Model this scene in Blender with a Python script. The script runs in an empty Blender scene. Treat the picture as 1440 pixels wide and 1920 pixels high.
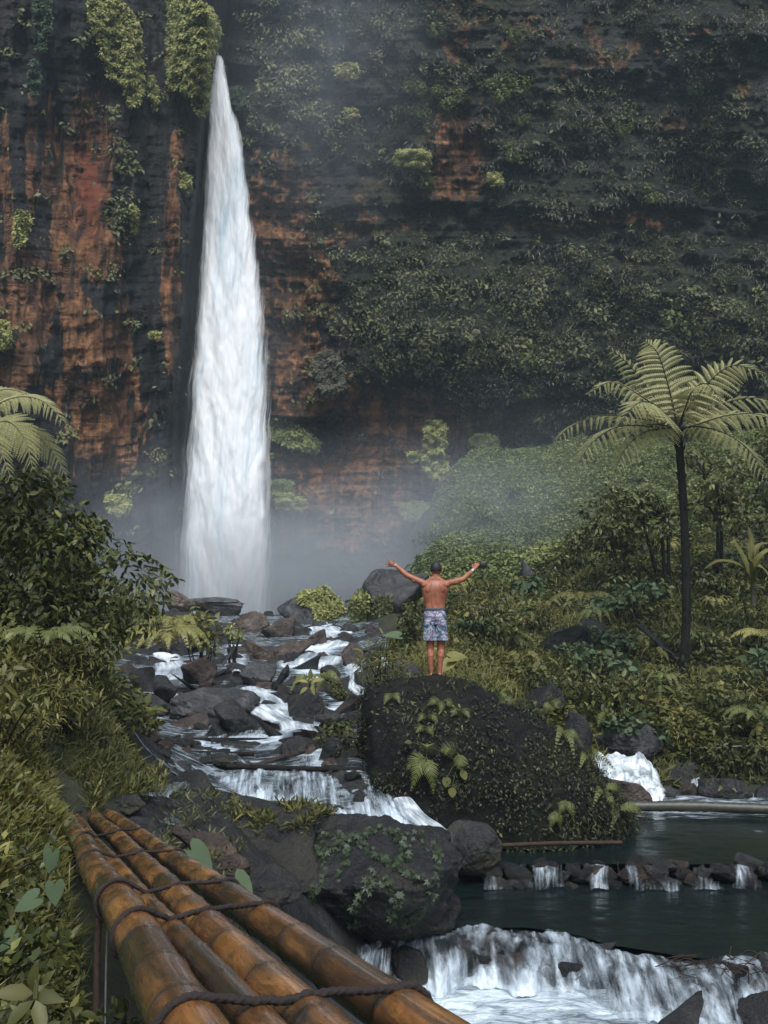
import bpy, bmesh, math, random
import numpy as np
from mathutils import Vector, Matrix
rng = np.random.default_rng(7)
random.seed(7)
scene = bpy.context.scene
C = scene.collection
# ------------------------------------------------------------------ camera model
F = 1844.0
PITCH = math.radians(6.8)
cp, sp = math.cos(PITCH), math.sin(PITCH)
CAM = np.array([0.0, 0.0, 3.0])

def W(px, py, Y):
    """world point at forward distance Y seen at photo coordinates (px, py)"""
    px, py, Y = np.broadcast_arrays(np.asarray(px, float), np.asarray(py, float), np.asarray(Y, float))
    a = (px - 720) / F
    b = (960 - py) / F
    dy = cp - b * sp
    dz = sp + b * cp
    return np.stack([a / dy * Y, Y, 3.0 + dz / dy * Y], -1)

def PX(P):
    P = np.asarray(P, float)
    x, y, z = P[..., 0], P[..., 1], P[..., 2] - 3.0
    d = y * cp + z * sp
    return 720 + F * x / d, 960 - F * (z * cp - y * sp) / d

# ------------------------------------------------------------------ noise
def _hash(ix, iy, iz, seed):
    h = (ix.astype(np.uint32) * np.uint32(374761393) + iy.astype(np.uint32) * np.uint32(668265263)
         + iz.astype(np.uint32) * np.uint32(2147483647) + np.uint32((seed * 1274126177) & 0xffffffff))
    h = (h ^ (h >> np.uint32(13))) * np.uint32(1274126177)
    h = h ^ (h >> np.uint32(16))
    return (h & np.uint32(0xffffff)).astype(np.float64) / float(0xffffff)

def vnoise(P, seed=0):
    P = np.asarray(P, float)
    fl = np.floor(P)
    f = P - fl
    i = fl.astype(np.int64)
    u = f * f * f * (f * (f * 6 - 15) + 10)
    r = 0
    for dx in (0, 1):
        wx = u[..., 0] if dx else 1 - u[..., 0]
        for dy in (0, 1):
            wy = u[..., 1] if dy else 1 - u[..., 1]
            for dz in (0, 1):
                wz = u[..., 2] if dz else 1 - u[..., 2]
                r = r + wx * wy * wz * _hash(i[..., 0] + dx, i[..., 1] + dy, i[..., 2] + dz, seed)
    return r * 2 - 1

def fbm(P, octaves=4, seed=0, gain=0.5, lac=2.03):
    P = np.asarray(P, float)
    a, s, t = 1.0, 0, 0
    for k in range(octaves):
        s = s + a * vnoise(P + 17.3 * k, seed + k * 7)
        t += a
        a *= gain
        P = P * lac
    return s / t

def ridged(P, octaves=4, seed=0):
    a, s, t = 1.0, 0, 0
    P = np.asarray(P, float)
    for k in range(octaves):
        s = s + a * (1 - np.abs(vnoise(P + 9.1 * k, seed + k * 5)))
        t += a
        a *= 0.5
        P = P * 2.1
    return s / t

def sstep(a, b, x):
    t = np.clip((np.asarray(x, float) - a) / (b - a), 0, 1)
    return t * t * (3 - 2 * t)

def in_poly(poly, x, y):
    x = np.asarray(x, float); y = np.asarray(y, float)
    r = np.zeros(x.shape, bool)
    n = len(poly)
    for i in range(n):
        x0, y0 = poly[i]
        x1, y1 = poly[(i + 1) % n]
        if y0 == y1:
            continue
        c = ((y0 > y) != (y1 > y)) & (x < (x1 - x0) * (y - y0) / (y1 - y0) + x0)
        r ^= c
    return r

def catmull(pts, n):
    pts = np.asarray(pts, float)
    m = len(pts)
    t = np.linspace(0, m - 1, n)
    i = np.clip(np.floor(t).astype(int), 0, m - 2)
    f = (t - i)[:, None]
    e = np.vstack([2 * pts[0] - pts[1], pts, 2 * pts[-1] - pts[-2]])
    p0, p1, p2, p3 = e[i], e[i + 1], e[i + 2], e[i + 3]
    return 0.5 * ((2 * p1) + (-p0 + p2) * f + (2 * p0 - 5 * p1 + 4 * p2 - p3) * f * f + (-p0 + 3 * p1 - 3 * p2 + p3) * f ** 3)

def nrm(v):
    v = np.asarray(v, float)
    return v / np.maximum(np.linalg.norm(v, axis=-1, keepdims=True), 1e-9)

# ------------------------------------------------------------------ mesh helpers
def raw_mesh(name, V, loops, starts, mats=(), attrs=None, uv=None, smooth=True, midx=None):
    me = bpy.data.meshes.new(name)
    V = np.ascontiguousarray(V, np.float32)
    me.vertices.add(len(V))
    me.vertices.foreach_set('co', V.ravel())
    me.loops.add(len(loops))
    me.loops.foreach_set('vertex_index', np.ascontiguousarray(loops, np.int32))
    me.polygons.add(len(starts))
    me.polygons.foreach_set('loop_start', np.ascontiguousarray(starts, np.int32))
    if midx is not None:
        me.polygons.foreach_set('material_index', np.ascontiguousarray(midx, np.int32))
    if smooth:
        me.polygons.foreach_set('use_smooth', np.ones(len(starts), bool))
    me.update(calc_edges=True)
    if attrs:
        for k, a in attrs.items():
            at = me.attributes.new(k, 'FLOAT', 'POINT')
            at.data.foreach_set('value', np.ascontiguousarray(a, np.float32))
    if uv is not None:
        l = me.uv_layers.new(name='UVMap')
        l.data.foreach_set('uv', np.ascontiguousarray(uv[loops], np.float32).ravel())
    for m in mats:
        me.materials.append(m)
    return me

def to_obj(name, me, parent=None, origin=None, label=None, cat=None, kind=None, group=None):
    o = bpy.data.objects.new(name, me)
    C.objects.link(o)
    if origin is not None:
        origin = np.asarray(origin, float)
        n = len(me.vertices)
        co = np.empty(n * 3, np.float32)
        me.vertices.foreach_get('co', co)
        co = co.reshape(-1, 3) - origin.astype(np.float32)
        me.vertices.foreach_set('co', co.ravel())
        me.update()
        o.location = [float(v) for v in origin]
    if parent is not None:
        o.parent = parent
        o.matrix_parent_inverse = Matrix.Translation(-Vector(parent.location))
    tag(o, label, cat, kind, group)
    return o

def tag(o, label=None, cat=None, kind=None, group=None):
    if label: o['label'] = label
    if cat: o['category'] = cat
    if kind: o['kind'] = kind
    if group: o['group'] = group
    return o

def empty(name, loc, label, cat, group=None):
    o = bpy.data.objects.new(name, None)
    C.objects.link(o)
    o.location = [float(v) for v in loc]
    o.empty_display_size = 0.1
    return tag(o, label, cat, None, group)

def grid_topo(nu, nv, closed_u=False):
    u = np.arange(nu if closed_u else nu - 1)
    v = np.arange(nv - 1)
    U, Vv = np.meshgrid(u, v, indexing='ij')
    U2 = (U + 1) % nu
    q = np.stack([U * nv + Vv, U2 * nv + Vv, U2 * nv + Vv + 1, U * nv + Vv + 1], -1).reshape(-1, 4)
    return q.ravel(), np.arange(len(q)) * 4

def grid_mesh(name, P, mats, attrs=None, uv=True, closed_u=False, flip=False):
    nu, nv = P.shape[:2]
    loops, starts = grid_topo(nu, nv, closed_u)
    if flip:
        loops = loops.reshape(-1, 4)[:, ::-1].ravel()
    UV = None
    if uv is True:
        a, b = np.meshgrid(np.linspace(0, 1, nu), np.linspace(0, 1, nv), indexing='ij')
        UV = np.stack([a, b], -1).reshape(-1, 2)
    elif uv is not None and uv is not False:
        UV = uv.reshape(-1, 2)
    at = {k: v.ravel() for k, v in (attrs or {}).items()}
    return raw_mesh(name, P.reshape(-1, 3), loops, starts, mats, at, UV)

class Acc:
    """collects vertices and faces of one mesh"""
    def __init__(s):
        s.V, s.L, s.S, s.A, s.M = [], [], [], [], []
        s.nv = s.nl = 0
    def add(s, V, faces, rnd=0.5, mi=0):
        V = np.asarray(V, float)
        cnt = [len(f) for f in faces]
        L = np.array([i for f in faces for i in f], np.int64) + s.nv
        s.S.append(s.nl + np.concatenate([[0], np.cumsum(cnt)[:-1]]))
        s.L.append(L); s.V.append(V)
        s.A.append(np.broadcast_to(np.asarray(rnd, float), (len(V),)))
        s.M.append(np.full(len(cnt), mi))
        s.nv += len(V); s.nl += len(L)
    def add_grid(s, P, rnd=0.5, mi=0, closed_u=False):
        nu, nv = P.shape[:2]
        loops, starts = grid_topo(nu, nv, closed_u)
        s.L.append(loops + s.nv); s.S.append(starts + s.nl); s.V.append(P.reshape(-1, 3))
        s.A.append(np.broadcast_to(np.asarray(rnd, float), (nu, nv)).ravel() if np.ndim(rnd) != 2 else np.asarray(rnd).ravel())
        s.M.append(np.full(len(starts), mi))
        s.nv += nu * nv; s.nl += len(loops)
    def add_inst(s, tmpl, pos, axis, up, scale, rnd, mi=0, wscale=None):
        """tmpl = (verts Nx3: x side, y along axis, z up ; faces)"""
        TV, TF = tmpl
        TV = np.asarray(TV, float)
        n = len(pos)
        if n == 0: return
        y = nrm(axis)
        x = nrm(np.cross(y, up))
        z = np.cross(x, y)
        sc = np.broadcast_to(np.asarray(scale, float), (n,))
        ws = sc if wscale is None else np.broadcast_to(np.asarray(wscale, float), (n,))
        V = (pos[:, None] + x[:, None] * (TV[None, :, 0:1] * ws[:, None, None]) + y[:, None] * (TV[None, :, 1:2] * sc[:, None, None])
             + z[:, None] * (TV[None, :, 2:3] * sc[:, None, None]))
        Lt = np.array([i for f in TF for i in f])
        ct = np.array([len(f) for f in TF])
        St = np.concatenate([[0], np.cumsum(ct)[:-1]])
        k = np.arange(n)[:, None]
        s.L.append((Lt[None] + k * len(TV)).ravel() + s.nv)
        s.S.append((St[None] + k * len(Lt)).ravel() + s.nl)
        s.V.append(V.reshape(-1, 3))
        s.A.append(np.repeat(np.broadcast_to(np.asarray(rnd, float), (n,)), len(TV)))
        s.M.append(np.full(n * len(ct), mi))
        s.nv += n * len(TV); s.nl += n * len(Lt)
    def mesh(s, name, mats, smooth=True):
        return raw_mesh(name, np.concatenate(s.V), np.concatenate(s.L), np.concatenate(s.S), mats,
                        {'rnd': np.concatenate(s.A)}, None, smooth, np.concatenate(s.M))

def tube_pts(path, rad, seg=8, up=(0, 0, 1)):
    path = np.asarray(path, float)
    n = len(path)
    rad = np.broadcast_to(np.asarray(rad, float), (n,)) if np.ndim(rad) < 2 else rad
    t = nrm(np.gradient(path, axis=0))
    up = np.asarray(up, float)
    ref = np.broadcast_to(up, t.shape).copy()
    par = np.abs((t * ref).sum(1)) > 0.9
    if par.mean() > 0.5:
        ref[:] = (0, 1, 0) if abs(up[2]) > .5 else (0, 0, 1)
    x = nrm(np.cross(t, ref))
    y = np.cross(x, t)
    a = np.linspace(0, 2 * math.pi, seg, endpoint=False)
    r = rad[:, None] if rad.ndim == 1 else rad
    P = path[:, None] + (x[:, None] * np.cos(a)[None, :, None] + y[:, None] * np.sin(a)[None, :, None]) * (r[..., None] if r.ndim == 2 else r)
    return P  # n, seg, 3

def add_tube(acc, path, rad, seg=8, rnd=0.5, mi=0, caps=True):
    P = tube_pts(path, rad, seg)
    acc.add_grid(np.swapaxes(P, 0, 1), rnd, mi, closed_u=True)
    if caps:
        for e in (0, -1):
            c = P[e].mean(0)
            V = np.vstack([P[e], c])
            fs = [(i, (i + 1) % seg, seg) for i in range(seg)]
            if e == -1: fs = [f[::-1] for f in fs]
            acc.add(V, fs, rnd, mi)

# ------------------------------------------------------------------ material helper
class NB:
    def __init__(s, name):
        s.m = bpy.data.materials.new(name)
        s.m.use_nodes = True
        s.t = s.m.node_tree
        s.t.nodes.clear()
        s.out = s.t.nodes.new('ShaderNodeOutputMaterial')
    def n(s, t, **kw):
        nd = s.t.nodes.new(t)
        for k, v in kw.items(): setattr(nd, k, v)
        return nd
    def link(s, a, b): s.t.links.new(a, b)
    def put(s, sock, v):
        if hasattr(v, 'is_output'): s.link(v, sock)
        elif isinstance(v, (tuple, list)) and len(v) == 3 and sock.type == 'RGBA': sock.default_value = (*v, 1)
        else: sock.default_value = v
    def co(s, sc=(1, 1, 1), which='Object', loc=(0, 0, 0), rot=(0, 0, 0)):
        tc = s.n('ShaderNodeTexCoord')
        mp = s.n('ShaderNodeMapping')
        mp.inputs['Scale'].default_value = sc
        mp.inputs['Location'].default_value = loc
        mp.inputs['Rotation'].default_value = rot
        s.link(tc.outputs[which], mp.inputs['Vector'])
        return mp.outputs[0]
    def noise(s, scale=5, detail=4, rough=.55, vec=None, dist=0.0):
        nd = s.n('ShaderNodeTexNoise')
        nd.inputs['Scale'].default_value = scale
        nd.inputs['Detail'].default_value = detail
        nd.inputs['Roughness'].default_value = rough
        nd.inputs['Distortion'].default_value = dist
        s.link(vec if vec is not None else s.co(), nd.inputs['Vector'])
        return nd.outputs['Fac']
    def voro(s, scale=5, vec=None, feature='F1', out='Distance', rand=1.0):
        nd = s.n('ShaderNodeTexVoronoi', feature=feature)
        nd.inputs['Scale'].default_value = scale
        nd.inputs['Randomness'].default_value = rand
        s.link(vec if vec is not None else s.co(), nd.inputs['Vector'])
        return nd.outputs[out]
    def ramp(s, fac, stops, interp='LINEAR'):
        nd = s.n('ShaderNodeValToRGB')
        cr = nd.color_ramp
        cr.interpolation = interp
        while len(cr.elements) < len(stops): cr.elements.new(0.5)
        for e, (p, c) in zip(cr.elements, stops):
            e.position = p
            e.color = (c, c, c, 1) if np.isscalar(c) else (*c, 1)
        s.link(fac, nd.inputs[0])
        return nd.outputs[0]
    def math(s, op, a, b=None, clamp=False):
        nd = s.n('ShaderNodeMath', operation=op)
        nd.use_clamp = clamp
        s.put(nd.inputs[0], a)
        if b is not None: s.put(nd.inputs[1], b)
        return nd.outputs[0]
    def mix(s, fac, a, b, blend='MIX'):
        nd = s.n('ShaderNodeMix', data_type='RGBA', blend_type=blend)
        s.put(nd.inputs[0], fac)
        s.put(nd.inputs[6], a)
        s.put(nd.inputs[7], b)
        return nd.outputs[2]
    def attr(s, name, out='Fac', typ='GEOMETRY'):
        nd = s.n('ShaderNodeAttribute', attribute_name=name, attribute_type=typ)
        return nd.outputs[out]
    def bump(s, h, strength=.5, dist=.05, normal=None):
        nd = s.n('ShaderNodeBump')
        nd.inputs['Strength'].default_value = strength
        nd.inputs['Distance'].default_value = dist
        s.link(h, nd.inputs['Height'])
        if normal is not None: s.link(normal, nd.inputs['Normal'])
        return nd.outputs[0]
    def bsdf(s, color=(.5, .5, .5), rough=.6, normal=None, alpha=None, metallic=0, spec=None, sss=None, coat=None):
        nd = s.n('ShaderNodeBsdfPrincipled')
        s.put(nd.inputs['Base Color'], color)
        s.put(nd.inputs['Roughness'], rough)
        nd.inputs['Metallic'].default_value = metallic
        if spec is not None: s.put(nd.inputs['Specular IOR Level'], spec)
        if normal is not None: s.link(normal, nd.inputs['Normal'])
        if alpha is not None: s.put(nd.inputs['Alpha'], alpha)
        if coat is not None: s.put(nd.inputs['Coat Weight'], coat)
        if sss is not None: s.put(nd.inputs['Subsurface Weight'], sss)
        return nd.outputs[0]
    def done(s, surf=None, vol=None):
        if surf is not None: s.link(surf, s.out.inputs['Surface'])
        if vol is not None: s.link(vol, s.out.inputs['Volume'])
        return s.m
# ================================================================== materials
def mat_rock(name, c1, c2, c3, scale=3.0, rough=(.22, .75), brown=None, spec=.5):
    b = NB(name)
    v = b.co()
    n1 = b.noise(scale, 8, .65, v, .3)
    n2 = b.noise(scale * 5, 6, .7, v)
    n3 = b.noise(scale * .5, 3, .5, v)
    col = b.ramp(n1, [(.32, c1), (.5, c2), (.68, c3)])
    col = b.mix(b.ramp(n2, [(.35, 0.0), (.7, .65)]), col, c1)
    if brown:
        col = b.mix(b.ramp(n3, [(.45, 0.0), (.62, .8)]), col, brown)
    oc = b.n('ShaderNodeObjectInfo')
    col = b.mix(1.0, col, oc.outputs['Color'], 'MULTIPLY')
    h = b.math('ADD', b.math('MULTIPLY', n1, .5), b.math('MULTIPLY', n2, .5))
    ro = b.ramp(n2, [(.35, rough[0]), (.65, rough[1])])
    return b.done(b.bsdf(col, ro, b.bump(h, 1.0, .10), spec=spec))

M_rock = mat_rock('wet_basalt', (.005, .005, .005), (.014, .014, .0135), (.052, .049, .045), brown=(.030, .026, .014))
M_rock_grey = mat_rock('grey_basalt', (.014, .014, .014), (.048, .048, .048), (.13, .128, .125), rough=(.2, .65))
M_rock_brown = mat_rock('brown_basalt', (.014, .010, .008), (.075, .050, .037), (.17, .12, .09))
M_rock_dark = mat_rock('mossy_dark_basalt', (.004, .004, .004), (.008, .008, .007), (.020, .020, .016), brown=(.010, .013, .005), rough=(.5, .95), spec=.18)

def mat_leaf(name, c, rough=.55, trans=.25, spec=.3):
    b = NB(name)
    f = b.attr('rnd')
    st = [(i / (len(c) - 1), k) for i, k in enumerate(c)]
    col = b.ramp(f, st)
    ns = b.noise(9, 3, .6)
    col = b.mix(b.ramp(ns, [(.3, 0.0), (.75, .35)]), col, tuple(k * .45 for k in c[0]))
    p = b.bsdf(col, rough, spec=spec)
    if trans:
        t = b.n('ShaderNodeBsdfTranslucent')
        b.link(col, t.inputs[0])
        mx = b.n('ShaderNodeMixShader')
        mx.inputs[0].default_value = trans
        b.link(p, mx.inputs[1]); b.link(t.outputs[0], mx.inputs[2])
        p = mx.outputs[0]
    return b.done(p)

M_leaf_dark = mat_leaf('dark_glossy_leaf', [(.022, .030, .008), (.060, .070, .018), (.135, .140, .036), (.25, .24, .075)], .45, .2, .3)
M_leaf_yellow = mat_leaf('yellow_green_leaf', [(.034, .040, .010), (.082, .086, .020), (.155, .148, .036), (.29, .26, .08)], .5)
M_leaf_olive = mat_leaf('olive_leaf', [(.020, .025, .008), (.052, .057, .016), (.105, .106, .029), (.20, .19, .06)], .5)
M_leaf_cliff = mat_leaf('cliff_leaf', [(.008, .011, .005), (.028, .036, .013), (.08, .09, .030), (.165, .165, .06)], .6, .15)
M_leaf_drygrey = mat_leaf('grey_cliff_leaf', [(.020, .020, .015), (.05, .052, .036), (.10, .10, .068), (.16, .155, .11)], .8, .1)
M_moss = mat_leaf('hanging_moss', [(.06, .075, .018), (.17, .185, .05), (.31, .31, .10), (.42, .40, .15)], .7, .2)
M_moss_blue = mat_leaf('bluish_moss', [(.03, .05, .03), (.05, .085, .045), (.08, .12, .06)], .7, .2)  # darker, bluer green than the hanging moss
M_taro = mat_leaf('taro_leaf', [(.045, .07, .035), (.075, .11, .055), (.12, .165, .085)], .65, .25, .2)
M_ivy = mat_leaf('ivy_leaf', [(.016, .028, .012), (.032, .055, .024), (.065, .09, .042)], .45, .15)
M_slope = mat_leaf('slope_leaf', [(.055, .078, .026), (.12, .15, .048), (.185, .215, .07), (.25, .27, .10)], .6)
M_frond = mat_leaf('tree_fern_frond', [(.11, .115, .04), (.23, .23, .09), (.37, .36, .16), (.48, .46, .24)], .55, .3)
M_frond_under = mat_leaf('fern_frond_green', [(.06, .075, .02), (.11, .13, .035), (.19, .20, .06)], .55, .3)

def mat_plain(name, c, rough=.6, n=0.0, bump=.3, sc=20, spec=.5, metallic=0):
    b = NB(name)
    col = c
    nz = b.noise(sc, 5, .6)
    if n: col = b.mix(b.ramp(nz, [(.3, 0.0), (.7, 1.0)]), tuple(k * (1 - n) for k in c), tuple(min(1, k * (1 + n)) for k in c))
    return b.done(b.bsdf(col, rough, b.bump(nz, bump, .01), spec=spec, metallic=metallic))

M_bark = mat_plain('dark_bark', (.011, .010, .008), .9, .6, .9, 14, .15)
M_barkl = mat_plain('mossy_bark', (.045, .04, .03), .9, .5, .9, 14)
M_stipe = mat_plain('black_frond_stalk', (.012, .010, .009), .5, .3)
M_midrib = mat_plain('frond_rib', (.13, .12, .055), .6, .3)
M_stick = mat_plain('brown_stick', (.035, .021, .014), .8, .5, .6, 30, .25)
M_pole_old = mat_plain('weathered_bamboo_pole', (.035, .036, .024), .5, .5, .4, 12)
M_hose = mat_plain('grey_hose', (.12, .12, .11), .5, .2)
M_rope = mat_plain('dark_brown_rope', (.014, .008, .006), .85, .5, .6, 90)

def mat_ground():
    b = NB('ground_soil')
    v = b.co()
    st = b.attr('stream')
    n1 = b.noise(2.2, 8, .65, v, .3)
    n2 = b.noise(14, 6, .7, v)
    soil = b.ramp(n1, [(.3, (.010, .011, .007)), (.5, (.024, .026, .012)), (.7, (.045, .046, .02))])
    bed = b.ramp(n1, [(.3, (.006, .006, .006)), (.5, (.015, .015, .015)), (.7, (.04, .037, .034))])
    col = b.mix(st, soil, bed)
    sl = b.attr('slope')
    green = b.ramp(n1, [(.3, (.05, .07, .025)), (.5, (.10, .13, .045)), (.7, (.14, .17, .06))])
    col = b.mix(sl, col, green)
    h = b.math('ADD', b.math('MULTIPLY', n1, .6), b.math('MULTIPLY', n2, .4))
    ro = b.math('SUBTRACT', .95, b.math('MULTIPLY', st, .5))
    return b.done(b.bsdf(col, ro, b.bump(h, 1.0, .12), spec=.4))
M_ground = mat_ground()

def mat_cliff():
    b = NB('cliff_rock')
    fine = b.noise(1.1, 9, .7, b.co((1, 1, .55)), .4)
    streak = b.noise(1.5, 6, .65, b.co((1.5, 1.5, .13)), .25)
    strat = b.noise(1.2, 6, .7, b.co((.12, .3, 1.9), rot=(0, math.radians(-7), 0)), .3)
    big = b.noise(.09, 4, .5)
    big2 = b.noise(.35, 5, .6)
    base = b.ramp(fine, [(.3, (.010, .011, .012)), (.5, (.026, .027, .029)), (.66, (.052, .050, .049)), (.8, (.095, .09, .085))])
    base = b.mix(b.ramp(streak, [(.4, 0.0), (.65, .6)]), base, (.012, .013, .014))
    # brownish tinge patches of weathered basalt
    base = b.mix(b.ramp(big2, [(.5, 0.0), (.7, .4)]), base, (.085, .06, .045))
    base = b.mix(b.math('MULTIPLY', b.attr('grey'), b.ramp(fine, [(.35, .2), (.62, .8)])), base, (.12, .122, .125))
    ora = b.ramp(fine, [(.28, (.085, .036, .016)), (.44, (.24, .105, .040)), (.58, (.42, .20, .085)), (.78, (.52, .29, .15))])
    ora = b.mix(b.ramp(streak, [(.36, 0.0), (.6, .85)]), ora, (.065, .036, .024))
    ora = b.mix(b.attr('red'), ora, (.22, .055, .028))
    om = b.attr('orange')
    mk = b.math('ADD', om, b.math('MULTIPLY', b.math('SUBTRACT', fine, .5), 1.1))
    mk = b.math('SUBTRACT', mk, b.math('MULTIPLY', b.math('SUBTRACT', streak, .5), .8))
    mk = b.ramp(mk, [(.34, 0.0), (.44, 1.0)])
    col = b.mix(mk, base, ora)
    crack = b.ramp(b.noise(.8, 5, .6, b.co((.10, .3, 1.6), loc=(3, 0, 1), rot=(0, math.radians(-10), 0)), .35), [(.470, 0.0), (.492, .85), (.508, .85), (.53, 0.0)])
    crack = b.math('MULTIPLY', crack, b.ramp(big2, [(.42, 0.0), (.58, 1.0)]))
    col = b.mix(crack, col, (.010, .009, .009))
    vst = b.ramp(b.noise(1.4, 5, .6, b.co((.9, .9, .035), loc=(7, 0, 2)), .2), [(.52, 0.0), (.60, .8)])
    col = b.mix(vst, col, (.016, .015, .015))
    mo = b.attr('moss')
    mm = b.math('ADD', mo, b.math('MULTIPLY', b.math('SUBTRACT', b.noise(1.8, 7, .75), .5), 1.6))
    mm = b.ramp(mm, [(.42, 0.0), (.6, .9)])
    mosscol = b.ramp(b.noise(3.5, 6, .75), [(.3, (.005, .007, .004)), (.5, (.018, .023, .010)), (.66, (.06, .066, .028)), (.8, (.12, .12, .06))])
    col = b.mix(mm, col, mosscol)
    h = b.math('ADD', b.math('MULTIPLY', fine, .7), b.math('MULTIPLY', strat, .55))
    h = b.math('ADD', h, b.math('MULTIPLY', b.noise(5, 8, .75), .4))
    h = b.math('SUBTRACT', h, b.math('MULTIPLY', crack, .3))
    return b.done(b.bsdf(col, .75, b.bump(h, 1.0, .8), spec=.25))
M_cliff = mat_cliff()

def mat_pool(name, deep=(.008, .013, .012), wave=2.5, strength=.25, foam=True):
    b = NB(name)
    v = b.co((1, 1.8, 1))
    n1 = b.noise(wave, 4, .55, v, .6)
    n2 = b.noise(wave * 5, 4, .6, v, .4)
    h = b.math('ADD', n1, b.math('MULTIPLY', n2, .35))
    col = b.ramp(n1, [(.3, deep), (.7, tuple(k * 1.6 for k in deep))])
    ro = .12
    if foam:
        fm = b.attr('foam')
        fn = b.noise(3.5, 8, .7, b.co((.6, 1.6, 1)), 1.2)
        f = b.math('ADD', fm, b.math('MULTIPLY', b.math('SUBTRACT', fn, .5), 1.7))
        f = b.ramp(f, [(.46, 0.0), (.95, 1.0)])
        col = b.mix(f, col, (.58, .67, .73))
        ro = b.math('ADD', b.math('MULTIPLY', f, .5), .1)
    return b.done(b.bsdf(col, ro, b.bump(h, strength, .08), spec=.5))
M_pool = mat_pool('dark_pool_water', (.004, .008, .008), 2.5, .16)
M_foam = mat_pool('foaming_pool_water', (.022, .035, .04), 3.5, .9)

def mat_white_water(name, su=60, sv=3.0, lo=.42, hi=.62, edge=.08, white=(.62, .70, .76), dark=(.03, .045, .055), opacity=.9, detail=5, thick=0.0):
    """moving water: streaks along the flow (uv.y), transparent between the strands"""
    b = NB(name)
    uv = b.co((su, sv, 1), 'UV')
    n1 = b.noise(1.0, detail, .6, uv, .35)
    n2 = b.noise(1.0, 3, .5, b.co((su * .22, sv * .9, 1), 'UV', (3, 5, 0)), .4)
    f = b.math('ADD', b.math('MULTIPLY', n1, .6), b.math('MULTIPLY', n2, .4))
    d = b.attr('dens')
    f = b.math('ADD', f, d)
    a = b.ramp(f, [(lo, 0.0), (hi, 1.0)])
    col = b.mix(a, dark, white)
    sep = b.n('ShaderNodeSeparateXYZ')
    tc = b.n('ShaderNodeTexCoord')
    b.link(tc.outputs['UV'], sep.inputs[0])
    u = sep.outputs[0]
    e = b.math('MULTIPLY', u, b.math('SUBTRACT', 1.0, u))
    e = b.math('MULTIPLY', e, 1.0 / max(edge * (1 - edge), 1e-3))
    e = b.math('ADD', e, b.math('MULTIPLY', b.math('SUBTRACT', n2, .5), 1.2))
    e = b.ramp(e, [(.1, 0.0), (.8, 1.0)])
    al = b.math('MULTIPLY', b.math('MAXIMUM', b.math('MULTIPLY', a, opacity), thick), e)
    return b.done(b.bsdf(col, .35, b.bump(f, .5, .05), al, spec=.4))
M_cascade = mat_white_water('cascade_water', 44, 1.8, .44, .72, .06, thick=.10, white=(.60, .69, .76), dark=(.02, .03, .035), opacity=.85)
M_cascade_fine = mat_white_water('fine_cascade_water', 60, 2.6, .47, .66, .03, thick=.05, opacity=.75)
M_trickle = mat_white_water('trickle_water', 110, 1.2, .42, .74, .02, thick=.0, opacity=.6)
M_stream = mat_pool('stream_water', (.010, .015, .016), 4, .9)
M_rapid = mat_white_water('white_rapid_water', 9, 5, .30, .62, .10, white=(.66, .72, .76), dark=(.12, .17, .20), opacity=1, thick=.55)

def mat_fall():
    b = NB('waterfall_water')
    n1 = b.noise(1.0, 6, .6, b.co((30, 9, 1), 'UV'), .35)
    n2 = b.noise(1.0, 4, .55, b.co((5.5, 4.2, 1), 'UV', (1, 2, 0)), .5)
    f = b.math('ADD', b.math('MULTIPLY', n1, .45), b.math('MULTIPLY', n2, .55))
    col = b.ramp(f, [(.30, (.52, .64, .71)), (.42, (.80, .87, .91)), (.52, (.97, .98, .98))])
    al = b.attr('al')
    e = b.math('ADD', al, b.math('MULTIPLY', b.math('SUBTRACT', n1, .5), 1.4))
    e = b.math('ADD', e, b.math('MULTIPLY', b.math('SUBTRACT', n2, .5), .5))
    e = b.ramp(e, [(.12, 0.0), (.80, 1.0)])
    dif = b.n('ShaderNodeBsdfDiffuse'); b.link(col, dif.inputs[0]); b.link(b.bump(f, .22, .3), dif.inputs['Normal'])
    tl = b.n('ShaderNodeBsdfTranslucent'); b.link(col, tl.inputs[0])
    m1 = b.n('ShaderNodeMixShader'); m1.inputs[0].default_value = .35
    b.link(dif.outputs[0], m1.inputs[1]); b.link(tl.outputs[0], m1.inputs[2])
    tr = b.n('ShaderNodeBsdfTransparent')
    m2 = b.n('ShaderNodeMixShader')
    b.link(e, m2.inputs[0]); b.link(tr.outputs[0], m2.inputs[1]); b.link(m1.outputs[0], m2.inputs[2])
    return b.done(m2.outputs[0])
M_fall = mat_fall()

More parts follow.
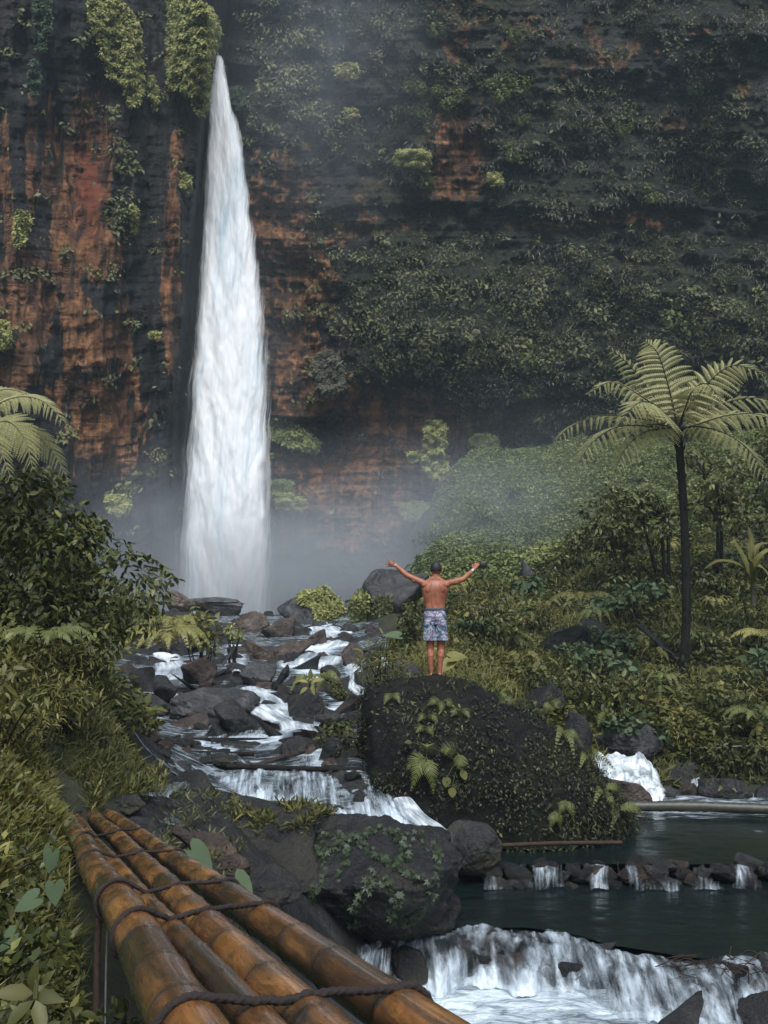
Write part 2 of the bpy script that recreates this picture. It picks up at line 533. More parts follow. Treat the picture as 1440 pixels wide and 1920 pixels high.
def mat_bamboo(name='weathered_bamboo', hue=0.0):
    b = NB(name)
    # uv.x around, uv.y along (metres); 'rnd' tone per internode; 'node' darkening ring of the real node scar
    n1 = b.noise(1.0, 8, .7, b.co((18, 4, 1), 'UV'), .5)
    fib = b.noise(1.0, 5, .75, b.co((170, 5, 1), 'UV'))
    blot = b.noise(1.0, 9, .75, b.co((9, 2.6, 1), 'UV', (4, 9, 0)), .7)
    r = b.attr('rnd')
    col = b.ramp(b.math('ADD', b.math('MULTIPLY', n1, .7), b.math('MULTIPLY', r, .3)),
                 [(.30, (.022 , .012, .006)), (.42, (.085, .036, .012)), (.54, (.23, .092, .022)), (.73, (.45, .21, .06))])
    col = b.mix(b.ramp(fib, [(.35, 0.0), (.7, .5)]), col, (.085, .035, .014))
    col = b.mix(b.ramp(blot, [(.46, 0.0), (.62, .92)]), col, (.022, .019, .013))
    col = b.mix(b.math('MULTIPLY', b.attr('near'), b.ramp(n1, [(.35, .2), (.55, .95)])), col, (.020, .015, .010))
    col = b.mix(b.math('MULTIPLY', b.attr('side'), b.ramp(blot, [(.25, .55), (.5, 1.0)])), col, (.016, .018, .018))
    col = b.mix(b.attr('node'), col, (.022, .014, .010))
    h = b.math('ADD', b.math('MULTIPLY', fib, .5), b.math('MULTIPLY', n1, .5))
    ro = b.ramp(n1, [(.3, .14), (.7, .38)])
    return b.done(b.bsdf(col, ro, b.bump(h, .35, .01), spec=.7, coat=.35))
M_bamboo = mat_bamboo()

def mat_skin():
    b = NB('tanned_skin')
    n = b.noise(6, 5, .6)
    col = b.ramp(n, [(.3, (.17, .058, .030)), (.7, (.36, .13, .068))])
    return b.done(b.bsdf(col, .5, b.bump(b.noise(25, 3), .12, .01), spec=.4, sss=.05))
M_skin = mat_skin()
def mat_shorts():
    b = NB('floral_swim_fabric')
    v = b.co()
    w = b.noise(9, 4, .6, v, 1.5)
    c = b.voro(15, None, 'F1', 'Color')
    sep = b.n('ShaderNodeSeparateColor'); b.link(c, sep.inputs[0])
    c2 = b.ramp(b.math('ADD', b.math('MULTIPLY', w, .75), b.math('MULTIPLY', sep.outputs[0], .25)),
                [(.34, (.025, .045, .075)), (.42, (.06, .11, .16)), (.47, (.26, .30, .36)), (.50, (.40, .43, .48)),
                 (.54, (.20, .10, .16)), (.58, (.05, .06, .13)), (.64, (.30, .34, .40)), (.72, (.04, .10, .14))])
    return b.done(b.bsdf(c2, .8, b.bump(b.noise(18, 4), .3, .02)))
M_shorts = mat_shorts()
M_waistband = mat_plain('grey_blue_waistband', (.045, .06, .075), .8)
M_hair = mat_plain('black_hair', (.010, .008, .008), .6, .5, .9, 60)
M_black = mat_plain('black_plastic', (.01, .01, .012), .35)
M_steel = mat_plain('watch_face', (.6, .62, .62), .3)
M_wrist = mat_plain('pale_wristband', (.6, .5, .46), .7)
# ================================================================== terrain
CT = """-400 2 1.6;-200 2 1.7;100 2.5 1.45;300 2 1.1;600 2 .2;900 3 -.8;1400 4 -.9;2000 5 -.9;2600 9 -.3
0 3.5 1.75;-150 3.5 1.9;150 4 1.3;300 4.5 1.1;450 5 .8;650 6 -.3
0 6 1.9;-150 6 2.1;130 5.6 1.5;260 6 1.3;350 6.5 1.2;450 7 1.05;60 7 1.75;150 8 1.3;550 8 .7;700 8 -.7
-300 8 2.6;0 9 2.3;100 9 1.85;200 9 1.45;200 10.5 2.05;100 10.5 2.25;270 10.3 1.35;330 10.3 1.15;330 9 1.05;260 8.5 1.2;430 9 1.1;560 10 .75
260 11 1.15;350 11 1.0;450 11.5 .9;600 12 .45;750 12 .1;830 12.5 -.1
-300 13 3;0 13 2.7;200 12.5 2.15;280 13 1.55;400 13.8 1.02;600 13.8 .98;720 13.8 .9
350 16 1.2;600 16 1.25;700 16 1.25
200 19 1.65;450 20 1.65;650 19 1.55;-200 20 3.6;0 20 2.8
300 24 2.0;450 24 2.1;620 24 2.05;680 23 2.0
100 26 2.6;-300 30 5;400 30 2.65;600 31 2.8;680 30 2.8;560 36 3.05
300 38 3.5;470 38 3.4;600 38 3.5;740 36 3.8
300 50 2.5;430 58 2;600 55 2.6;750 52 4;0 40 6;-200 48 9
900 8.5 -.9;1000 8.5 -.9;1400 8.5 -.9;1000 11 -.6;1400 11 -.6;800 10.5 -.6;900 12.6 -.2;1200 12.6 -.15;1440 12.6 -.15;1250 15 -.3;1440 15 -.3;1700 12 -.2;2200 12 .8
800 14 .2;1000 14 -.1;900 16 .8;800 17 1.5;750 19 1.7
1100 16.8 .1;1200 17 .05;1300 17 .05;1440 17 .05;1100 18.5 .9;1300 18.8 .95;1440 18.8 .9;1700 18 1.2
1000 20 1.55;1280 22 1.7;1440 22 1.6;850 20 2.0;900 24 2.6
1100 25 2.3;1000 30 3.8;1440 26 3.1;1250 28 3.9;800 28 3.2;880 36 4.8;1050 38 5.8;1250 38 7.2;1440 36 7.4
900 46 6.6;1050 48 8.5;1250 50 11;1440 48 11;850 54 10.2;850 46 6.9;1000 57 12.5;1150 57 13.5;1440 56 14;800 57 9.5;755 58 6.5
1900 25 4;1900 50 16;2400 60 20;-600 60 14;1200 64 15;0 70 8;700 66 8;600 62 5;420 68 3;1000 75 18;1700 75 20"""
_c = np.array([[float(k) for k in r.split()] for l in CT.split('\n') for r in l.split(';')])
_q = np.stack([_c[:, 0] / 350, 3.2 * np.log(_c[:, 1])], -1)
def _ker(A, B):
    d2 = ((A[:, None] - B[None]) ** 2).sum(-1)
    return np.sqrt(d2 + .08)
_n = len(_q)
_A = np.zeros((_n + 3, _n + 3))
_A[:_n, :_n] = _ker(_q, _q)
_A[:_n, _n] = 1; _A[:_n, _n + 1:] = _q
_A[_n, :_n] = 1; _A[_n + 1:, :_n] = _q.T
_w = np.linalg.solve(_A, np.concatenate([_c[:, 2], [0, 0, 0]]))

STREAM = np.array([  # Y, px left, px right
    (9.3, 520, 620), (10.5, 400, 760), (11.4, 300, 830), (12.5, 250, 860), (13.6, 300, 740), (15, 320, 720), (17, 230, 720), (20, 150, 720), (24, 220, 720),
    (28, 300, 710), (31, 330, 700), (36, 320, 700), (42, 250, 760), (50, 150, 800), (60, 100, 800)], float)

def stream_mask(px, Y):
    l = np.interp(Y, STREAM[:, 0], STREAM[:, 1])
    r = np.interp(Y, STREAM[:, 0], STREAM[:, 2])
    m = sstep(l - 25, l + 15, px) * sstep(r + 25, r - 15, px)
    return m * (Y > 9.3)

def H(X, Y, base=False):
    X = np.asarray(X, float); Y = np.asarray(Y, float)
    shp = X.shape
    X = X.ravel(); Y = Y.ravel()
    px = 720 + F * X / np.maximum(Y, .3)
    Q = np.stack([px / 350, 3.2 * np.log(np.maximum(Y, .3))], -1)
    out = np.empty(len(X))
    for i in range(0, len(X), 60000):
        q = Q[i:i + 60000]
        out[i:i + 60000] = _ker(q, _q) @ _w[:_n] + _w[_n] + q @ _w[_n + 1:]
    if base: return out.reshape(shp)
    P = np.stack([X, Y, X * 0], -1)
    sm = stream_mask(px, Y)
    amp = .035 + .008 * Y
    out = out + amp * fbm(P * (.9, .9, 1), 4, 11) * 1.1 + .025 * fbm(P * 6, 3, 5)
    out = out + sm * (.05 + .004 * Y) * (ridged(P * 1.4, 4, 3) - .5) * 2
    rk = sstep(225, 280, px) * sstep(640, 560, px) * sstep(5, 6, Y) * sstep(12, 11, Y)
    out = out + rk * ((ridged(P * 1.1 + 3, 4, 13) - .6) * .34 + .05 * fbm(P * 5, 3, 14))
    return out.reshape(shp)

PYL = -1
upx = np.concatenate([np.linspace(-1400, -120, 60), np.linspace(-110, 1550, 560), np.linspace(1560, 3200, 70)])
uY = np.exp(np.linspace(math.log(.7), math.log(80), 560))
_PX, _YY = np.meshgrid(upx, uY, indexing='ij')
_XX = (_PX - 720) / F * _YY
_ZZ = H(_XX, _YY)
_sl = sstep(36, 46, _YY) * sstep(700, 860, _PX + (_YY - 46) * -6)
ground_me = grid_mesh('ground', np.stack([_XX, _YY, _ZZ], -1), [M_ground], {'stream': np.maximum(stream_mask(_PX, _YY), sstep(235, 270, _PX) * sstep(5, 6, _YY) * sstep(12, 11, _YY)), 'slope': _sl}, uv=False, flip=False)
ground = to_obj('ground', ground_me, label='dark soil and rock ground of the ravine floor', cat='ground', kind='structure')

# ================================================================== cliff
CB = np.array([(-900, 40), (-500, 46), (-100, 52), (150, 55), (330, 59.5), (385, 61), (408, 63.5), (425, 70), (445, 66.5), (480, 64), (560, 63.5), (700, 64), (1000, 64),
               (1440, 59), (1900, 52), (2500, 42)], float)
def gauss(x, c, s): return np.exp(-((x - c) / s) ** 2)

def cliff_Y(px, py, detail=True):
    px = np.asarray(px, float); py = np.asarray(py, float)
    # edge between the two walls wanders a little with height
    shift = np.interp(py, [-200, 110, 400, 1000], [-6, 0, 28, 70])
    Y = np.interp(px + shift * gauss(px, 420, 120), CB[:, 0], CB[:, 1])
    S = Y / F
    P = np.stack([px * S, Y * 0, py * S], -1)   # metres on the face
    left = 1 - sstep(380, 440, px + shift)
    # vertical ribs and buttresses
    ribs = fbm(P * (.30, 1, .045), 4, 21)
    Y = Y - ribs * (4.2 * left + 1.6 * (1 - left)) - fbm(P * (.9, 1, .10), 4, 23) * 1.3 * (.4 + .6 * left)
    Y = Y - fbm(P * (.11, 1, .09), 3, 31) * 2.0
    # strata ledges, dipping to the right on the left wall
    q = P[..., 2] - P[..., 0] * .22 * left
    st = np.stack([P[..., 0] * .06, q * 0, q * .55], -1)
    s1 = vnoise(st, 41)
    Y = Y - (np.abs(s1) ** .7 * np.sign(s1)) * (.38 - .28 * left) * (.6 + .8 * fbm(P * .15, 2, 44))
    st2 = np.stack([P[..., 0] * .12, q * 0, q * 1.7], -1)
    Y = Y + (1 - np.abs(vnoise(st2, 43))) ** 4 * (.22 - .08 * left)
    # overhangs of the right wall
    yb = np.interp(px, [430, 505, 560, 650, 700, 800, 900, 1000, 1100], [765, 780, 785, 775, 705, 712, 725, 735, 745])
    win = sstep(440, 500, px) * sstep(1180, 980, px)
    under = sstep(yb - 4, yb + 10, py)
    Y = Y + win * under * (1.5 * np.exp(-np.maximum(py - yb, 0) / 45) + .5)
    Y = Y - win * gauss(py, yb - 40, 60) * .8
    # cave beside the orange block
    Y = Y + 2.8 * gauss(px, 628, 62) * gauss(py, 822, 40)
    Y = Y + .5 * gauss(px, 900, 190) * gauss(py, 760, 38)
    w2 = sstep(690, 760, px)
    Y = Y + w2 * 1.0 * sstep(388, 402, py + 14 * np.sin(px / 60.)) * np.exp(-np.maximum(py - 400, 0) / 70)
    Y = Y - sstep(600, 700, px) * sstep(1060, 950, px) * gauss(py, 590, 130) * 1.5
    Y = Y - gauss(px, 370, 45) * gauss(py, 60, 130) * 1.2 - sstep(290, 345, px + shift) * sstep(404, 384, px + shift) * 2.6
    # lower apron
    Y = Y - sstep(900, 1080, py) * sstep(500, 700, px) * 2.5
    if detail:
        Y = Y - fbm(P * np.where(left > .5, .75, .6)[..., None] * np.stack([np.ones_like(left), np.ones_like(left), np.where(left > .5, .25, .85)], -1), 4, 51) * 1.2
        r = ridged(P * (1.1, 1, .8), 4, 61)
        Y = Y - (r - .5) * (1.1 - .5 * left)
    return Y

cpx = np.concatenate([np.linspace(-900, -60, 60), np.linspace(-50, 1500, 560), np.linspace(1510, 2500, 60)])
cpy = np.concatenate([np.linspace(-420, -30, 50), np.linspace(-24, 1150, 430), np.linspace(1156, 1230, 10)])
CPX, CPY = np.meshgrid(cpx, cpy, indexing='ij')
CY = cliff_Y(CPX, CPY)
ORANGE = """165 340 42 150 1.0;105 420 14 160 .7;60 300 14 160 .6;135 560 20 160 .7;230 620 18 140 .6;20 480 16 120 .6;190 250 40 40 .5;190 480 55 70 .6;92 300 16 120 .55;40 545 60 90 .75;20 690 70 60 .6;150 610 40 90 .6;200 650 55 60 .55;320 560 17 130 .95;322 430 15 120 .75;330 300 12 60 .6
200 800 65 95 .75;130 740 60 40 .5;10 300 14 120 .4;60 610 50 50 .5;170 880 50 30 .4;310 640 20 30 .4;240 720 30 40 .4
545 560 48 240 .95;480 430 20 120 .8;610 520 30 90 .5;560 720 72 80 1.1;500 640 20 120 .8;650 740 45 50 .6;600 930 120 85 .75;720 860 90 100 .8;520 850 18 60 .6;790 790 80 60 .7;850 830 50 60 .5;950 780 80 30 .4;700 740 22 60 .5;620 990 130 50 .5;690 930 110 70 .7;560 900 60 40 .5;855 30 60 30 .45;1300 60 40 12 .4;990 60 60 20 .35;880 190 40 12 .4;1110 60 14 30 .5;1175 150 20 14 .5;1320 250 14 40 .4;640 430 60 25 .45;1000 425 60 10 .5
850 290 58 85 .9;750 355 95 22 .8;870 340 60 34 .7;855 60 30 50 .7;850 120 20 60 .4;848 210 22 28 .7;720 425 90 20 .6;1065 133 18 22 .8;1022 118 14 16 .7;1130 110 40 14 .5;1190 72 24 14 .5;1052 222 14 40 .5;1392 165 20 30 .5
1240 232 60 18 .4;1160 408 60 12 .5;1220 425 40 10 .45;960 100 22 20 .4;910 250 18 60 .4;660 560 30 90 .2;900 10 40 12 .5"""
om = np.zeros_like(CPX)
for r in [x for l in ORANGE.split('\n') for x in l.split(';')]:
    a, b_, c_, d_, e_ = map(float, r.split())
    om = np.maximum(om, e_ * np.exp(-(((CPX - a) / c_) ** 2 + ((CPY - b_) / d_) ** 2) ** 1.2))
_P = np.stack([CPX / 40, CPX * 0, CPY / 90], -1)
om = om * (1.15 + .9 * fbm(_P * 1.3, 4, 71)) + .10 * (CPX < 400) * (CPY > 150) * fbm(_P * (1, 1, .4), 3, 72)
_n2 = fbm(np.stack([CPX / 22, CPX * 0 + 5, CPY / 30], -1), 4, 75)
om = om + sstep(.12, .45, _n2) * (.55 * gauss(CPX, 900, 230) * gauss(CPY, 110, 160) + .35 * gauss(CPX, 1250, 200) * gauss(CPY, 150, 170) + .4 * gauss(CPX, 800, 300) * gauss(CPY, 410, 26) + .4 * gauss(CPX, 600, 90) * gauss(CPY, 350, 200))
om = np.clip(om * 1.2, 0, 1)
red = gauss(CPX, 168, 26) * gauss(CPY, 350, 90)
grey = (gauss(CPX, 360, 40) * gauss(CPY, 330, 220) * .7 + sstep(700, 900, CPX) * gauss(CPY, 150, 150) * .25) * (CPX < 1600)
# where plants cover the rock
def moss_mask(px, py):
    m = sstep(620, 760, px) * .55
    m = m + gauss(px, 850, 210) * gauss(py, 590, 120) * .6
    m = m + sstep(980, 1100, px) * sstep(430, 560, py) * .35
    m = m + gauss(px, 540, 90) * gauss(py, 150, 170) * .6
    m = m + gauss(px, 640, 120) * gauss(py, 420, 260) * .3 + gauss(px, 225, 22) * gauss(py, 360, 150) * .45
    m = m + gauss(px, 1000, 400) * gauss(py, 260, 120) * .15
    m = m - sstep(1000, 680, px) * sstep(690, 740, py) * .6
    m = m - gauss(px, 855, 60) * gauss(py, 300, 75) * .5 - sstep(950, 1100, px) * gauss(py, 110, 60) * .2
    m = m - gauss(px, 1200, 280) * gauss(py, 415, 26) * .3
    m = m + (px < 420) * (gauss(py, 0, 240) * .25 + .05)
    P = np.stack([px / 70, px * 0, py / 60], -1)
    return m + .35 * fbm(P, 4, 81)
mm = np.clip(moss_mask(CPX, CPY), 0, 1)
cliff_me = grid_mesh('cliff', W(CPX, CPY, CY), [M_cliff], {'orange': om, 'red': red, 'grey': grey, 'moss': mm}, uv=False, flip=True)
cliff = to_obj('cliff', cliff_me, label='towering dark rock cliff with orange stains and plants around the waterfall', cat='cliff', kind='structure')

def vis_hit(px, py, skip=0):
    o = Vector((0, 0, 3))
    d = Vector(W(px, py, 1.0) - CAM).normalized()
    ok, loc, nor, idx, ob, mt = scene.ray_cast(DG, o, d)
    if not ok: return None
    return np.array(loc), np.array(nor), ob

def ground_Y(px, py):
    Ys = np.exp(np.linspace(math.log(1.3), math.log(75), 900))
    P = W(px, py, Ys)
    h = H(P[:, 0], Ys)
    k = np.where(P[:, 2] <= h)[0]
    return float(Ys[k[0]]) if len(k) else 60.0
# ================================================================== the waterfall
def fall_sheet(name, rows, Yt, Yb, nu=70, nv=420, bulge=1.2, seed=0, widen=1.0, amul=1.0):
    rows = np.array(rows, float)
    ys = np.linspace(rows[0, 0], rows[-1, 0], nv)
    l = np.interp(ys, rows[:, 0], rows[:, 1]); r = np.interp(ys, rows[:, 0], rows[:, 2])
    c = (l + r) / 2; hw = (r - l) / 2 * widen
    u = np.linspace(-1, 1, nu)
    PXg = c[None] + u[:, None] * hw[None]
    PYg = np.broadcast_to(ys[None], PXg.shape)
    vv = (ys - ys[0]) / (ys[-1] - ys[0])
    Yg = Yt + (Yb - Yt) * np.sqrt(vv)[None] - bulge * np.sqrt(np.maximum(1 - u ** 2, 0))[:, None] * (hw / hw.max())[None]
    N = np.stack([PXg / 18, PXg * 0 + seed, PYg / 90 ], -1)
    n = fbm(N, 4, seed)
    Yg = Yg - n * .3
    PXg = PXg + fbm(np.stack([PXg * 0 + u[:, None] * 1.5, PXg * 0 + seed, PYg / 60], -1), 3, seed + 9) * 5 * np.abs(u)[:, None]
    P = W(PXg, PYg, Yg)
    e = (1 - np.abs(u) ** 3)[:, None] * np.ones(nv)[None]
    al = np.clip(e * 1.5, 0, 1.3) * amul * sstep(0, .01, vv)[None]
    UV = np.stack([np.broadcast_to(((u + 1) / 2)[:, None], PXg.shape) * (hw / hw.max())[None], np.broadcast_to(vv[None] ** .8, PXg.shape)], -1)
    me = grid_mesh(name, P, [M_fall], {'al': al}, uv=UV)
    return me
FR = [(100, 397, 414), (120, 394, 419), (180, 390, 431), (240, 389, 445), (300, 387, 461), (400, 382, 468), (500, 377, 483), (600, 370, 494), (700, 362, 500),
      (800, 353, 502), (900, 346, 503), (1000, 340, 503), (1100, 335, 508), (1180, 332, 512)]
wf = to_obj('waterfall', fall_sheet('waterfall', FR, 62.2, 57.5, seed=3), origin=W(425, 1170, 57), label='tall narrow white waterfall dropping from a cleft in the cliff', cat='waterfall')
me2 = fall_sheet('falling_spray', FR, 62.6, 58.4, seed=13, widen=1.14, amul=.55)
sp_o = to_obj('falling_spray', me2, parent=wf)

# ================================================================== pools
def plane_Y(px, py, z):
    d = W(px, py, 1.0) - CAM
    return (z - 3.0) / d[..., 2]

def pool(name, z, pxs, y_near, y_far, mat, foamfn, nv=120, label='', amp=.012, seed=0):
    """horizontal water surface between a near and a far edge given as Y at several px"""
    pxg = np.linspace(pxs[0], pxs[-1], 260)
    yn = np.interp(pxg, pxs, y_near); yf = np.interp(pxg, pxs, y_far)
    v = np.linspace(0, 1, nv)
    Yg = yn[:, None] + (yf - yn)[:, None] * v[None]
    Xg = (pxg[:, None] - 720) / F * Yg
    P = np.stack([Xg, Yg, Xg * 0 + z], -1)
    n = fbm(P * (3, 5, 1), 3, seed)
    P[..., 2] += n * amp
    qx, qy = PX(P)
    me = grid_mesh(name, P, [mat], {'foam': foamfn(qx, qy, P)}, uv=False)
    return to_obj(name, me, label=label, cat='water', kind='structure')

LIP = np.array([(560, 1835), (640, 1800), (690, 1764), (730, 1742), (775, 1735), (830, 1742), (900, 1740), (980, 1741), (1060, 1752), (1120, 1772), (1190, 1783), (1260, 1796), (1340, 1800), (1440, 1796), (1600, 1790), (2200, 1780)], float)
lipY = plane_Y(LIP[:, 0], LIP[:, 1], 0.0)
FARL = np.array([(560, 12.2), (860, 12.3), (1000, 12.3), (1440, 12.3), (2200, 12.4)])
def foam_low(qx, qy, P):
    f = np.zeros_like(qx)
    f = np.maximum(f, .62 * sstep(1665, 1628, qy + 8 * fbm(np.stack([qx / 30, qy * 0, qy / 12], -1), 3, 4)) )
    f = np.maximum(f, .55 * gauss(qx, 895, 60) * gauss(qy, 1640, 14))
    f = np.maximum(f, .36 * gauss(qx, 1330, 130) * gauss(qy, 1727, 7))
    f = np.maximum(f, .33 * gauss(qx, 1180, 110) * gauss(qy, 1715, 6))
    return f
pool('lower_pool', 0.0, LIP[:, 0], np.interp(LIP[:, 0], LIP[:, 0], lipY) + .02, np.interp(LIP[:, 0], FARL[:, 0], FARL[:, 1]), M_pool, foam_low, 150,
     'dark still pool between the two low stone weirs', seed=1)
def foam_up(qx, qy, P):
    f = .60 * sstep(1545, 1525, qy) * sstep(1130, 1220, qx) + .35 * gauss(qx, 1400, 80) * gauss(qy, 1560, 6)
    return f
UL = np.array([(820, 12.3), (1000, 12.22), (1440, 12.22), (2200, 12.3)])
pool('upper_pool', .2, UL[:, 0], UL[:, 1], UL[:, 1] * 0 + 17.6, M_pool, foam_up, 120, 'shallow dark pool behind the upper stone weir under the big boulder', seed=2)
def foam_bot(qx, qy, P):
    return .78 - .30 * sstep(1870, 1930, qy) * (.5 + .5 * fbm(np.stack([qx / 60, qy * 0, qy / 40], -1), 3, 8)) + .1 * gauss(qx, 900, 200)
pool('foaming_pool', -.36, LIP[:, 0], LIP[:, 0] * 0 + 5.5, lipY - .1, M_foam, foam_bot, 160, 'churning white water below the nearest weir', .05, 3)

# ================================================================== cascades
def cascade(name, top, bot, mat, label, nu=240, nv=40, lump=.12, seed=0, dens=0.0, group=None, arc=.5, kind='structure', dfn=None):
    """top / bot: world polylines; water leaves the lip level and falls in an arc, lumpy over hidden stones"""
    T = catmull(top, nu); B = catmull(bot, nu)
    v = np.linspace(0, 1, nv)
    hx = v[None, :, None]
    P = T[:, None] * (1 - hx) + B[:, None] * hx
    z = T[:, None, 2] + (B[:, None, 2] - T[:, None, 2]) * (v[None] ** (1 + arc))
    P[..., 2] = z
    n = fbm(np.stack([P[..., 0] * 3.2, P[..., 1] * 1.5, P[..., 2] * 1.6 + seed], -1), 4, seed)
    w = np.sin(np.clip(v * 1.05, 0, 1) * math.pi * .5)[None]
    P[..., 1] -= (n * lump + lump * .3) * w
    P[..., 2] += np.abs(n) * lump * .35 * w
    P[..., 1] -= .10 * lump * fbm(P * 14, 3, seed + 4)
    P[..., 2] += .15 * lump * fbm(P * 9, 3, seed + 6)
    UV = np.stack(np.meshgrid(np.linspace(0, 1, nu), v, indexing='ij'), -1)
    d = np.full(P.shape[:2], dens) + (.10 * (v ** 2))[None]
    if dfn is not None: d = d + dfn(*PX(P))
    me = grid_mesh(name, P, [mat], {'dens': d}, uv=UV)
    return to_obj(name, me, label=label, cat='cascade', kind=kind, group=group)

def ribbon(name, rows, mat, label, off=.12, dens=0.0, nu=24, nv=80, lump=.06, seed=0, cat='stream water'):
    """rapid lying on the stream bed: rows of (px left, px right, py, Y or None)"""
    R = []
    for r in rows:
        Yr = r[3] if len(r) > 3 and r[3] else ground_Y((r[0] + r[1]) / 2, r[2]) - off
        R.append((r[0], r[1], r[2], Yr))
    R = np.array(R, float)
    L = catmull(W(R[:, 0], R[:, 2], R[:, 3]), nv); Q = catmull(W(R[:, 1], R[:, 2], R[:, 3]), nv)
    u = np.linspace(0, 1, nu)
    P = L[None] * (1 - u[:, None, None]) + Q[None] * u[:, None, None]
    wdt = np.linalg.norm(L - Q, axis=1).mean()
    n = fbm(P * (2.5, 2.5, 1.5) + seed, 4, seed)
    edge = (1 - (2 * u - 1) ** 4)[:, None]
    P[..., 2] += n * lump + edge * lump * .8 - lump * .5
    UV = np.stack(np.meshgrid(u, np.linspace(0, 1, nv), indexing='ij'), -1)
    me = grid_mesh(name, P, [mat], {'dens': np.full(P.shape[:2], dens)}, uv=UV)
    return to_obj(name, me, label=label, cat=cat, kind='structure')
# ================================================================== rocks
bpy.context.view_layer.update()
DG = bpy.context.evaluated_depsgraph_get()
_ico = {}
def ico(k):
    if k not in _ico:
        bm = bmesh.new()
        bmesh.ops.create_icosphere(bm, subdivisions=k, radius=1)
        V = np.array([v.co[:] for v in bm.verts]); Fc = [tuple(v.index for v in f.verts) for f in bm.faces]
        bm.free(); _ico[k] = (V, Fc)
    return _ico[k]

def rock_shape(seed, k=5, facets=14, sharp=14, rough=.10, fine=.03, angular=1.0):
    V, Fc = ico(k)
    r = np.random.default_rng(seed)
    N = nrm(r.normal(size=(facets, 3)) * (1, 1, .9))
    hgt = r.uniform(.62, 1.0, facets)
    d = np.maximum(V @ N.T, 1e-3) / hgt[None]
    R = (d ** sharp).sum(1) ** (-1.0 / sharp)
    R = 1 * (1 - angular) + R * angular
    R = R * (1 + rough * fbm(V * 1.6 + seed, 4, seed) + fine * (ridged(V * 5 + seed, 3, seed) - .6))
    P = V * R[:, None]
    P -= (P.max(0) + P.min(0)) / 2
    P /= (P.max(0) - P.min(0)) / 2
    return P, Fc

def rock_mesh(name, P, Fc, mat):
    L = np.array(Fc).ravel()
    return raw_mesh(name, P, L, np.arange(len(Fc)) * 3, [mat])

def rock(label, cx, cy, w, h, mat=None, seed=0, Y=None, deep=.9, tint=1.0, k=5, facets=14, rough=.10, sink=.22, name='rock', cat='rock', group=None, sharp=11, tilt=0, angular=.74):
    """a stone whose visible outline is about w by h photo pixels round (cx, cy), standing on the ground there"""
    if Y is None: Y = ground_Y(cx, cy + h * .42) + .0
    s = Y / F
    hh = h * (1 + sink)
    P, Fc = rock_shape(seed or int(cx * 7 + cy), k, facets, sharp, rough, angular=angular)
    if tilt:
        c, s_ = math.cos(tilt), math.sin(tilt)
        P = np.stack([P[:, 0] * c - P[:, 2] * s_, P[:, 1], P[:, 0] * s_ + P[:, 2] * c], -1)
        P /= (P.max(0) - P.min(0)) / 2
    R = np.array([w / 2 * s, (w * .5 + h * .4) / 2 * s * deep * 1.3, hh / 2 * s])
    c = W(cx, cy - h / 2 + hh / 2, Y + 0)
    V = P * R + c
    me = rock_mesh(name, V, Fc, mat or M_rock)
    o = to_obj(name, me, origin=(c[0], c[1], c[2] - R[2]), label=label, cat=cat, group=group)
    o.color = (tint, tint, tint, 1)
    return o

def lump(label, prof, mat, y_front, y_top, y_back, base_front, name='boulder', nu=150, nv=110, pe=.6, noise=.16, fine=.05, seed=1, cat='boulder', left_round=.12, right_round=.3, tint=1.0):
    """big boulder from the crest it shows: prof = [(px, py of crest)], base_front = [(px, py)] of the waterline in front"""
    prof = np.array(prof, float); bf = np.array(base_front, float)
    pxs = np.linspace(prof[0, 0], prof[-1, 0], nu)
    top = np.interp(pxs, prof[:, 0], prof[:, 1]); bot = np.interp(pxs, bf[:, 0], bf[:, 1])
    u = np.linspace(0, 1, nu)
    yf = np.interp(u, np.linspace(0, 1, len(y_front)), y_front); yt = np.interp(u, np.linspace(0, 1, len(y_top)), y_top); yb = np.interp(u, np.linspace(0, 1, len(y_back)), y_back)
    T = W(pxs, top, yt); B = W(pxs, bot, yf)
    X = T[:, 0]
    # close the ends
    end = np.minimum(sstep(0, left_round, u), sstep(1, 1 - right_round, u)) ** .5
    th = np.linspace(0, 1, nv) * math.pi
    cs, sn = -np.cos(th), np.sin(th)
    cs = np.sign(cs) * np.abs(cs) ** pe; sn = sn ** pe
    Ym = yt
    hd_f = (yt - yf) * (.15 + .85 * end); hd_b = (yb - yt) * (.15 + .85 * end)
    Yg = Ym[:, None] + np.where(cs[None] < 0, cs[None] * hd_f[:, None], cs[None] * hd_b[:, None])
    zb = B[:, 2] - .15
    zt = T[:, 2]
    Zg = zb[:, None] + (zt - zb)[:, None] * sn[None]
    # x so that the outline stays put for the crest, true width elsewhere
    Xg = np.broadcast_to(X[:, None], Yg.shape).copy()
    xm = X.mean()
    P = np.stack([Xg, Yg, Zg], -1)
    n = fbm(P * 1.1 + seed, 4, seed) * noise + (ridged(P * 2.6 + seed, 4, seed + 3) - .55) * noise * .7 + fbm(P * 9, 3, seed + 5) * fine * .6
    D = np.stack([np.zeros_like(cs)[None] + (u[:, None] - .5) * .6, np.broadcast_to(cs[None], Yg.shape), np.broadcast_to(sn[None], Yg.shape) * .8], -1)
    P = P + nrm(D) * n[..., None]
    acc = Acc()
    acc.add_grid(P)
    for e in (0, -1):
        ring = P[e]; c = ring.mean(0)
        V = np.vstack([ring, c]); m = len(ring)
        fs = [(i + 1, i, m) if e == 0 else (i, i + 1, m) for i in range(m - 1)]
        acc.add(V, fs)
    me = acc.mesh(name, [mat])
    c = P.reshape(-1, 3)
    o = to_obj(name, me, origin=(c[:, 0].mean(), c[:, 1].mean(), c[:, 2].min()), label=label, cat=cat)
    o.color = (tint, tint, tint, 1)
    return o, P

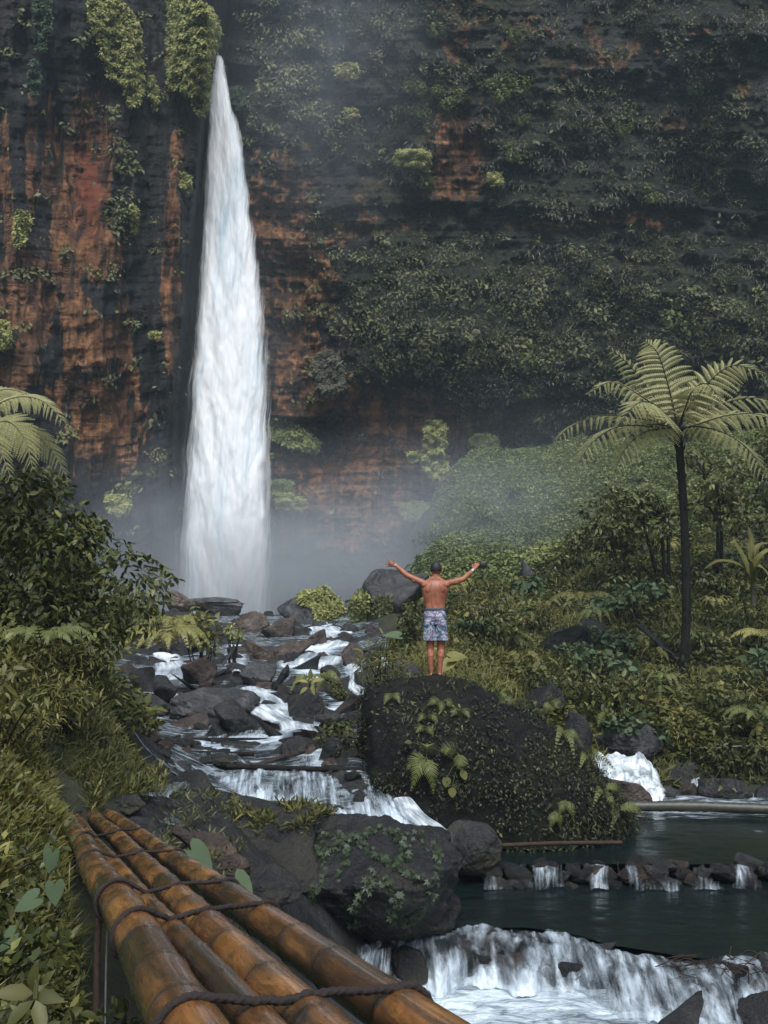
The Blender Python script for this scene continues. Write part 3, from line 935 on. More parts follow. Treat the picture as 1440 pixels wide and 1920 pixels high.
big_boulder, BB = lump('huge dark moss-covered boulder the man stands on',
    [(678, 1330), (684, 1296), (700, 1281), (740, 1275), (790, 1272), (830, 1272), (880, 1284), (930, 1306), (970, 1328), (1010, 1352), (1050, 1388), (1090, 1425), (1130, 1465), (1165, 1505), (1198, 1548)], M_rock_dark,
    [13.4, 13.0, 13.0, 12.95, 13.0, 13.2, 14.0], [15.0, 15.1, 15.1, 15.0, 14.9, 14.8, 14.7], [16.6, 16.8, 16.8, 16.6, 16.2, 15.8, 15.4],
    [(678, 1500), (720, 1540), (760, 1560), (850, 1568), (1000, 1568), (1100, 1565), (1198, 1560)], pe=.62, noise=.16, seed=5, left_round=.05, right_round=.25)
def poly_boulder(label, px0, px1, py0, py1, Y, depth, planes, mat, seed, name='boulder', cat='boulder', sharp=22, rough=.05, fine=.02, tint=1.0, k=7, sink=.2):
    """boulder cut by a few big faces: planes = [((normal), distance)] in the unit box"""
    V, Fc = ico(k)
    N = nrm([p[0] for p in planes]); hh = np.array([p[1] for p in planes])
    d = np.maximum(V @ N.T, 1e-3) / hh[None]
    R = (d ** sharp).sum(1) ** (-1.0 / sharp)
    P = V * R[:, None]
    P -= (P.max(0) + P.min(0)) / 2; P /= (P.max(0) - P.min(0)) / 2
    s = Y / F
    Rv = np.array([(px1 - px0) / 2 * s, depth / 2, (py1 - py0) / 2 * s])
    c = W((px0 + px1) / 2, (py0 + py1) / 2, Y)
    P = P * Rv
    n = rough * 2.2 * fbm(P * 1.3 + seed, 5, seed) + rough * (ridged(P * 2.4 + seed, 5, seed) - .6) + fine * fbm(P * 11, 3, seed) + fine * .6 * (ridged(P * 7, 2, seed) - .6)
    P = P * (1 + n[:, None] * 1.2) + c
    o = to_obj(name, rock_mesh(name, P, Fc, mat), origin=(c[0], c[1], P[:, 2].min()), label=label, cat=cat)
    o.color = (tint,) * 3 + (1,)
    return o
front_boulder = poly_boulder('broad dark boulder with trailing ivy beside the bamboo bridge', 505, 864, 1556, 1742, 10.2, 2.0,
    [((-.20, -.50, .84), .50), ((.25, .25, 1), .74), ((-.15, -1, -.62), .60), ((.92, -.35, -.1), .88), ((-.80, -.5, -.45), .74), ((-.75, -.1, .7), .80), ((.50, -.80, -.45), .74), ((.62, -.15, .8), .76), ((0, 1, 0), 1), ((0, 0, -1), 1), ((1, .5, 0), 1), ((-1, .5, 0), 1)],
    M_rock, 17, rough=.12, fine=.035, tint=.65)
ledge = poly_boulder('long flat rock ledge with grass tufts behind the bamboo bridge', 300, 640, 1506, 1640, ground_Y(480, 1590) + .75, 1.5,
    [((-.1, -.35, 1), .70), ((.2, .2, 1), .8), ((0, -1, .15), .8), ((1, -.2, .2), .95), ((-1, -.2, .4), .85), ((.5, -.8, .4), .86), ((-.5, -.8, .3), .84), ((0, 1, 0), 1), ((0, 0, -1), 1)],
    M_rock, 23, 'rock_ledge', 'rock ledge', rough=.09, tint=.8)
G, B_, D_ = M_rock_grey, M_rock_brown, M_rock
R_ = [ # label, cx, cy, w, h, mat, tint, facets
 ('pale rounded mist-veiled rock left of the waterfall foot', 339, 1128, 58, 42, B_, 1.3, 16),
 ('low jagged ridge of rock right at the waterfall foot', 402, 1140, 120, 40, G, 1.1, 10),
 ('wide brown rock below the waterfall foot with a flat top', 467, 1168, 80, 44, B_, .9, 12),
 ('dark block right of the wide brown rock under the falls', 522, 1180, 62, 46, B_, .6, 9),
 ('large grey rounded boulder with a mossy right side beside the falls', 578, 1141, 118, 66, G, .75, 26),
 ('biggest grey boulder in the mist behind the man', 735, 1120, 140, 108, G, .7, 18),
 ('orange-brown angular rock in the middle of the torrent', 487, 1222, 64, 52, B_, 1.5, 9),
 ('brown pointed rock above the dark wet blocks on the left', 375, 1258, 62, 52, B_, .9, 9),
 ('dark wet block lying against the brown pointed rock', 355, 1280, 60, 38, D_, 1.2, 8),
 ('black wet stone beside the white chute on the left', 310, 1294, 48, 56, D_, .7, 9),
 ('pale grey-brown rounded stone under the leafy bush', 217, 1286, 48, 38, B_, 1.3, 12),
 ('dark stone just right of the pale rounded stone', 270, 1278, 58, 54, D_, .7, 12),
 ('light grey faceted rock at the centre of the stream', 485, 1266, 66, 52, G, 1.1, 8),
 ('dark grey rock leaning on the light faceted rock', 520, 1272, 48, 54, G, .55, 8),
 ('grey angular rock left of the small upper chute', 421, 1232, 44, 50, G, .8, 9),
 ('small dark brown stone under the grey angular rock', 417, 1258, 46, 34, B_, .5, 10),
 ('round brown stone at the head of the upper rapids', 592, 1198, 42, 38, B_, .8, 14),
 ('long flat brown rock left of the upper rapids', 552, 1212, 84, 30, B_, 1.0, 10),
 ('dark broken rock under the middle rapids', 572, 1248, 62, 44, D_, 1.0, 9),
 ('wide smooth wet slab with water running over its right end', 405, 1318, 166, 56, G, .8, 22),
 ('tall black split boulder in front of the wet slab', 447, 1350, 90, 74, D_, 1.0, 8),
 ('brown rock at the right foot of the split boulder', 512, 1366, 60, 48, B_, .75, 9),
 ('black boulder in the middle of the lower rapids', 572, 1326, 74, 54, D_, .9, 10),
 ('rounded brown-grey stone right of the upper rapids', 662, 1226, 44, 44, B_, .7, 16),
 ('mossy brown stone right of the fern tuft', 640, 1296, 46, 48, B_, .7, 14),
 ('broad brown stone left of the huge boulder', 650, 1325, 72, 40, B_, .55, 12),
 ('low pale stone under the broad brown stone', 620, 1352, 62, 30, G, .7, 12),
 ('smooth oval dark stone above the middle cascade', 558, 1398, 62, 36, D_, .9, 20),
 ('small dark stone over the oval stone', 575, 1358, 56, 26, D_, .8, 10),
 ('long low dark stone above the left cascade', 405, 1426, 76, 27, D_, .9, 12),
 ('flat dark stone between the two upper log sills', 468, 1402, 104, 26, D_, .9, 10),
 ('flat mossy stone right above the main cascade', 505, 1425, 120, 20, B_, .5, 10),
 ('low wet brown slab left of the split boulder', 355, 1350, 76, 30, B_, .7, 12),
 ('flat dark slab beside the grassy bank', 290, 1322, 64, 38, D_, 1.2, 10),
 ('dark stone with a small plant on its top', 410, 1372, 62, 38, D_, .7, 10),
 ('bulky black rock in the left branch of the cascade', 357, 1478, 92, 64, D_, 1.0, 12),
 ('grey rock behind the bright fern clump', 748, 1262, 78, 56, G, .6, 10),
 ('small grey rock below the bright fern clump', 690, 1272, 52, 34, G, .5, 10),
 ('shaded rock wedged left of the huge boulder', 676, 1378, 66, 62, D_, .8, 10),
 ('shaded low rock above the right end of the cascade', 625, 1404, 60, 46, D_, .6, 10),
 ('bluish grey block under the leafy bush at far left', 104, 1286, 66, 44, G, .8, 8),
 ('dark stone hidden under the leafy bush', 78, 1290, 46, 44, D_, .8, 8),
 ('round pitted black boulder at the corner of the huge boulder', 888, 1580, 106, 80, D_, 1.3, 40),
 ('dark rounded rock in front of the right white torrent', 1172, 1480, 96, 50, B_, .7, 16),
 ('large grey overhanging rock above the right white torrent', 1178, 1390, 132, 62, G, .6, 10),
 ('black rock at the right edge of the right torrent', 1262, 1450, 76, 44, D_, .8, 10),
 ('broad dark mossy rock by the long bamboo pipe', 1358, 1484, 96, 54, D_, .9, 16),
 ('dark rock cut by the right border near the bamboo pipe', 1436, 1490, 44, 46, D_, .9, 12),
 ('small striped stone amid the right rapids', 1244, 1487, 46, 26, G, .7, 12),
 ('small brown stone amid the right rapids', 1290, 1484, 42, 32, B_, .7, 12),
 ('lone grey rock on the hillside right of the man', 1001, 1064, 56, 40, G, .75, 9),
 ('dark pointed rock below the pale-leaved bushes', 1062, 1124, 54, 34, D_, .8, 9),
 ('large dark slanted rock behind the tree fern trunk', 1252, 1214, 96, 88, D_, .8, 8),
 ('grassy dark mound rock on the slope right of the man', 1060, 1208, 120, 70, M_rock_dark, 1.2, 14),
 ('dark rock in the grass above the grassy mound', 1110, 1185, 70, 50, D_, .6, 10),
 ('shaded rock with a small fern right of the huge boulder', 1025, 1318, 92, 78, D_, .7, 12),
 ('leaning dark slab beside the fern-topped rock', 1082, 1378, 56, 92, D_, .9, 9),
 ('grey flat stone in the slope grass', 1118, 1148, 40, 24, G, .6, 10),
 ('black wet rock poking up at the bottom right', 1272, 1906, 116, 56, D_, .9, 11),
 ('black rock at the right border below the weir', 1418, 1884, 86, 68, D_, .8, 11),
 ('dark boulder left under the weir lip', 768, 1806, 66, 52, D_, .7, 18),
 ('flat reddish-brown rock below the left end of the ledge', 385, 1580, 130, 44, B_, .8, 12),
 ('angular dark rock between bridge and ivy boulder', 500, 1660, 130, 74, D_, 1.0, 9),
 ('small brown rock touching the bridge above the pale leaves', 335, 1562, 60, 30, B_, .7, 10),
 ('dark stepped rock at the far end of the bridge', 235, 1506, 90, 30, D_, 1.0, 11),
 ('low reddish rock between ledge and bridge', 432, 1620, 74, 40, B_, .8, 12),
 ('dark wet rock left of the ledge beside the far bridge end', 270, 1552, 80, 34, D_, .9, 14),
 ('small rock in the middle of the main cascade', 671, 1492, 24, 24, D_, .8, 12),
 ('rock at the foot of the main cascade', 620, 1520, 60, 30, D_, .7, 12),
 ('dark rock at the right end of the main cascade', 735, 1500, 46, 40, D_, .7, 12),
 ('pair-topped rock at the right of the plunge stream', 620, 1262, 40, 30, D_, .8, 10),
 ('round stone near the hidden right rapids', 700, 1240, 34, 26, D_, .8, 14),
]
Yfix = {'large grey rounded boulder with a mossy right side beside the falls': 37, 'biggest grey boulder in the mist behind the man': 35,
        'pale rounded mist-veiled rock left of the waterfall foot': 41, 'low jagged ridge of rock right at the waterfall foot': 42,
        'dark boulder left under the weir lip': 9.85, 'round pitted black boulder at the corner of the huge boulder': 12.2,
        'black wet rock poking up at the bottom right': 8.3, 'black rock at the right border below the weir': 8.8,
        'dark rounded rock in front of the right white torrent': 16.3, 'bulky black rock in the left branch of the cascade': 12.6}
ROCKS = {}
for i, (lb, cx, cy, w, h, m, t, f) in enumerate(R_):
    big = w > 90
    ROCKS[lb] = rock(lb, cx, cy, w, h, m, seed=100 + i, Y=Yfix.get(lb), tint=t, k=6 if w > 60 else 5, facets=f, rough=.17, name='boulder' if big else 'rock', cat='boulder' if big else 'rock')
# lesser stones filling the torrent bed between the named ones
rr = np.random.default_rng(5)
protos = [rock_shape(900 + i, 4, 10 + i, 14, .14) for i in range(7)]
pm = [rock_mesh('rock', P * .5, Fc, [M_rock, M_rock_brown, M_rock_grey][i % 3]) for i, (P, Fc) in enumerate(protos)]
def stone(px, py, size, label, group, Y=None, flat=.7, tint=.8, z=None):
    Y = Y or ground_Y(px, py)
    p = W(px, py, Y)
    if z is not None: p[2] = z
    o = bpy.data.objects.new('rock', pm[rr.integers(len(pm))])
    C.objects.link(o)
    s = size * Y / F
    o.location = p
    o.scale = (s * rr.uniform(.8, 1.2), s * rr.uniform(.8, 1.2), s * flat * rr.uniform(.8, 1.2))
    o.rotation_euler = (rr.uniform(-.3, .3), rr.uniform(-.3, .3), rr.uniform(0, 6.3))
    o.color = (tint, tint, tint, 1)
    return tag(o, label, 'rock', None, group)
n = 0
for i in range(700):
    Y = math.exp(rr.uniform(math.log(12.8), math.log(40)))
    l = np.interp(Y, STREAM[:, 0], STREAM[:, 1]); r = np.interp(Y, STREAM[:, 0], STREAM[:, 2])
    px = rr.uniform(l, r); 
    X = (px - 720) / F * Y
    z = float(H(np.array([X]), np.array([Y]))[0])
    qx, qy = PX((X, Y, z))
    if any(abs(qx - a[1]) < a[3] * .38 and abs(qy - a[2]) < a[4] * .4 for a in R_): continue
    stone(qx, qy, rr.uniform(13, 42), 'one of the lesser dark stones scattered over the torrent bed', 'lesser stones of the torrent bed', Y=Y, tint=rr.uniform(.5, 1.2))
    n += 1
    if n > 210: break
# upper weir: a row of stones holding back the pool
for i in range(64):
    px = 905 + i * 9.6 + rr.uniform(-6, 6)
    lvl = rr.integers(3)
    stone(px, 0, rr.uniform(26, 52), 'one of the small wet black stones piled up as the upper weir', 'stones of the upper weir', Y=12.25 - lvl * .13 + rr.uniform(-.05, .05), z=[.17, .10, .0][lvl] + rr.uniform(-.03, .03), tint=rr.uniform(.4, .9))
# lower weir: stones under the falling sheet
for i in range(70):
    px = 690 + i * 13 + rr.uniform(-8, 8)
    Yl = np.interp(px, LIP[:, 0], lipY)
    lvl = rr.integers(2)
    stone(px, 0, rr.uniform(45, 90), 'one of the dark stones under the water of the nearest weir', 'stones of the nearest weir', Y=Yl - [.05, .28][lvl] + rr.uniform(-.05, .05), z=[-.14, -.3][lvl] + rr.uniform(-.04, .04), tint=rr.uniform(.3, .8))
# ================================================================== running water
NL = 34
lt = LIP[(LIP[:, 0] >= 640) & (LIP[:, 0] <= 1600)]
tl = W(lt[:, 0], lt[:, 1], np.interp(lt[:, 0], LIP[:, 0], lipY)); tl[:, 2] = .008
def shape_lip(P, amp, seed):
    Q = catmull(P, 90)
    Q[:, 1] += amp * fbm(Q * 3.1, 3, seed)
    return Q
tl = shape_lip(tl, .28, 4)
bl = tl.copy(); bl[:, 1] -= .62 + .12 * fbm(tl * 2.2, 3, 8); bl[:, 2] = -.37
cascade('near_weir_cascade', tl, bl, M_cascade, 'wide white cascade pouring over the nearest weir', nu=420, nv=50, lump=.26, seed=3, dens=.04)
bl2 = bl.copy(); bl2[:, 1] += .16
cascade('near_weir_cascade', tl + (0, .05, -.01), bl2, M_cascade_fine, 'broken strands of water close against the stones of the nearest weir', nu=420, nv=50, lump=.18, seed=12, dens=-.02)
# left plume over the round stone
tp = W([700, 740, 780, 815, 850], [1748, 1735, 1730, 1738, 1765], 9.9); tp[:, 2] = [.0, .07, .10, .06, .0]
# side fans at the left
fl = W([735, 715, 695, 680], [1742, 1748, 1758, 1775], [9.7, 9.65, 9.6, 9.5]); fl[:, 2] = .02
fb = W([735, 700, 668, 640], [1835, 1832, 1822, 1805], [9.0, 9.0, 9.1, 9.2]); fb[:, 2] = -.37
cascade('weir_side_fan', fl, fb, M_cascade, 'fan of streaky water at the left end of the nearest weir', nu=90, nv=40, lump=.06, seed=5, dens=.02)
# upper weir trickles
xs = np.linspace(905, 1560, 60)
t = W(xs, 1600, 12.2); t[:, 2] = .197; t[:, 1] += .12 * fbm(t * 3.3, 3, 3)
bb = W(xs, 1630, 11.85); bb[:, 2] = .005; bb[:, 1] += .15 * fbm(bb * 4, 2, 2)
cascade('upper_weir_fall', t, bb, M_trickle, 'broken row of small lacy falls between the stones of the upper weir', nu=400, nv=26, lump=.14, seed=20,
        dfn=lambda x, y: -.13 + .42 * fbm(np.stack([x / 34, y * 0, y / 90], -1), 2, 6))
# main middle cascade
xs = np.array([395, 440, 490, 540, 590, 640, 690, 735])
t = W(xs, [1452, 1444, 1442, 1442, 1444, 1446, 1450, 1470], 13.75)
bb = W(np.array([385, 430, 490, 545, 600, 655, 720, 790]), [1505, 1506, 1508, 1522, 1530, 1535, 1538, 1545], [12.9, 12.8, 12.7, 12.6, 12.6, 12.6, 12.5, 12.5])
t = shape_lip(t, .15, 7)
cascade('main_cascade', t, bb if False else catmull(bb, 90), M_cascade, 'broad stepped cascade between the ledge and the log sill', nu=300, nv=70, lump=.30, seed=31, dens=.045, arc=.15)
cascade('main_cascade', t + (0, .08, -.02), catmull(bb, 90) + (0, .15, 0), M_cascade_fine, 'thin inner veil behind the broad stepped cascade', nu=300, nv=70, lump=.2, seed=37, dens=.0, arc=.15)
ribbon('side_rapid', [(368, 408, 1440), (330, 385, 1458), (285, 350, 1474), (255, 320, 1488), (262, 345, 1502)], M_cascade, 'thin white water sliding off left of the black rock', dens=.04, lump=.05, seed=3)
ribbon('lower_rapid', [(735, 775, 1495, 12.7), (755, 800, 1525, 12.5), (785, 835, 1550, 12.35), (810, 850, 1568, 12.25), (820, 870, 1640, 12.1)], M_rapid, 'blue-white run curling round the foot of the huge boulder', dens=.0, lump=.05, seed=4)
ribbon('upper_rapid', [(566, 650, 1178), (576, 682, 1190), (585, 684, 1206), (545, 668, 1222), (515, 640, 1240), (545, 618, 1258)], M_rapid, 'widest white rapids below the mossy boulder', off=.35, dens=.04, lump=.12, seed=6)
ribbon('middle_chute', [(430, 455, 1215), (428, 458, 1232), (430, 455, 1250), (436, 452, 1260)], M_rapid, 'small white chute between grey angular and orange rocks', off=.5, seed=7, dens=.04)
ribbon('left_torrent', [(285, 315, 1224), (286, 346, 1236), (288, 366, 1254), (280, 348, 1270), (272, 306, 1284), (264, 292, 1302)], M_rapid, 'bright white torrent beside the leafy bush', off=.5, dens=.08, seed=8)
ribbon('left_trickle', [(322, 336, 1300), (318, 332, 1318)], M_rapid, 'tiny white trickle under the black wet stone', off=.5, nv=20, seed=9)
ribbon('hidden_right_rapid', [(648, 672, 1248), (655, 690, 1268), (652, 682, 1286), (664, 700, 1298), (668, 690, 1310)], M_rapid, 'narrow white rapid left of the fern clump', off=.4, seed=10, dens=.02)
ribbon('slab_rapid', [(448, 492, 1290), (452, 520, 1304), (456, 545, 1322), (480, 575, 1338), (515, 590, 1354), (535, 600, 1374)], M_rapid, 'white sheet sliding over the right end of the wet slab', off=.5, dens=.03, seed=11)
ribbon('right_trickle', [(592, 614, 1326), (588, 606, 1346), (586, 600, 1362)], M_rapid, 'white strip beside the low pale stone', off=.4, nv=30, seed=12)
ribbon('sill_water', [(360, 560, 1372), (350, 560, 1388)], M_cascade, 'thin water sheet above the first log sill', off=.25, nv=20, seed=13, dens=.03)
ribbon('sill_fall', [(350, 545, 1388), (345, 545, 1405)], M_cascade, 'ragged little falls under the first log sill', off=.35, nv=24, seed=14, dens=.0)
ribbon('sill_run', [(335, 450, 1412), (340, 470, 1434)], M_cascade, 'glassy run below the second log sill', off=.3, nv=24, seed=15, dens=.02)
ribbon('sill_run', [(560, 640, 1416), (556, 650, 1438)], M_cascade, 'short white run left of the shaded leafy rocks', off=.3, nv=24, seed=16, dens=.02)
ribbon('ledge_trickle', [(300, 338, 1538, 9.4), (300, 360, 1552, 9.2)], M_cascade, 'shallow trickle at the left end of the flat ledge', nv=20, seed=17)
# the water filling the low places of the whole torrent bed
sv = np.exp(np.linspace(math.log(12.6), math.log(46), 420)); su_ = np.linspace(0, 1, 200)
sl_ = np.interp(sv, STREAM[:, 0], STREAM[:, 1]) - 10; sr_ = np.interp(sv, STREAM[:, 0], STREAM[:, 2]) + 10
SPX = sl_[None] + (sr_ - sl_)[None] * su_[:, None]; SY = np.broadcast_to(sv[None], SPX.shape)
SX = (SPX - 720) / F * SY
SZ = H(SX, SY, True) + .045 + .001 * SY
SP = np.stack([SX, SY, SZ], -1)
SP[..., 2] += .02 * fbm(SP * 4, 3, 2)
qx, qy = PX(SP)
paths = [[(612, 1178), (630, 1200), (600, 1225), (560, 1245)], [(320, 1225), (320, 1255), (285, 1285)], [(443, 1215), (443, 1255)], [(660, 1245), (672, 1275), (684, 1308), (640, 1330), (600, 1345), (595, 1370)], [(480, 1285), (520, 1320), (565, 1360), (520, 1380), (420, 1392)], [(700, 1240), (760, 1240)], [(380, 1395), (430, 1405), (400, 1430)], [(590, 1380), (600, 1430)], [(560, 1245), (600, 1280), (640, 1310)]]
fo = np.zeros_like(qx)
for p_ in paths:
    for (x0, y0), (x1, y1) in zip(p_[:-1], p_[1:]):
        t_ = np.clip(((qx - x0) * (x1 - x0) + (qy - y0) * (y1 - y0)) / ((x1 - x0) ** 2 + (y1 - y0) ** 2), 0, 1)
        d_ = np.hypot(qx - x0 - t_ * (x1 - x0), (qy - y0 - t_ * (y1 - y0)) * 1.3)
        fo = np.maximum(fo, .95 * np.exp(-(d_ / 26) ** 2))
fo = np.maximum(fo, .50)
to_obj('stream', grid_mesh('stream', SP, [M_stream], {'foam': fo}, uv=False), label='foaming water running between the rocks of the torrent bed', cat='water', kind='structure')
# right torrent
rt = W([1108, 1140, 1175, 1205, 1232], [1420, 1414, 1412, 1418, 1440], 17.3)
rb = W([1112, 1145, 1180, 1220, 1250], [1500, 1506, 1508, 1506, 1500], 16.7)
rt = shape_lip(rt, .2, 9); rt[:, 2] += .10 * fbm(rt * 5, 3, 2); rb = catmull(rb, 90)
cascade('right_torrent', rt, rb, M_rapid, 'bright white torrent tumbling behind the huge boulder on the right', nu=90, nv=60, lump=.40, seed=41, dens=.03, arc=-.2)
ribbon('right_rapid', [(1190, 1310, 1484, 17.6), (1180, 1420, 1496, 17.3), (1180, 1440, 1506, 17.0)], M_rapid, 'low white rapids running along the bamboo pipe', dens=-.02, lump=.06, seed=43)
ribbon('right_rapid', [(1296, 1318, 1452, 18.0), (1290, 1315, 1470, 17.7), (1285, 1330, 1488, 17.5)], M_rapid, 'small white spill left of the broad mossy rock', dens=.02, lump=.05, seed=44, nv=30)

# ================================================================== logs, pipes, hose
def pole_obj(name, pts, rad, mat, label, cat, seg=10, nodes=True):
    P = catmull(pts, 60)
    s = np.linspace(0, 1, 60)
    r = np.full(60, rad)
    if nodes: r = r * (1 + .12 * (np.abs((s * 9) % 1 - .5) < .06))
    a = Acc(); add_tube(a, P, r, seg)
    return to_obj(name, a.mesh(name, [mat]), origin=P[0], label=label, cat=cat)
pole_obj('bamboo_pipe', [W(1178, 1512, 15.4), W(1300, 1512, 15.3), W(1440, 1517, 15.1), W(1700, 1526, 14.6)], .075, M_pole_old, 'long thick weathered bamboo pipe crossing the upper pool', 'bamboo pipe', 14)
pole_obj('wooden_pole', [W(942, 1585, 12.45), W(1050, 1581, 12.45), W(1166, 1580, 12.45)], .026, M_stick, 'thin brown pole resting on the upper weir stones', 'pole', 8, False)
pole_obj('log_sill', [W(350, 1388, ground_Y(445, 1388) - .35), W(445, 1387, ground_Y(445, 1388) - .35), W(545, 1389, ground_Y(445, 1388) - .35)], .035, M_bark, 'uppermost thin log sill laid across the stream', 'log sill', 8, False)
pole_obj('log_sill', [W(335, 1411, ground_Y(400, 1411) - .35), W(400, 1412, ground_Y(400, 1411) - .35), W(476, 1414, ground_Y(400, 1411) - .35)], .03, M_bark, 'short log sill left above the main cascade', 'log sill', 8, False)
pole_obj('log_sill', [W(425, 1437, 13.7), W(560, 1441, 13.7), W(700, 1444, 13.7)], .035, M_bark, 'lowest and longest log sill along the main cascade lip', 'log sill', 8, False)
pole_obj('hose', [W(1265, 1394, 18.6), W(1290, 1401, 18.4), W(1340, 1403, 18.3), W(1390, 1399, 18.2), W(1450, 1401, 18.0), W(1560, 1405, 17.5)], .014, M_hose, 'thin pale hose strung along the bank above the pipe', 'hose', 6, False)
pole_obj('thin_pole', [W(1095, 1372, 19.0), W(1128, 1373, 18.9)], .016, M_hose, 'short pale rod beside the grey overhanging rock', 'rod', 6, False)
# ================================================================== bamboo bridge
def planeP(px, py, dz=0.0):
    d = W(px, py, 1.0) - CAM       # z = 2.59 - .136 Y
    Y = (3 - 2.59 - dz) / (-.136 - d[2])
    return CAM + d * Y
P1 = [planeP(125, 1527), planeP(195, 1660), planeP(275, 1800), planeP(335, 1900)]
P2 = [planeP(160, 1512), planeP(240, 1650), planeP(366, 1800), planeP(462, 1900)]
P3 = [None, planeP(297, 1650), planeP(448, 1796), planeP(560, 1898)]
P4 = [None, planeP(376, 1650), planeP(613, 1822), planeP(720, 1885)]
far1 = P1[0]
direc = nrm(P1[0] - P1[3])
side = nrm(np.cross(direc, (0, 0, 1)))
bridge_root = empty('bamboo_bridge', P1[1] * .5 + P4[1] * .5 - np.array([0, 0, .5]), 'narrow footbridge of four lashed orange-brown bamboo poles', 'footbridge')
POLES = []
spec = [(P1[1], P1[3], .057, 1, 7.9), (P2[1], P2[3], .034, 2, 8.5), (P3[1], P3[3], .047, 3, 9.0), (P4[1], P4[3], .046, 4, 9.3)]
def zplane(Y): return 2.59 - .136 * Y
for (A, B2, r0, sd, yfar) in spec:
    d = (A - B2) / (A[1] - B2[1])
    # straight in plan between the two seen points, carried on to both ends
    Yn = .55
    far = A + d * (yfar - A[1]) * .985
    near = B2 + d * (Yn - B2[1])
    pts = []
    for Y in np.linspace(Yn, yfar, 7):
        X = np.interp(Y, [Yn, B2[1], A[1], yfar], [near[0], B2[0], A[0], far[0]])
        pts.append((X, Y, zplane(Y)))
    pts = np.array(pts)
    rs = np.random.default_rng(sd)
    pts[1:-1, 0] += rs.uniform(-.008, .008, 5); pts[1:-1, 2] += rs.uniform(-.010, .010, 5)
    n = 1100
    P = catmull(pts, n)
    s = np.concatenate([[0], np.cumsum(np.linalg.norm(np.diff(P, axis=0), axis=1))])
    nodes = []
    x = rs.uniform(.05, .3)
    while x < s[-1]:
        nodes.append(x); x += rs.uniform(.26, .40) * (1.0 if sd != 2 else .8)
    nodes = np.array(nodes)
    rad = r0 * np.interp(s, [0, s[-1]], [.98, .98 if sd < 3 else 1.12])
    dn = s[:, None] - nodes[None]
    rad = rad * (1 + .045 * np.exp(-(dn / .008) ** 2).sum(1) - .035 * np.exp(-((dn - .014) / .006) ** 2).sum(1) + .03 * np.exp(-(np.abs(dn) / .03)).sum(1))
    tone = np.zeros(n)
    idx = np.searchsorted(nodes, s)
    tone = rs.uniform(0, 1, len(nodes) + 2)[idx]
    nodeA = np.clip(np.exp(-((dn - .012) / .008) ** 2).sum(1) * 1.0, 0, 1)
    seg = 40
    G_ = tube_pts(P, rad, seg)
    ang = np.linspace(0, 2 * math.pi, seg, endpoint=False)
    # sides of the poles stay damp and grown over with dark algae
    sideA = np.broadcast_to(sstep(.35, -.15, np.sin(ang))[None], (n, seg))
    G_ = np.concatenate([G_, G_[:, :1]], 1)
    sideA = np.concatenate([sideA, sideA[:, :1]], 1)
    UV = np.stack([np.broadcast_to(np.linspace(0, 1, seg + 1)[None] * .45 + sd, (n, seg + 1)), np.broadcast_to(s[:, None], (n, seg + 1))], -1)
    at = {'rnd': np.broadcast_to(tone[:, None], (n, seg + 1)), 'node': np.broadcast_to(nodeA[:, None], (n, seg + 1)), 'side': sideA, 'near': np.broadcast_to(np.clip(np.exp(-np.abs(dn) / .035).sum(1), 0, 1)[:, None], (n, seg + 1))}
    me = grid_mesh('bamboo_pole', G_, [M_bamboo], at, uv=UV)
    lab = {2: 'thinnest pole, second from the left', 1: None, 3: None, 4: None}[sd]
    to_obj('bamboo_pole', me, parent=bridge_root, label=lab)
    POLES.append((P, rad, s))
    # far end: dark hollow cut
    a = Acc(); e = P[-1]; ring = tube_pts(P[-3:], rad[-3:], 24)[-1]
    rin = e + (ring - e) * .78
    a.add(np.vstack([ring, rin]), [(i, (i + 1) % 24, 24 + (i + 1) % 24, 24 + i) for i in range(24)], .5, 0)
    a.add(np.vstack([rin, rin + (P[-1] - P[-12]) * -1.5]), [(i, (i + 1) % 24, 24 + (i + 1) % 24, 24 + i) for i in range(24)], .5, 1)
    to_obj('cut_end', a.mesh('cut_end', [M_stick, M_black]), parent=bridge_root)

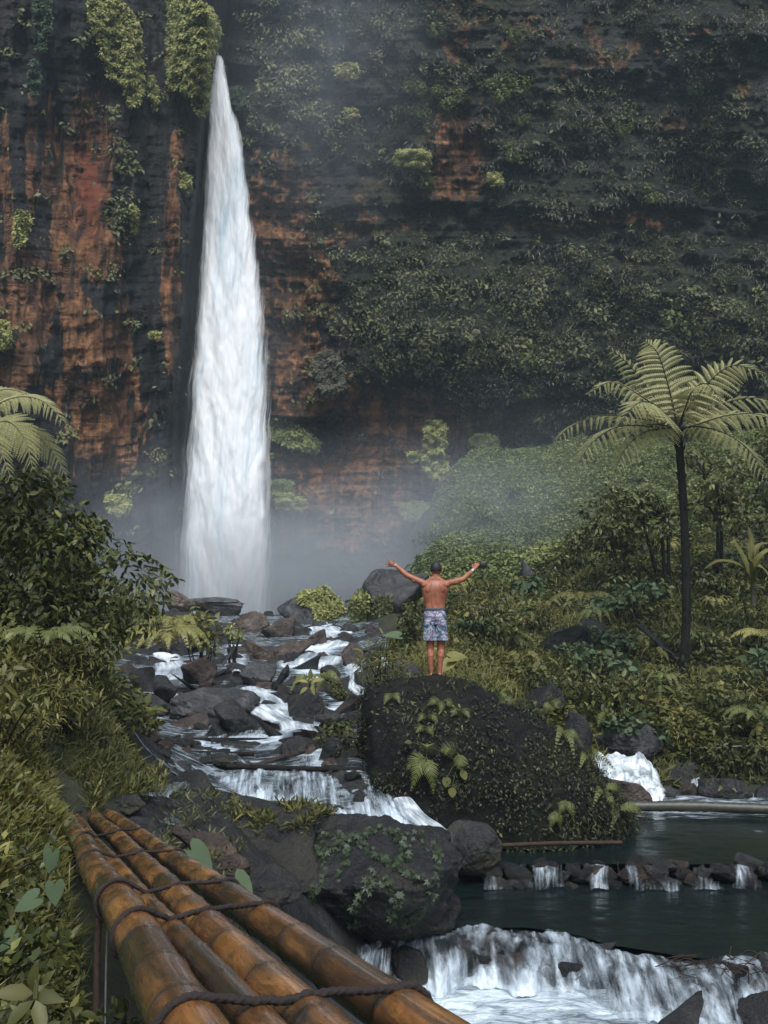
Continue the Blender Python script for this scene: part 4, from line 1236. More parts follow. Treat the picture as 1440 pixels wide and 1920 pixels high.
def pole_at_line(a, b, k):
    """index where the vertical plane through a-b (plan) crosses pole k"""
    P = POLES[k][0]
    d = b - a
    c = (P[:, 0] - a[0]) * d[1] - (P[:, 1] - a[1]) * d[0]
    return int(np.argmin(np.abs(c)))
ROPES = [((125, 1522), (246, 1517)), ((139, 1573), (302, 1558)), ((156, 1608), (347, 1600)), ((184, 1678), (434, 1664)), ((208, 1737), (512, 1706)), ((333, 1908), (779, 1867))]
for ri, (a, b) in enumerate(ROPES):
    A = planeP(*a, dz=.03); B2 = planeP(*b, dz=.03)
    rr_ = .0062 if ri > 3 else .0056
    path = []
    for k in range(4):
        i = pole_at_line(A, B2, k)
        c = POLES[k][0][i]; r = POLES[k][1][i] + rr_ * .8
        t = nrm(B2 - A); t[2] = 0; t = nrm(t)
        up = np.array([0, 0, 1.0])
        if k == 0: angs = [250, 215, 180, 150, 120, 95, 70]
        elif k == 3: angs = [110, 85, 60, 30, 0, -30, -65]
        elif k == 1: angs = [100, 80]
        else: angs = [115, 90, 65]
        for g in angs:
            g = math.radians(g)
            path.append(c + t * math.cos(g) * r + up * math.sin(g) * r)
    path = np.array(path)
    Q = catmull(path, 420)
    s = np.concatenate([[0], np.cumsum(np.linalg.norm(np.diff(Q, axis=0), axis=1))])
    si = np.linspace(0, s[-1], 520)
    Q = np.stack([np.interp(si, s, Q[:, j]) for j in range(3)], -1)
    Q += fbm(Q * 25, 2, ri)[:, None] * .003
    seg = 10
    th = np.linspace(0, 2 * math.pi, seg, endpoint=False)
    rad2 = rr_ * (1 + .28 * np.abs(np.cos(1.5 * (th[None] - si[:, None] / rr_ * .9))))
    a_ = Acc(); a_.add_grid(np.swapaxes(tube_pts(Q, rad2, seg), 0, 1), .5, 0, closed_u=True)
    ro = to_obj('rope', a_.mesh('rope', [M_rope]), parent=bridge_root)
    # knot ends hanging between the poles
    if ri in (1, 2, 4):
        k = 1
        i = pole_at_line(A, B2, k)
        c = POLES[k][0][i] + np.array([0.02, 0, POLES[k][1][i] + .01])
        a_ = Acc()
        for q in range(1 if ri < 3 else 2):
            o_ = np.array([q * .022 - .01, -.01, 0])
            add_tube(a_, catmull([c + o_, c + o_ + (.002, -.012, -.02), c + o_ + (0, -.018, -.06)], 12), .0022, 6)
        to_obj('rope_end', a_.mesh('rope_end', [M_rope]), parent=bridge_root)
# upright stake and its tie wire at the left side
a_ = Acc()
top = planeP(186, 1682, dz=-.02); 
Yp = top[1]
add_tube(a_, catmull([W(188, 1684, Yp), W(183, 1760, Yp * .985), W(181, 1850, Yp * .97), W(176, 1990, Yp * .95)], 30), .012, 8)
to_obj('stake', a_.mesh('stake', [M_stick]), parent=bridge_root)
a_ = Acc()
add_tube(a_, catmull([W(203, 1700, Yp * 1.0), W(199, 1800, Yp * .99), W(196, 1990, Yp * .96)], 20), .0035, 6)
to_obj('wire', a_.mesh('wire', [M_hose]), parent=bridge_root)
# ================================================================== the man on the boulder
bpy.context.view_layer.update(); DG = bpy.context.evaluated_depsgraph_get()
KM = 15.2 / F / 1.0
def mp(px, py, dy=0.0):
    """man-local metres from photo pixels"""
    return np.array([(px - 816) * KM, dy, (1274 - py) * KM])
def blob_caps(acc, p, q, r0, r1, flat0=(1, 1), flat1=(1, 1), n=16, seg=20, ref=(0, 1, 0)):
    """tapered rounded limb; cross-section (side, depth) factors"""
    p = np.asarray(p, float); q = np.asarray(q, float)
    ax = q - p; L = np.linalg.norm(ax); ax = ax / L
    ref = np.asarray(ref, float)
    s = nrm(np.cross(ax, ref)); dpt = np.cross(s, ax)
    ts, rs = [], []
    for a in np.linspace(-90, 0, 6): ts.append(-r0 * 0 + math.sin(math.radians(a)) * r0); rs.append((max(math.cos(math.radians(a)), .02) * r0, 0))
    for a in np.linspace(0, 1, n)[1:-1]: ts.append(a * L); rs.append((r0 + (r1 - r0) * a, a))
    for a in np.linspace(0, 90, 6): ts.append(L + math.sin(math.radians(a)) * r1); rs.append((max(math.cos(math.radians(a)), .02) * r1, 1))
    th = np.linspace(0, 2 * math.pi, seg, endpoint=False)
    P = []
    for t, (r, a) in zip(ts, rs):
        fx = flat0[0] * (1 - a) + flat1[0] * a; fy = flat0[1] * (1 - a) + flat1[1] * a
        P.append(p + ax * t + s[None] * (np.cos(th) * r * fx)[:, None] + dpt[None] * (np.sin(th) * r * fy)[:, None])
    P = np.array(P)
    acc.add_grid(np.swapaxes(P, 0, 1), closed_u=True)
    for e in (0, -1):
        c = P[e].mean(0); V = np.vstack([P[e], c]); fs = [(i, (i + 1) % seg, seg) for i in range(seg)]
        if e == -1: fs = [f[::-1] for f in fs]
        acc.add(V, fs)
def blob_ell(acc, c, r, rot=0.0, axis='Y', k=3):
    V, Fc = ico(k)
    V = V * np.asarray(r, float)
    if rot: V = V @ np.array(Matrix.Rotation(rot, 3, axis)).T
    acc.add(V + np.asarray(c, float), Fc)
def loft(acc, rings):
    """closed vertical loft: (x, y, z, rx, ry)"""
    th = np.linspace(0, 2 * math.pi, 28, endpoint=False)
    R = catmull(rings, len(rings) * 5)
    P = np.array([[(x + rx * math.copysign(abs(math.cos(t)) ** .85, math.cos(t)), y + ry * math.copysign(abs(math.sin(t)) ** .9, math.sin(t)), z) for t in th] for x, y, z, rx, ry in R])
    acc.add_grid(np.swapaxes(P, 0, 1), closed_u=True)
    for e in (0, -1):
        c = P[e].mean(0); V = np.vstack([P[e], c]); fs = [(i, (i + 1) % 28, 28) for i in range(28)]
        if e == -1: fs = [f[::-1] for f in fs]
        acc.add(V, fs)
def fuse(acc, name, mat, voxel=.007, smooth=6):
    me = acc.mesh(name + '_src', [mat])
    o = bpy.data.objects.new('tmp', me); C.objects.link(o)
    m = o.modifiers.new('r', 'REMESH'); m.mode = 'VOXEL'; m.voxel_size = voxel; m.use_smooth_shade = True
    s = o.modifiers.new('s', 'SMOOTH'); s.factor = .5; s.iterations = smooth
    dg = bpy.context.evaluated_depsgraph_get()
    dg.update()
    ev = bpy.data.meshes.new_from_object(o.evaluated_get(dg))
    ev.name = name
    C.objects.unlink(o); bpy.data.objects.remove(o)
    ev.materials.clear(); ev.materials.append(mat)
    return ev

bod = Acc()
# torso
loft(bod, [(0, 0, .90, .12, .09), (0, 0, .98, .150, .105), (0, 0, 1.05, .150, .098), (0, .005, 1.14, .158, .095), (0, .005, 1.24, .182, .104), (0, 0, 1.33, .205, .108), (0, 0, 1.40, .200, .095), (0, 0, 1.45, .135, .070), (0, .01, 1.485, .062, .055)])
neck0, neck1 = np.array([.0, 0, 1.42]), np.array([.012, .015, 1.56])
blob_caps(bod, neck0, neck1, .068, .058)
blob_caps(bod, (-.03, -.005, 1.50), (-.15, 0, 1.435), .045, .035); blob_caps(bod, (.045, -.005, 1.50), (.16, 0, 1.435), .045, .035)
# back muscles: shoulder blades, lats, spinal columns (the camera sees the back, local -y)
for sx in (-1, 1):
    blob_ell(bod, (sx * .095, -.082, 1.355), (.052, .028, .075), sx * -.35)
    blob_caps(bod, (sx * .034, -.080, 1.30), (sx * .036, -.074, 1.04), .026, .028)
    blob_caps(bod, (sx * .165, -.01, 1.34), (sx * .125, 0, 1.12), .045, .03)
    blob_caps(bod, (sx * .11, -.055, 1.42), (sx * .17, -.04, 1.40), .035, .04)
# head
hc = np.array([.018, .02, 1.645])
blob_ell(bod, hc + (0, .0, .012), (.078, .098, .100), k=4)
blob_caps(bod, hc + (0, .035, -.03), hc + (0, .055, -.085), .058, .036)       # jaw, chin (far side)
blob_caps(bod, hc + (0, .098, .0), hc + (0, .118, -.028), .010, .014)          # nose
blob_ell(bod, hc + (0, .092, -.055), (.025, .012, .009))                      # lips
for sx in (-1, 1):
    blob_ell(bod, hc + (sx * .080, .0, -.008), (.011, .020, .032), sx * .15)        # ears
    blob_ell(bod, hc + (sx * .030, .082, .015), (.018, .014, .010))
# arms (elbows a touch behind the shoulders, hands forward/up)
sL = mp(797, 1101); eL = mp(764, 1085, .06); wL = mp(743.5, 1066.5, .10)
sR = mp(838, 1101); eR = mp(869, 1092, .06); wR = mp(889.5, 1074, .12)
for (s_, e_, w_) in ((sL, eL, wL), (sR, eR, wR)):
    blob_ell(bod, s_ + (0, 0, -.004), (.062, .060, .060))
    blob_caps(bod, s_, e_, .054, .041, (1.0, 1.0), (1, 1))
    m = s_ * .5 + e_ * .5 + np.array([0, .0, -.012]); blob_ell(bod, m, (.07, .045, .046), 0)
    f = e_ * .72 + w_ * .28
    blob_caps(bod, e_, f, .040, .043); blob_caps(bod, f, w_, .043, .026, (1, 1), (1.1, .85))
# hands
def hand(acc, wrist, direction, palm_n, spread, curls, thumb_side=1, sc=1.0):
    d = nrm(direction); pn = nrm(palm_n - d * np.dot(palm_n, d)); sd = np.cross(d, pn) * thumb_side   # sd points to the thumb
    pc = wrist + d * .048 * sc
    blob_caps(acc, wrist + d * .006, wrist + d * .078 * sc, .026 * sc, .034 * sc, (1.0, .6), (1.2, .42), ref=pn)
    L = [.072, .080, .075, .058]
    for i in range(4):
        off = (.030 - i * .020) * sc
        base = wrist + d * (.088 - abs(i - 1.2) * .004) * sc + sd * off
        a = spread * (1.2 - i) * .5
        dd = nrm(d + sd * a)
        p = base; r = .0092 * sc
        for j, fr in enumerate((.45, .32, .23)):
            c = curls[i] * (.6 + .5 * j)
            dd = nrm(dd * math.cos(c) + pn * math.sin(c))
            q = p + dd * L[i] * fr * sc
            blob_caps(acc, p, q, r, r * .9, n=5, seg=10); p = q; r *= .9
    tb = wrist + d * .028 * sc + sd * .024 * sc
    t1 = tb + nrm(d * .6 + sd * .9 + pn * .2) * .040 * sc
    t2 = t1 + nrm(d * 1.0 + sd * .45 + pn * .3) * .032 * sc
    blob_caps(acc, tb, t1, .014 * sc, .011 * sc, n=5, seg=10); blob_caps(acc, t1, t2, .011 * sc, .009 * sc, n=5, seg=10)
hand(bod, wL, mp(729, 1062, .12) - wL, np.array([0., 1, .15]), .5, [.05, .12, .10, .15], thumb_side=-1, sc=1.08)
dR = nrm(mp(896, 1063, .14) - wR)
hand(bod, wR, dR, np.array([.5, .9, -.3]), .25, [-.05, .75, .8, .85], thumb_side=1, sc=1.08)
# legs
hips = [np.array([-.078, 0, .90]), np.array([.078, 0, .90])]
knees = [mp(809, 1222, .015), mp(825, 1222, .015)]
knees[0][0] -= .02; knees[1][0] += .015
ank = [mp(808, 1263, -.03), mp(823, 1264, -.03)]
for h_, k_, a_, sx in zip(hips, knees, ank, (-1, 1)):
    blob_caps(bod, h_, k_, .086, .056, (1, 1.05), (1, 1))
    c1 = k_ * .72 + a_ * .28 + np.array([0, -.022, 0])
    blob_caps(bod, k_, c1, .053, .054); blob_caps(bod, c1, a_, .050, .033)
    blob_ell(bod, c1 + np.array([sx * .012, -.012, .02]), (.042, .036, .085))
    heel = np.array([a_[0], a_[1] - .035, .038])
    blob_ell(bod, heel, (.034, .042, .036))
    toe = np.array([a_[0] + sx * .055, a_[1] + .17, .022])
    blob_caps(bod, heel + (0, .02, -.004), toe, .034, .024, (1, 1), (1.65, .8), ref=(0, 0, 1))
    for t in range(5):
        tx = toe + np.array([(t - 2) * .018 * 1.0, .02 - abs(t - (1 if sx < 0 else 1)) * .006, -.006])
        blob_caps(bod, tx, tx + np.array([sx * .004, .026, -.002]), .011, .009, n=4, seg=8)
man_me = fuse(bod, 'person', M_skin, .0062, 4)
o = Vector((W(816, 1272, 15.2))); 
ok, loc, nor, idx, ob, mt = scene.ray_cast(DG, Vector((o.x, 15.1, 6)), Vector((0, 0, -1)))
base = np.array(loc) if ok else np.array(o)
MAN = np.array([o.x, 15.1, base[2] - .012])
print('MAN base', MAN, 'boulder', ob.name if ok else None, 'px', PX(MAN))
man = to_obj('person', man_me, label='shirtless man in floral swim shorts standing on the huge boulder with arms spread wide', cat='person')
man.location = MAN
def child(name, me):
    c = bpy.data.objects.new(name, me); C.objects.link(c); c.parent = man
    return c
# hair: cropped cap with short tufts
ha = Acc()
V, Fc = ico(5)
hv = V * (.087, .104, .108)
d = 1 + .035 * fbm(V * 9, 3, 3) + .02 * ridged(V * 22, 2, 4)
hv = hv * d[:, None]
keep = (V[:, 1] < .35) | (V[:, 2] > .35)
low = (V[:, 2] < -.42)
hv[~keep] *= .82; hv[low] *= .86
ha.add(hv + hc + (0, -.004, .018), Fc)
child('hair', fuse(ha, 'hair', M_hair, .006, 1))
# shorts
sh = Acc()
loft(sh, [(0, 0, .80, .150, .11), (0, 0, .86, .168, .122), (0, -.006, .93, .170, .128), (0, 0, 1.0, .158, .115), (0, 0, 1.045, .153, .105)])
for sx, k_ in zip((-1, 1), knees):
    top_ = np.array([sx * .085, -.003, .86]); bot_ = np.array([k_[0] + sx * .010, 0.0, .558])
    R = []
    for t, rx, ry in ((0, .088, .118), (.25, .092, .116), (.5, .094, .110), (.8, .098, .106), (1, .101, .106)):
        c = top_ * (1 - t) + bot_ * t
        R.append((c[0], c[1], c[2], rx, ry))
    R = R[::-1]
    loft(sh, R)
shme = fuse(sh, 'swim_shorts', M_shorts, .008, 5)
n = len(shme.vertices); co_ = np.empty(n * 3, np.float32); shme.vertices.foreach_get('co', co_); co_ = co_.reshape(-1, 3).astype(float)
w_ = .010 * fbm(co_ * (14, 14, 3), 3, 2) + .007 * fbm(co_ * (5, 5, 30), 2, 8)
nn = nrm(co_ * (1, 1, 0) - np.where(np.abs(co_[:, :1]) > .02, np.sign(co_[:, :1]), 0) * np.array([[.06, 0, 0]]))
co_ += nn * w_[:, None]
shme.vertices.foreach_set('co', co_.astype(np.float32).ravel()); shme.update()
child('swim_shorts', shme)
wb = Acc()
th = np.linspace(0, 2 * math.pi, 40, endpoint=False)
Pw = np.array([[(math.cos(t) * (.157 + b), math.sin(t) * (.111 + b), z) for t in th] for z, b in ((1.012, .002), (1.018, .006), (1.045, .007), (1.052, .004), (1.052, -.004), (1.02, -.004))])
wb.add_grid(np.swapaxes(Pw, 0, 1), closed_u=True)
child('waistband', wb.mesh('waistband', [M_waistband]))
# watch on the right wrist, band on the left
def band(at, ax, r, w, mat, name, par=None):
    a = Acc(); ax = nrm(ax)
    add_tube(a, np.array([at - ax * w / 2, at - ax * w * .3, at + ax * w * .3, at + ax * w / 2]), np.array([r * .93, r, r, r * .93]), 20)
    return child(name, a.mesh(name, [mat]))
watch = band(wR - dR * .012, wR - eR, .034, .022, M_black, 'wristwatch')
a = Acc(); wf0 = wR - dR * .012 + np.array([-.012, -.032, .004])
add_tube(a, np.array([wf0 + (0, .006, 0), wf0 + (0, -.004, 0), wf0 + (0, -.007, 0)]), np.array([.021, .021, .018]), 20)
dial = child('watch_face', a.mesh('watch_face', [M_steel]))
band(wL + nrm(wL - eL) * .012, wL - eL, .029, .012, M_wrist, 'wristband')
# small black camera held in the right hand
ca = Acc()
cc = mp(908, 1064.5, .12)
def rbox(acc, c, s, bev=.006, mi=0):
    bm = bmesh.new(); bmesh.ops.create_cube(bm, size=1)
    for v in bm.verts: v.co = Vector((v.co.x * s[0], v.co.y * s[1], v.co.z * s[2]))
    bmesh.ops.bevel(bm, geom=list(bm.edges), offset=bev, segments=2, affect='EDGES', profile=.5)
    bm.verts.index_update()
    acc.add(np.array([v.co[:] for v in bm.verts]) + c, [tuple(v.index for v in f.verts) for f in bm.faces], .5, mi); bm.free()
crt = empty('camera', MAN + cc, 'small black camera held up in the right hand of the man', 'camera')
rbox(ca, np.zeros(3), (.105, .06, .085), .012)
def cchild(name, acc, mat):
    o_ = bpy.data.objects.new(name, acc.mesh(name, [mat])); C.objects.link(o_); o_.parent = crt; return o_
cchild('body', ca, M_black)
a = Acc(); add_tube(a, np.array([(0, .02, 0), (0, .05, 0), (0, .075, 0)]), np.array([.030, .030, .027]), 20); cchild('lens', a, M_black)
a = Acc(); rbox(a, np.array([.0, 0, .042]), (.036, .036, .022), .006); cchild('viewfinder', a, M_black)
crt.rotation_euler = (0, math.radians(-12), 0)
# ================================================================== leaf templates (x side, y along, z up)
LEAF = ([(0, 0, 0), (-.20, .28, .05), (0, .30, -.02), (.20, .28, .05), (-.19, .58, .02), (0, .60, -.05), (.19, .58, .02), (0, 1, -.16)],
        [(0, 2, 1), (0, 3, 2), (1, 2, 5, 4), (2, 3, 6, 5), (4, 5, 7), (5, 6, 7)])
LEAFS = ([(0, 0, 0), (-.26, .45, .06), (.26, .45, .06), (0, 1, -.12), (0, .5, -.03)], [(0, 4, 3, 1), (0, 2, 3, 4)])
NARROW = ([(0, 0, 0), (-.085, .35, .04), (.085, .35, .04), (-.07, .7, .0), (.07, .7, .0), (0, 1, -.14)], [(0, 2, 1), (1, 2, 4, 3), (3, 4, 5)])
BLADE = ([(-.020, 0, 0), (.020, 0, 0), (-.022, .4, .0), (.022, .4, .0), (-.014, .75, -.10), (.014, .75, -.10), (0, 1, -.28)], [(0, 1, 3, 2), (2, 3, 5, 4), (4, 5, 6)])
ROUND = ([(0, 0, 0), (-.36, .18, .06), (-.42, .5, .07), (-.22, .85, .03), (0, 1, -.03), (.22, .85, .03), (.42, .5, .07), (.36, .18, .06), (0, .5, -.05)],
         [(0, 8, 2, 1), (8, 4, 3, 2), (0, 7, 6, 8), (8, 6, 5, 4)])
def heart():
    V = [(0, 0, 0)]
    out = [(-.14, -.20), (-.30, -.26), (-.42, -.10), (-.44, .15), (-.36, .42), (-.20, .70), (0, .95), (.20, .70), (.36, .42), (.44, .15), (.42, -.10), (.30, -.26), (.14, -.20)]
    V += [(x, y, .10 * abs(x) * 2 - .10 * y * y) for x, y in out]
    V += [(0, .45, -.05)]
    return V, [(0, 1, 2), (0, 2, 3), (0, 3, 4), (0, 4, 5, 14), (14, 5, 6), (14, 6, 7), (14, 7, 8), (14, 8, 9), (0, 14, 9, 10), (0, 10, 11), (0, 11, 12), (0, 12, 13)]
HEART = heart()
def palm5():
    V, Fs = [(0, 0, 0)], []
    for a, l in ((-1.9, .55), (-.95, .85), (0, 1.0), (.95, .85), (1.9, .55)):
        c, s = math.cos(a), math.sin(a)
        def R(x, y, z): return (x * c + y * s, -x * s + y * c, z)
        k = len(V)
        V += [R(-.17 * l, .45 * l, .04), R(0, l, -.08), R(.17 * l, .45 * l, .04)]
        Fs += [(0, k + 2, k + 1, k)]
    return V, Fs
PALM5 = palm5()

def sphere_dirs(n, r):
    return nrm(r.normal(size=(n, 3)))

def blobs_in(poly, Y, depth, rpx, n, seed):
    r = np.random.default_rng(seed)
    xs = [p[0] for p in poly]; ys = [p[1] for p in poly]
    out = []
    tries = 0
    while len(out) < n and tries < n * 60:
        tries += 1
        x, y = r.uniform(min(xs), max(xs)), r.uniform(min(ys), max(ys))
        rp = r.uniform(*rpx)
        ang = np.linspace(0, 2 * math.pi, 8, endpoint=False)
        ins = in_poly(poly, x + np.cos(ang) * rp * .75, y + np.sin(ang) * rp * .75)
        if ins.sum() < 7: continue
        Yb = Y + r.uniform(0, depth)
        out.append((W(x, y, Yb), rp * Yb / F))
    return out

def bush_acc(blobs, leaf, dens, tmpl, seed, droop=.5, outw=.5, flat=.8, tone=0.0, jitter=.25, acc=None, keep=.45):
    r = np.random.default_rng(seed)
    a = acc or Acc()
    Cc = np.array([b[0] for b in blobs]); Rr = np.array([b[1] for b in blobs])
    for c, rad in blobs:
        n = max(6, int(dens * 4 * math.pi * rad * rad / (leaf * leaf)))
        d = sphere_dirs(n, r)
        bump = 1 + .28 * fbm(d * 2.2 + c * 1.7, 3, seed)
        p = c + d * rad * np.array([1, 1, flat]) * (bump * (1 - jitter * r.random(n) ** 1.5))[:, None]
        # drop what lies deep inside a neighbouring clump
        dd = np.linalg.norm(p[:, None] - Cc[None], axis=2) / Rr[None]
        ok = dd.min(1) > keep
        p, d = p[ok], d[ok]; n = len(p)
        if not n: continue
        tang = nrm(np.cross(d, sphere_dirs(n, r)))
        ax = nrm(tang * .8 + d * outw + np.array([0, 0, -droop]))
        up = nrm(d * .7 + np.array([0, -.1, .8]) + r.normal(size=(n, 3)) * .25)
        t = r.random()
        a.add_inst(tmpl, p, ax, up, leaf * r.uniform(.6, 1.25, n), np.clip(.42 + tone + (t - .5) * .35 + r.normal(size=n) * .2 + d[:, 2] * .04, 0, 1))
    return a

def twigs(acc, blobs, foot, r, rad=.02):
    for c, rd in blobs:
        p0 = np.array(foot) + np.array([r.uniform(-.1, .1), r.uniform(-.1, .1), 0])
        m = (p0 + c) / 2 + r.normal(size=3) * rd * .3
        add_tube(acc, catmull([p0, m, c], 9), np.linspace(rad, rad * .35, 9), 5)

def bush(name, label, cat, poly, Y, depth, rpx, nb, leaf, mat, dens=1.2, tmpl=LEAF, seed=1, foot=None, droop=.5, group=None, tone=0, part='foliage', stem=True, outw=.5, extra=None, bark=None, trad=.02):
    if Y == 'auto': Y = ground_Y(float(np.mean([p[0] for p in poly])), max(p[1] for p in poly) - 4) - .2
    bl = blobs_in(poly, Y, depth, rpx, nb, seed)
    if extra: bl += extra
    if not bl: print('no blobs', label); return None
    cs = np.array([b[0] for b in bl])
    if foot is None:
        x, y = cs[:, 0].mean(), cs[:, 1].mean()
        foot = np.array([x, y, min(float(H(np.array([x]), np.array([y]))[0]), cs[:, 2].min())])
    root = empty(name, foot, label, cat, group)
    a = bush_acc(bl, leaf, dens, tmpl, seed, droop, outw, tone=tone)
    to_obj(part, a.mesh(part, [mat], True), parent=root)
    if stem:
        t = Acc(); twigs(t, bl[:9], foot, np.random.default_rng(seed), trad)
        to_obj('stems', t.mesh('stems', [bark or M_bark]), parent=root)
    return root

# ------------------------------------------------------------------ big leafy bush on the left
bush('leafy_bush', 'big dark glossy-leaved bush overhanging the stream on the left bank', 'bush',
     [(-160, 850), (0, 872), (60, 862), (110, 900), (178, 915), (196, 960), (196, 1000), (262, 1022), (300, 1065), (330, 1090), (318, 1112), (290, 1150), (292, 1215), (262, 1262), (180, 1268), (90, 1270), (-160, 1290)],
     10.6, 2.2, (26, 52), 120, .11, M_leaf_dark, 1.5, LEAF, 11, foot=W(120, 1270, 12), trad=.03)
# sprig reaching over the water
sp_ = Acc(); rs = np.random.default_rng(3)
for (ax_, ay_, bx_, by_) in ((270, 1060, 342, 1090), (262, 1080, 318, 1128), (250, 1040, 318, 1068), (240, 1100, 300, 1150)):
    pth = catmull([W(ax_, ay_, 11.2), W((ax_ + bx_) / 2, (ay_ + by_) / 2 - 6, 11.1), W(bx_, by_, 11.0)], 24)
    add_tube(sp_, pth, np.linspace(.008, .003, 24), 5, .1)
    k = rs.integers(3, 24, 30); n = 30
    sp_.add_inst(LEAF, pth[k], nrm(rs.normal(size=(n, 3)) * (1, .6, .5) + (.3, 0, -.6)), nrm(rs.normal(size=(n, 3)) * .4 + (0, -.5, .7)), rs.uniform(.06, .11, n), rs.uniform(.1, .8, n))
lb = [o for o in C.objects if o.name.startswith('leafy_bush')][0]
to_obj('sprig', sp_.mesh('sprig', [M_leaf_dark]), parent=lb)
bush('shrub', 'yellow-green pointed-leaved shrub cut by the left border above the grass', 'shrub', [(-90, 1180), (20, 1195), (50, 1240), (62, 1290), (50, 1350), (20, 1400), (-90, 1400)], 7.6, .8, (16, 30), 28, .105, M_leaf_yellow, 1.5, LEAF, 12, droop=-.5, outw=.9)
bush('shrub', 'yellow leafy shrub between the left bush and the waterfall foot', 'shrub', [(330, 1150), (350, 1135), (380, 1130), (404, 1145), (416, 1180), (418, 1205), (395, 1222), (345, 1220)], 21, 1.6, (9, 18), 26, .20, M_leaf_yellow, 1.4, LEAF, 13, droop=.4)
bush('shrub', 'small round yellow-green cushion shrub left of the upper rocks', 'shrub', [(418, 1176), (430, 1168), (448, 1172), (458, 1190), (458, 1204), (430, 1202)], 24, .6, (6, 10), 10, .09, M_moss, 1.6, LEAFS, 14)
bush('shrub', 'bright spiky fern bush left of the man above the huge boulder', 'fern bush', [(676, 1230), (690, 1205), (715, 1190), (745, 1192), (762, 1212), (768, 1240), (752, 1272), (725, 1286), (700, 1280), (668, 1262)], 17.4, 1.2, (11, 20), 26, .17, M_leaf_yellow, 2.0, NARROW, 15, droop=.1, outw=1.0)
bush('shrub', 'low yellow-green shrub mound at the left foot of the torrent above the grass', 'shrub', [(100, 1268), (150, 1262), (188, 1272), (190, 1300), (120, 1310)], 11.8, .5, (8, 14), 12, .11, M_leaf_yellow, 1.2, LEAF, 16)
bush('creeper', 'leafy creeper with small yellow leaves left of the huge boulder', 'creeper', [(596, 1345), (640, 1340), (676, 1345), (700, 1400), (702, 1440), (620, 1440), (590, 1400)], 14.3, .9, (12, 20), 26, .085, M_leaf_olive, .9, LEAF, 17)
# moss on the misty boulders
def moss_on(rock_label, poly, leaf, seed, mat=M_moss, n=2600, pname='moss'):
    o_ = ROCKS[rock_label]
    bpy.context.view_layer.update(); dg = bpy.context.evaluated_depsgraph_get()
    r = np.random.default_rng(seed); P_, N_ = [], []
    xs = [p[0] for p in poly]; ys = [p[1] for p in poly]
    for _ in range(n):
        x, y = r.uniform(min(xs), max(xs)), r.uniform(min(ys), max(ys))
        if not in_poly(poly, np.array([x]), np.array([y]))[0]: continue
        d = Vector(W(x, y, 1.0) - CAM).normalized()
        ok, loc, nor, idx = o_.ray_cast(Vector((0, 0, 3)) - o_.location, d)
        if ok: P_.append(np.array(loc + o_.location)); N_.append(np.array(nor))
    if not P_: print('moss none', rock_label); return
    P_, N_ = np.array(P_), np.array(N_); n = len(P_)
    bulge = np.clip(fbm(P_ * 2.5, 3, seed) * .5 + .35, 0, 1) * leaf * 2.4
    a = Acc(); a.add_inst(LEAFS, P_ + N_ * bulge[:, None], nrm(np.cross(N_, sphere_dirs(n, r)) + N_ * .4 + (0, 0, -.3)), nrm(N_ + (0, 0, .5)), leaf * r.uniform(.6, 1.2, n), np.clip(.5 + r.normal(size=n) * .22, 0, 1))
    c = to_obj(pname, a.mesh(pname, [mat]), parent=o_); c['kind'] = 'stuff'
moss_on('large grey rounded boulder with a mossy right side beside the falls', [(560, 1112), (640, 1108), (645, 1178), (600, 1176), (588, 1140), (565, 1130)], .20, 1)
moss_on('biggest grey boulder in the mist behind the man', [(648, 1140), (690, 1105), (700, 1120), (690, 1165), (660, 1178), (640, 1175)], .20, 2)
moss_on('biggest grey boulder in the mist behind the man', [(692, 1125), (735, 1120), (740, 1165), (700, 1168)], .14, 3, M_leaf_olive, 1200)
moss_on('mossy brown stone right of the fern tuft', [(622, 1275), (660, 1275), (660, 1318), (622, 1318)], .06, 4, M_leaf_olive, 900)

# ------------------------------------------------------------------ shrubs and trees of the right hillside
def tree(label, poly, Y, depth, rpx, nb, leaf, mat, seed, trunk_px, name='broadleaf_tree', cat='tree', dens=1.1, tmpl=LEAF, tone=0, group=None):
    gx, gy = trunk_px[0]
    Y = ground_Y(gx, gy) - depth * .5
    bl = blobs_in(poly, Y, depth, rpx, nb, seed)
    Yt = Y + depth * .5
    foot = W(gx, gy, Yt); 
    root = empty(name, foot, label, cat, group)
    a = bush_acc(bl, leaf, dens, tmpl, seed, .45, tone=tone)
    to_obj('crown', a.mesh('crown', [mat]), parent=root)
    t = Acc()
    for j, (tx, ty) in enumerate(trunk_px[1:]):
        m = W((gx + tx) / 2 + (j - .5) * 3, (gy + ty) / 2, Yt)
        e = W(tx, ty, Yt)
        add_tube(t, catmull([foot + (.08 * j, 0, -.3), m, e], 16), np.linspace(.075, .03, 16), 7)
        near = sorted(bl, key=lambda b: np.linalg.norm(b[0] - e))[:10]
        for c, rd in near:
            add_tube(t, catmull([m * .3 + e * .7, (e + c) / 2 + (0, 0, .1), c], 8), np.linspace(.025, .008, 8), 5)
    to_obj('trunk', t.mesh('trunk', [M_bark]), parent=root)
    return root
tree('multi-stemmed leafy tree left of the tree fern trunk', [(1078, 960), (1100, 925), (1150, 905), (1200, 895), (1250, 910), (1272, 940), (1270, 985), (1250, 1020), (1190, 1045), (1120, 1040), (1080, 1000)], 26, 3, (13, 26), 70, .21, M_leaf_olive, 21, [(1245, 1110), (1200, 960), (1238, 950), (1252, 960)])
tree('slender pale-leaved tree right of the tree fern trunk', [(1290, 920), (1330, 880), (1380, 875), (1412, 905), (1408, 960), (1395, 1005), (1340, 1015), (1300, 990)], 25.5, 2.2, (11, 22), 46, .19, M_leaf_olive, 22, [(1350, 1120), (1345, 960), (1352, 930)], tone=.08)
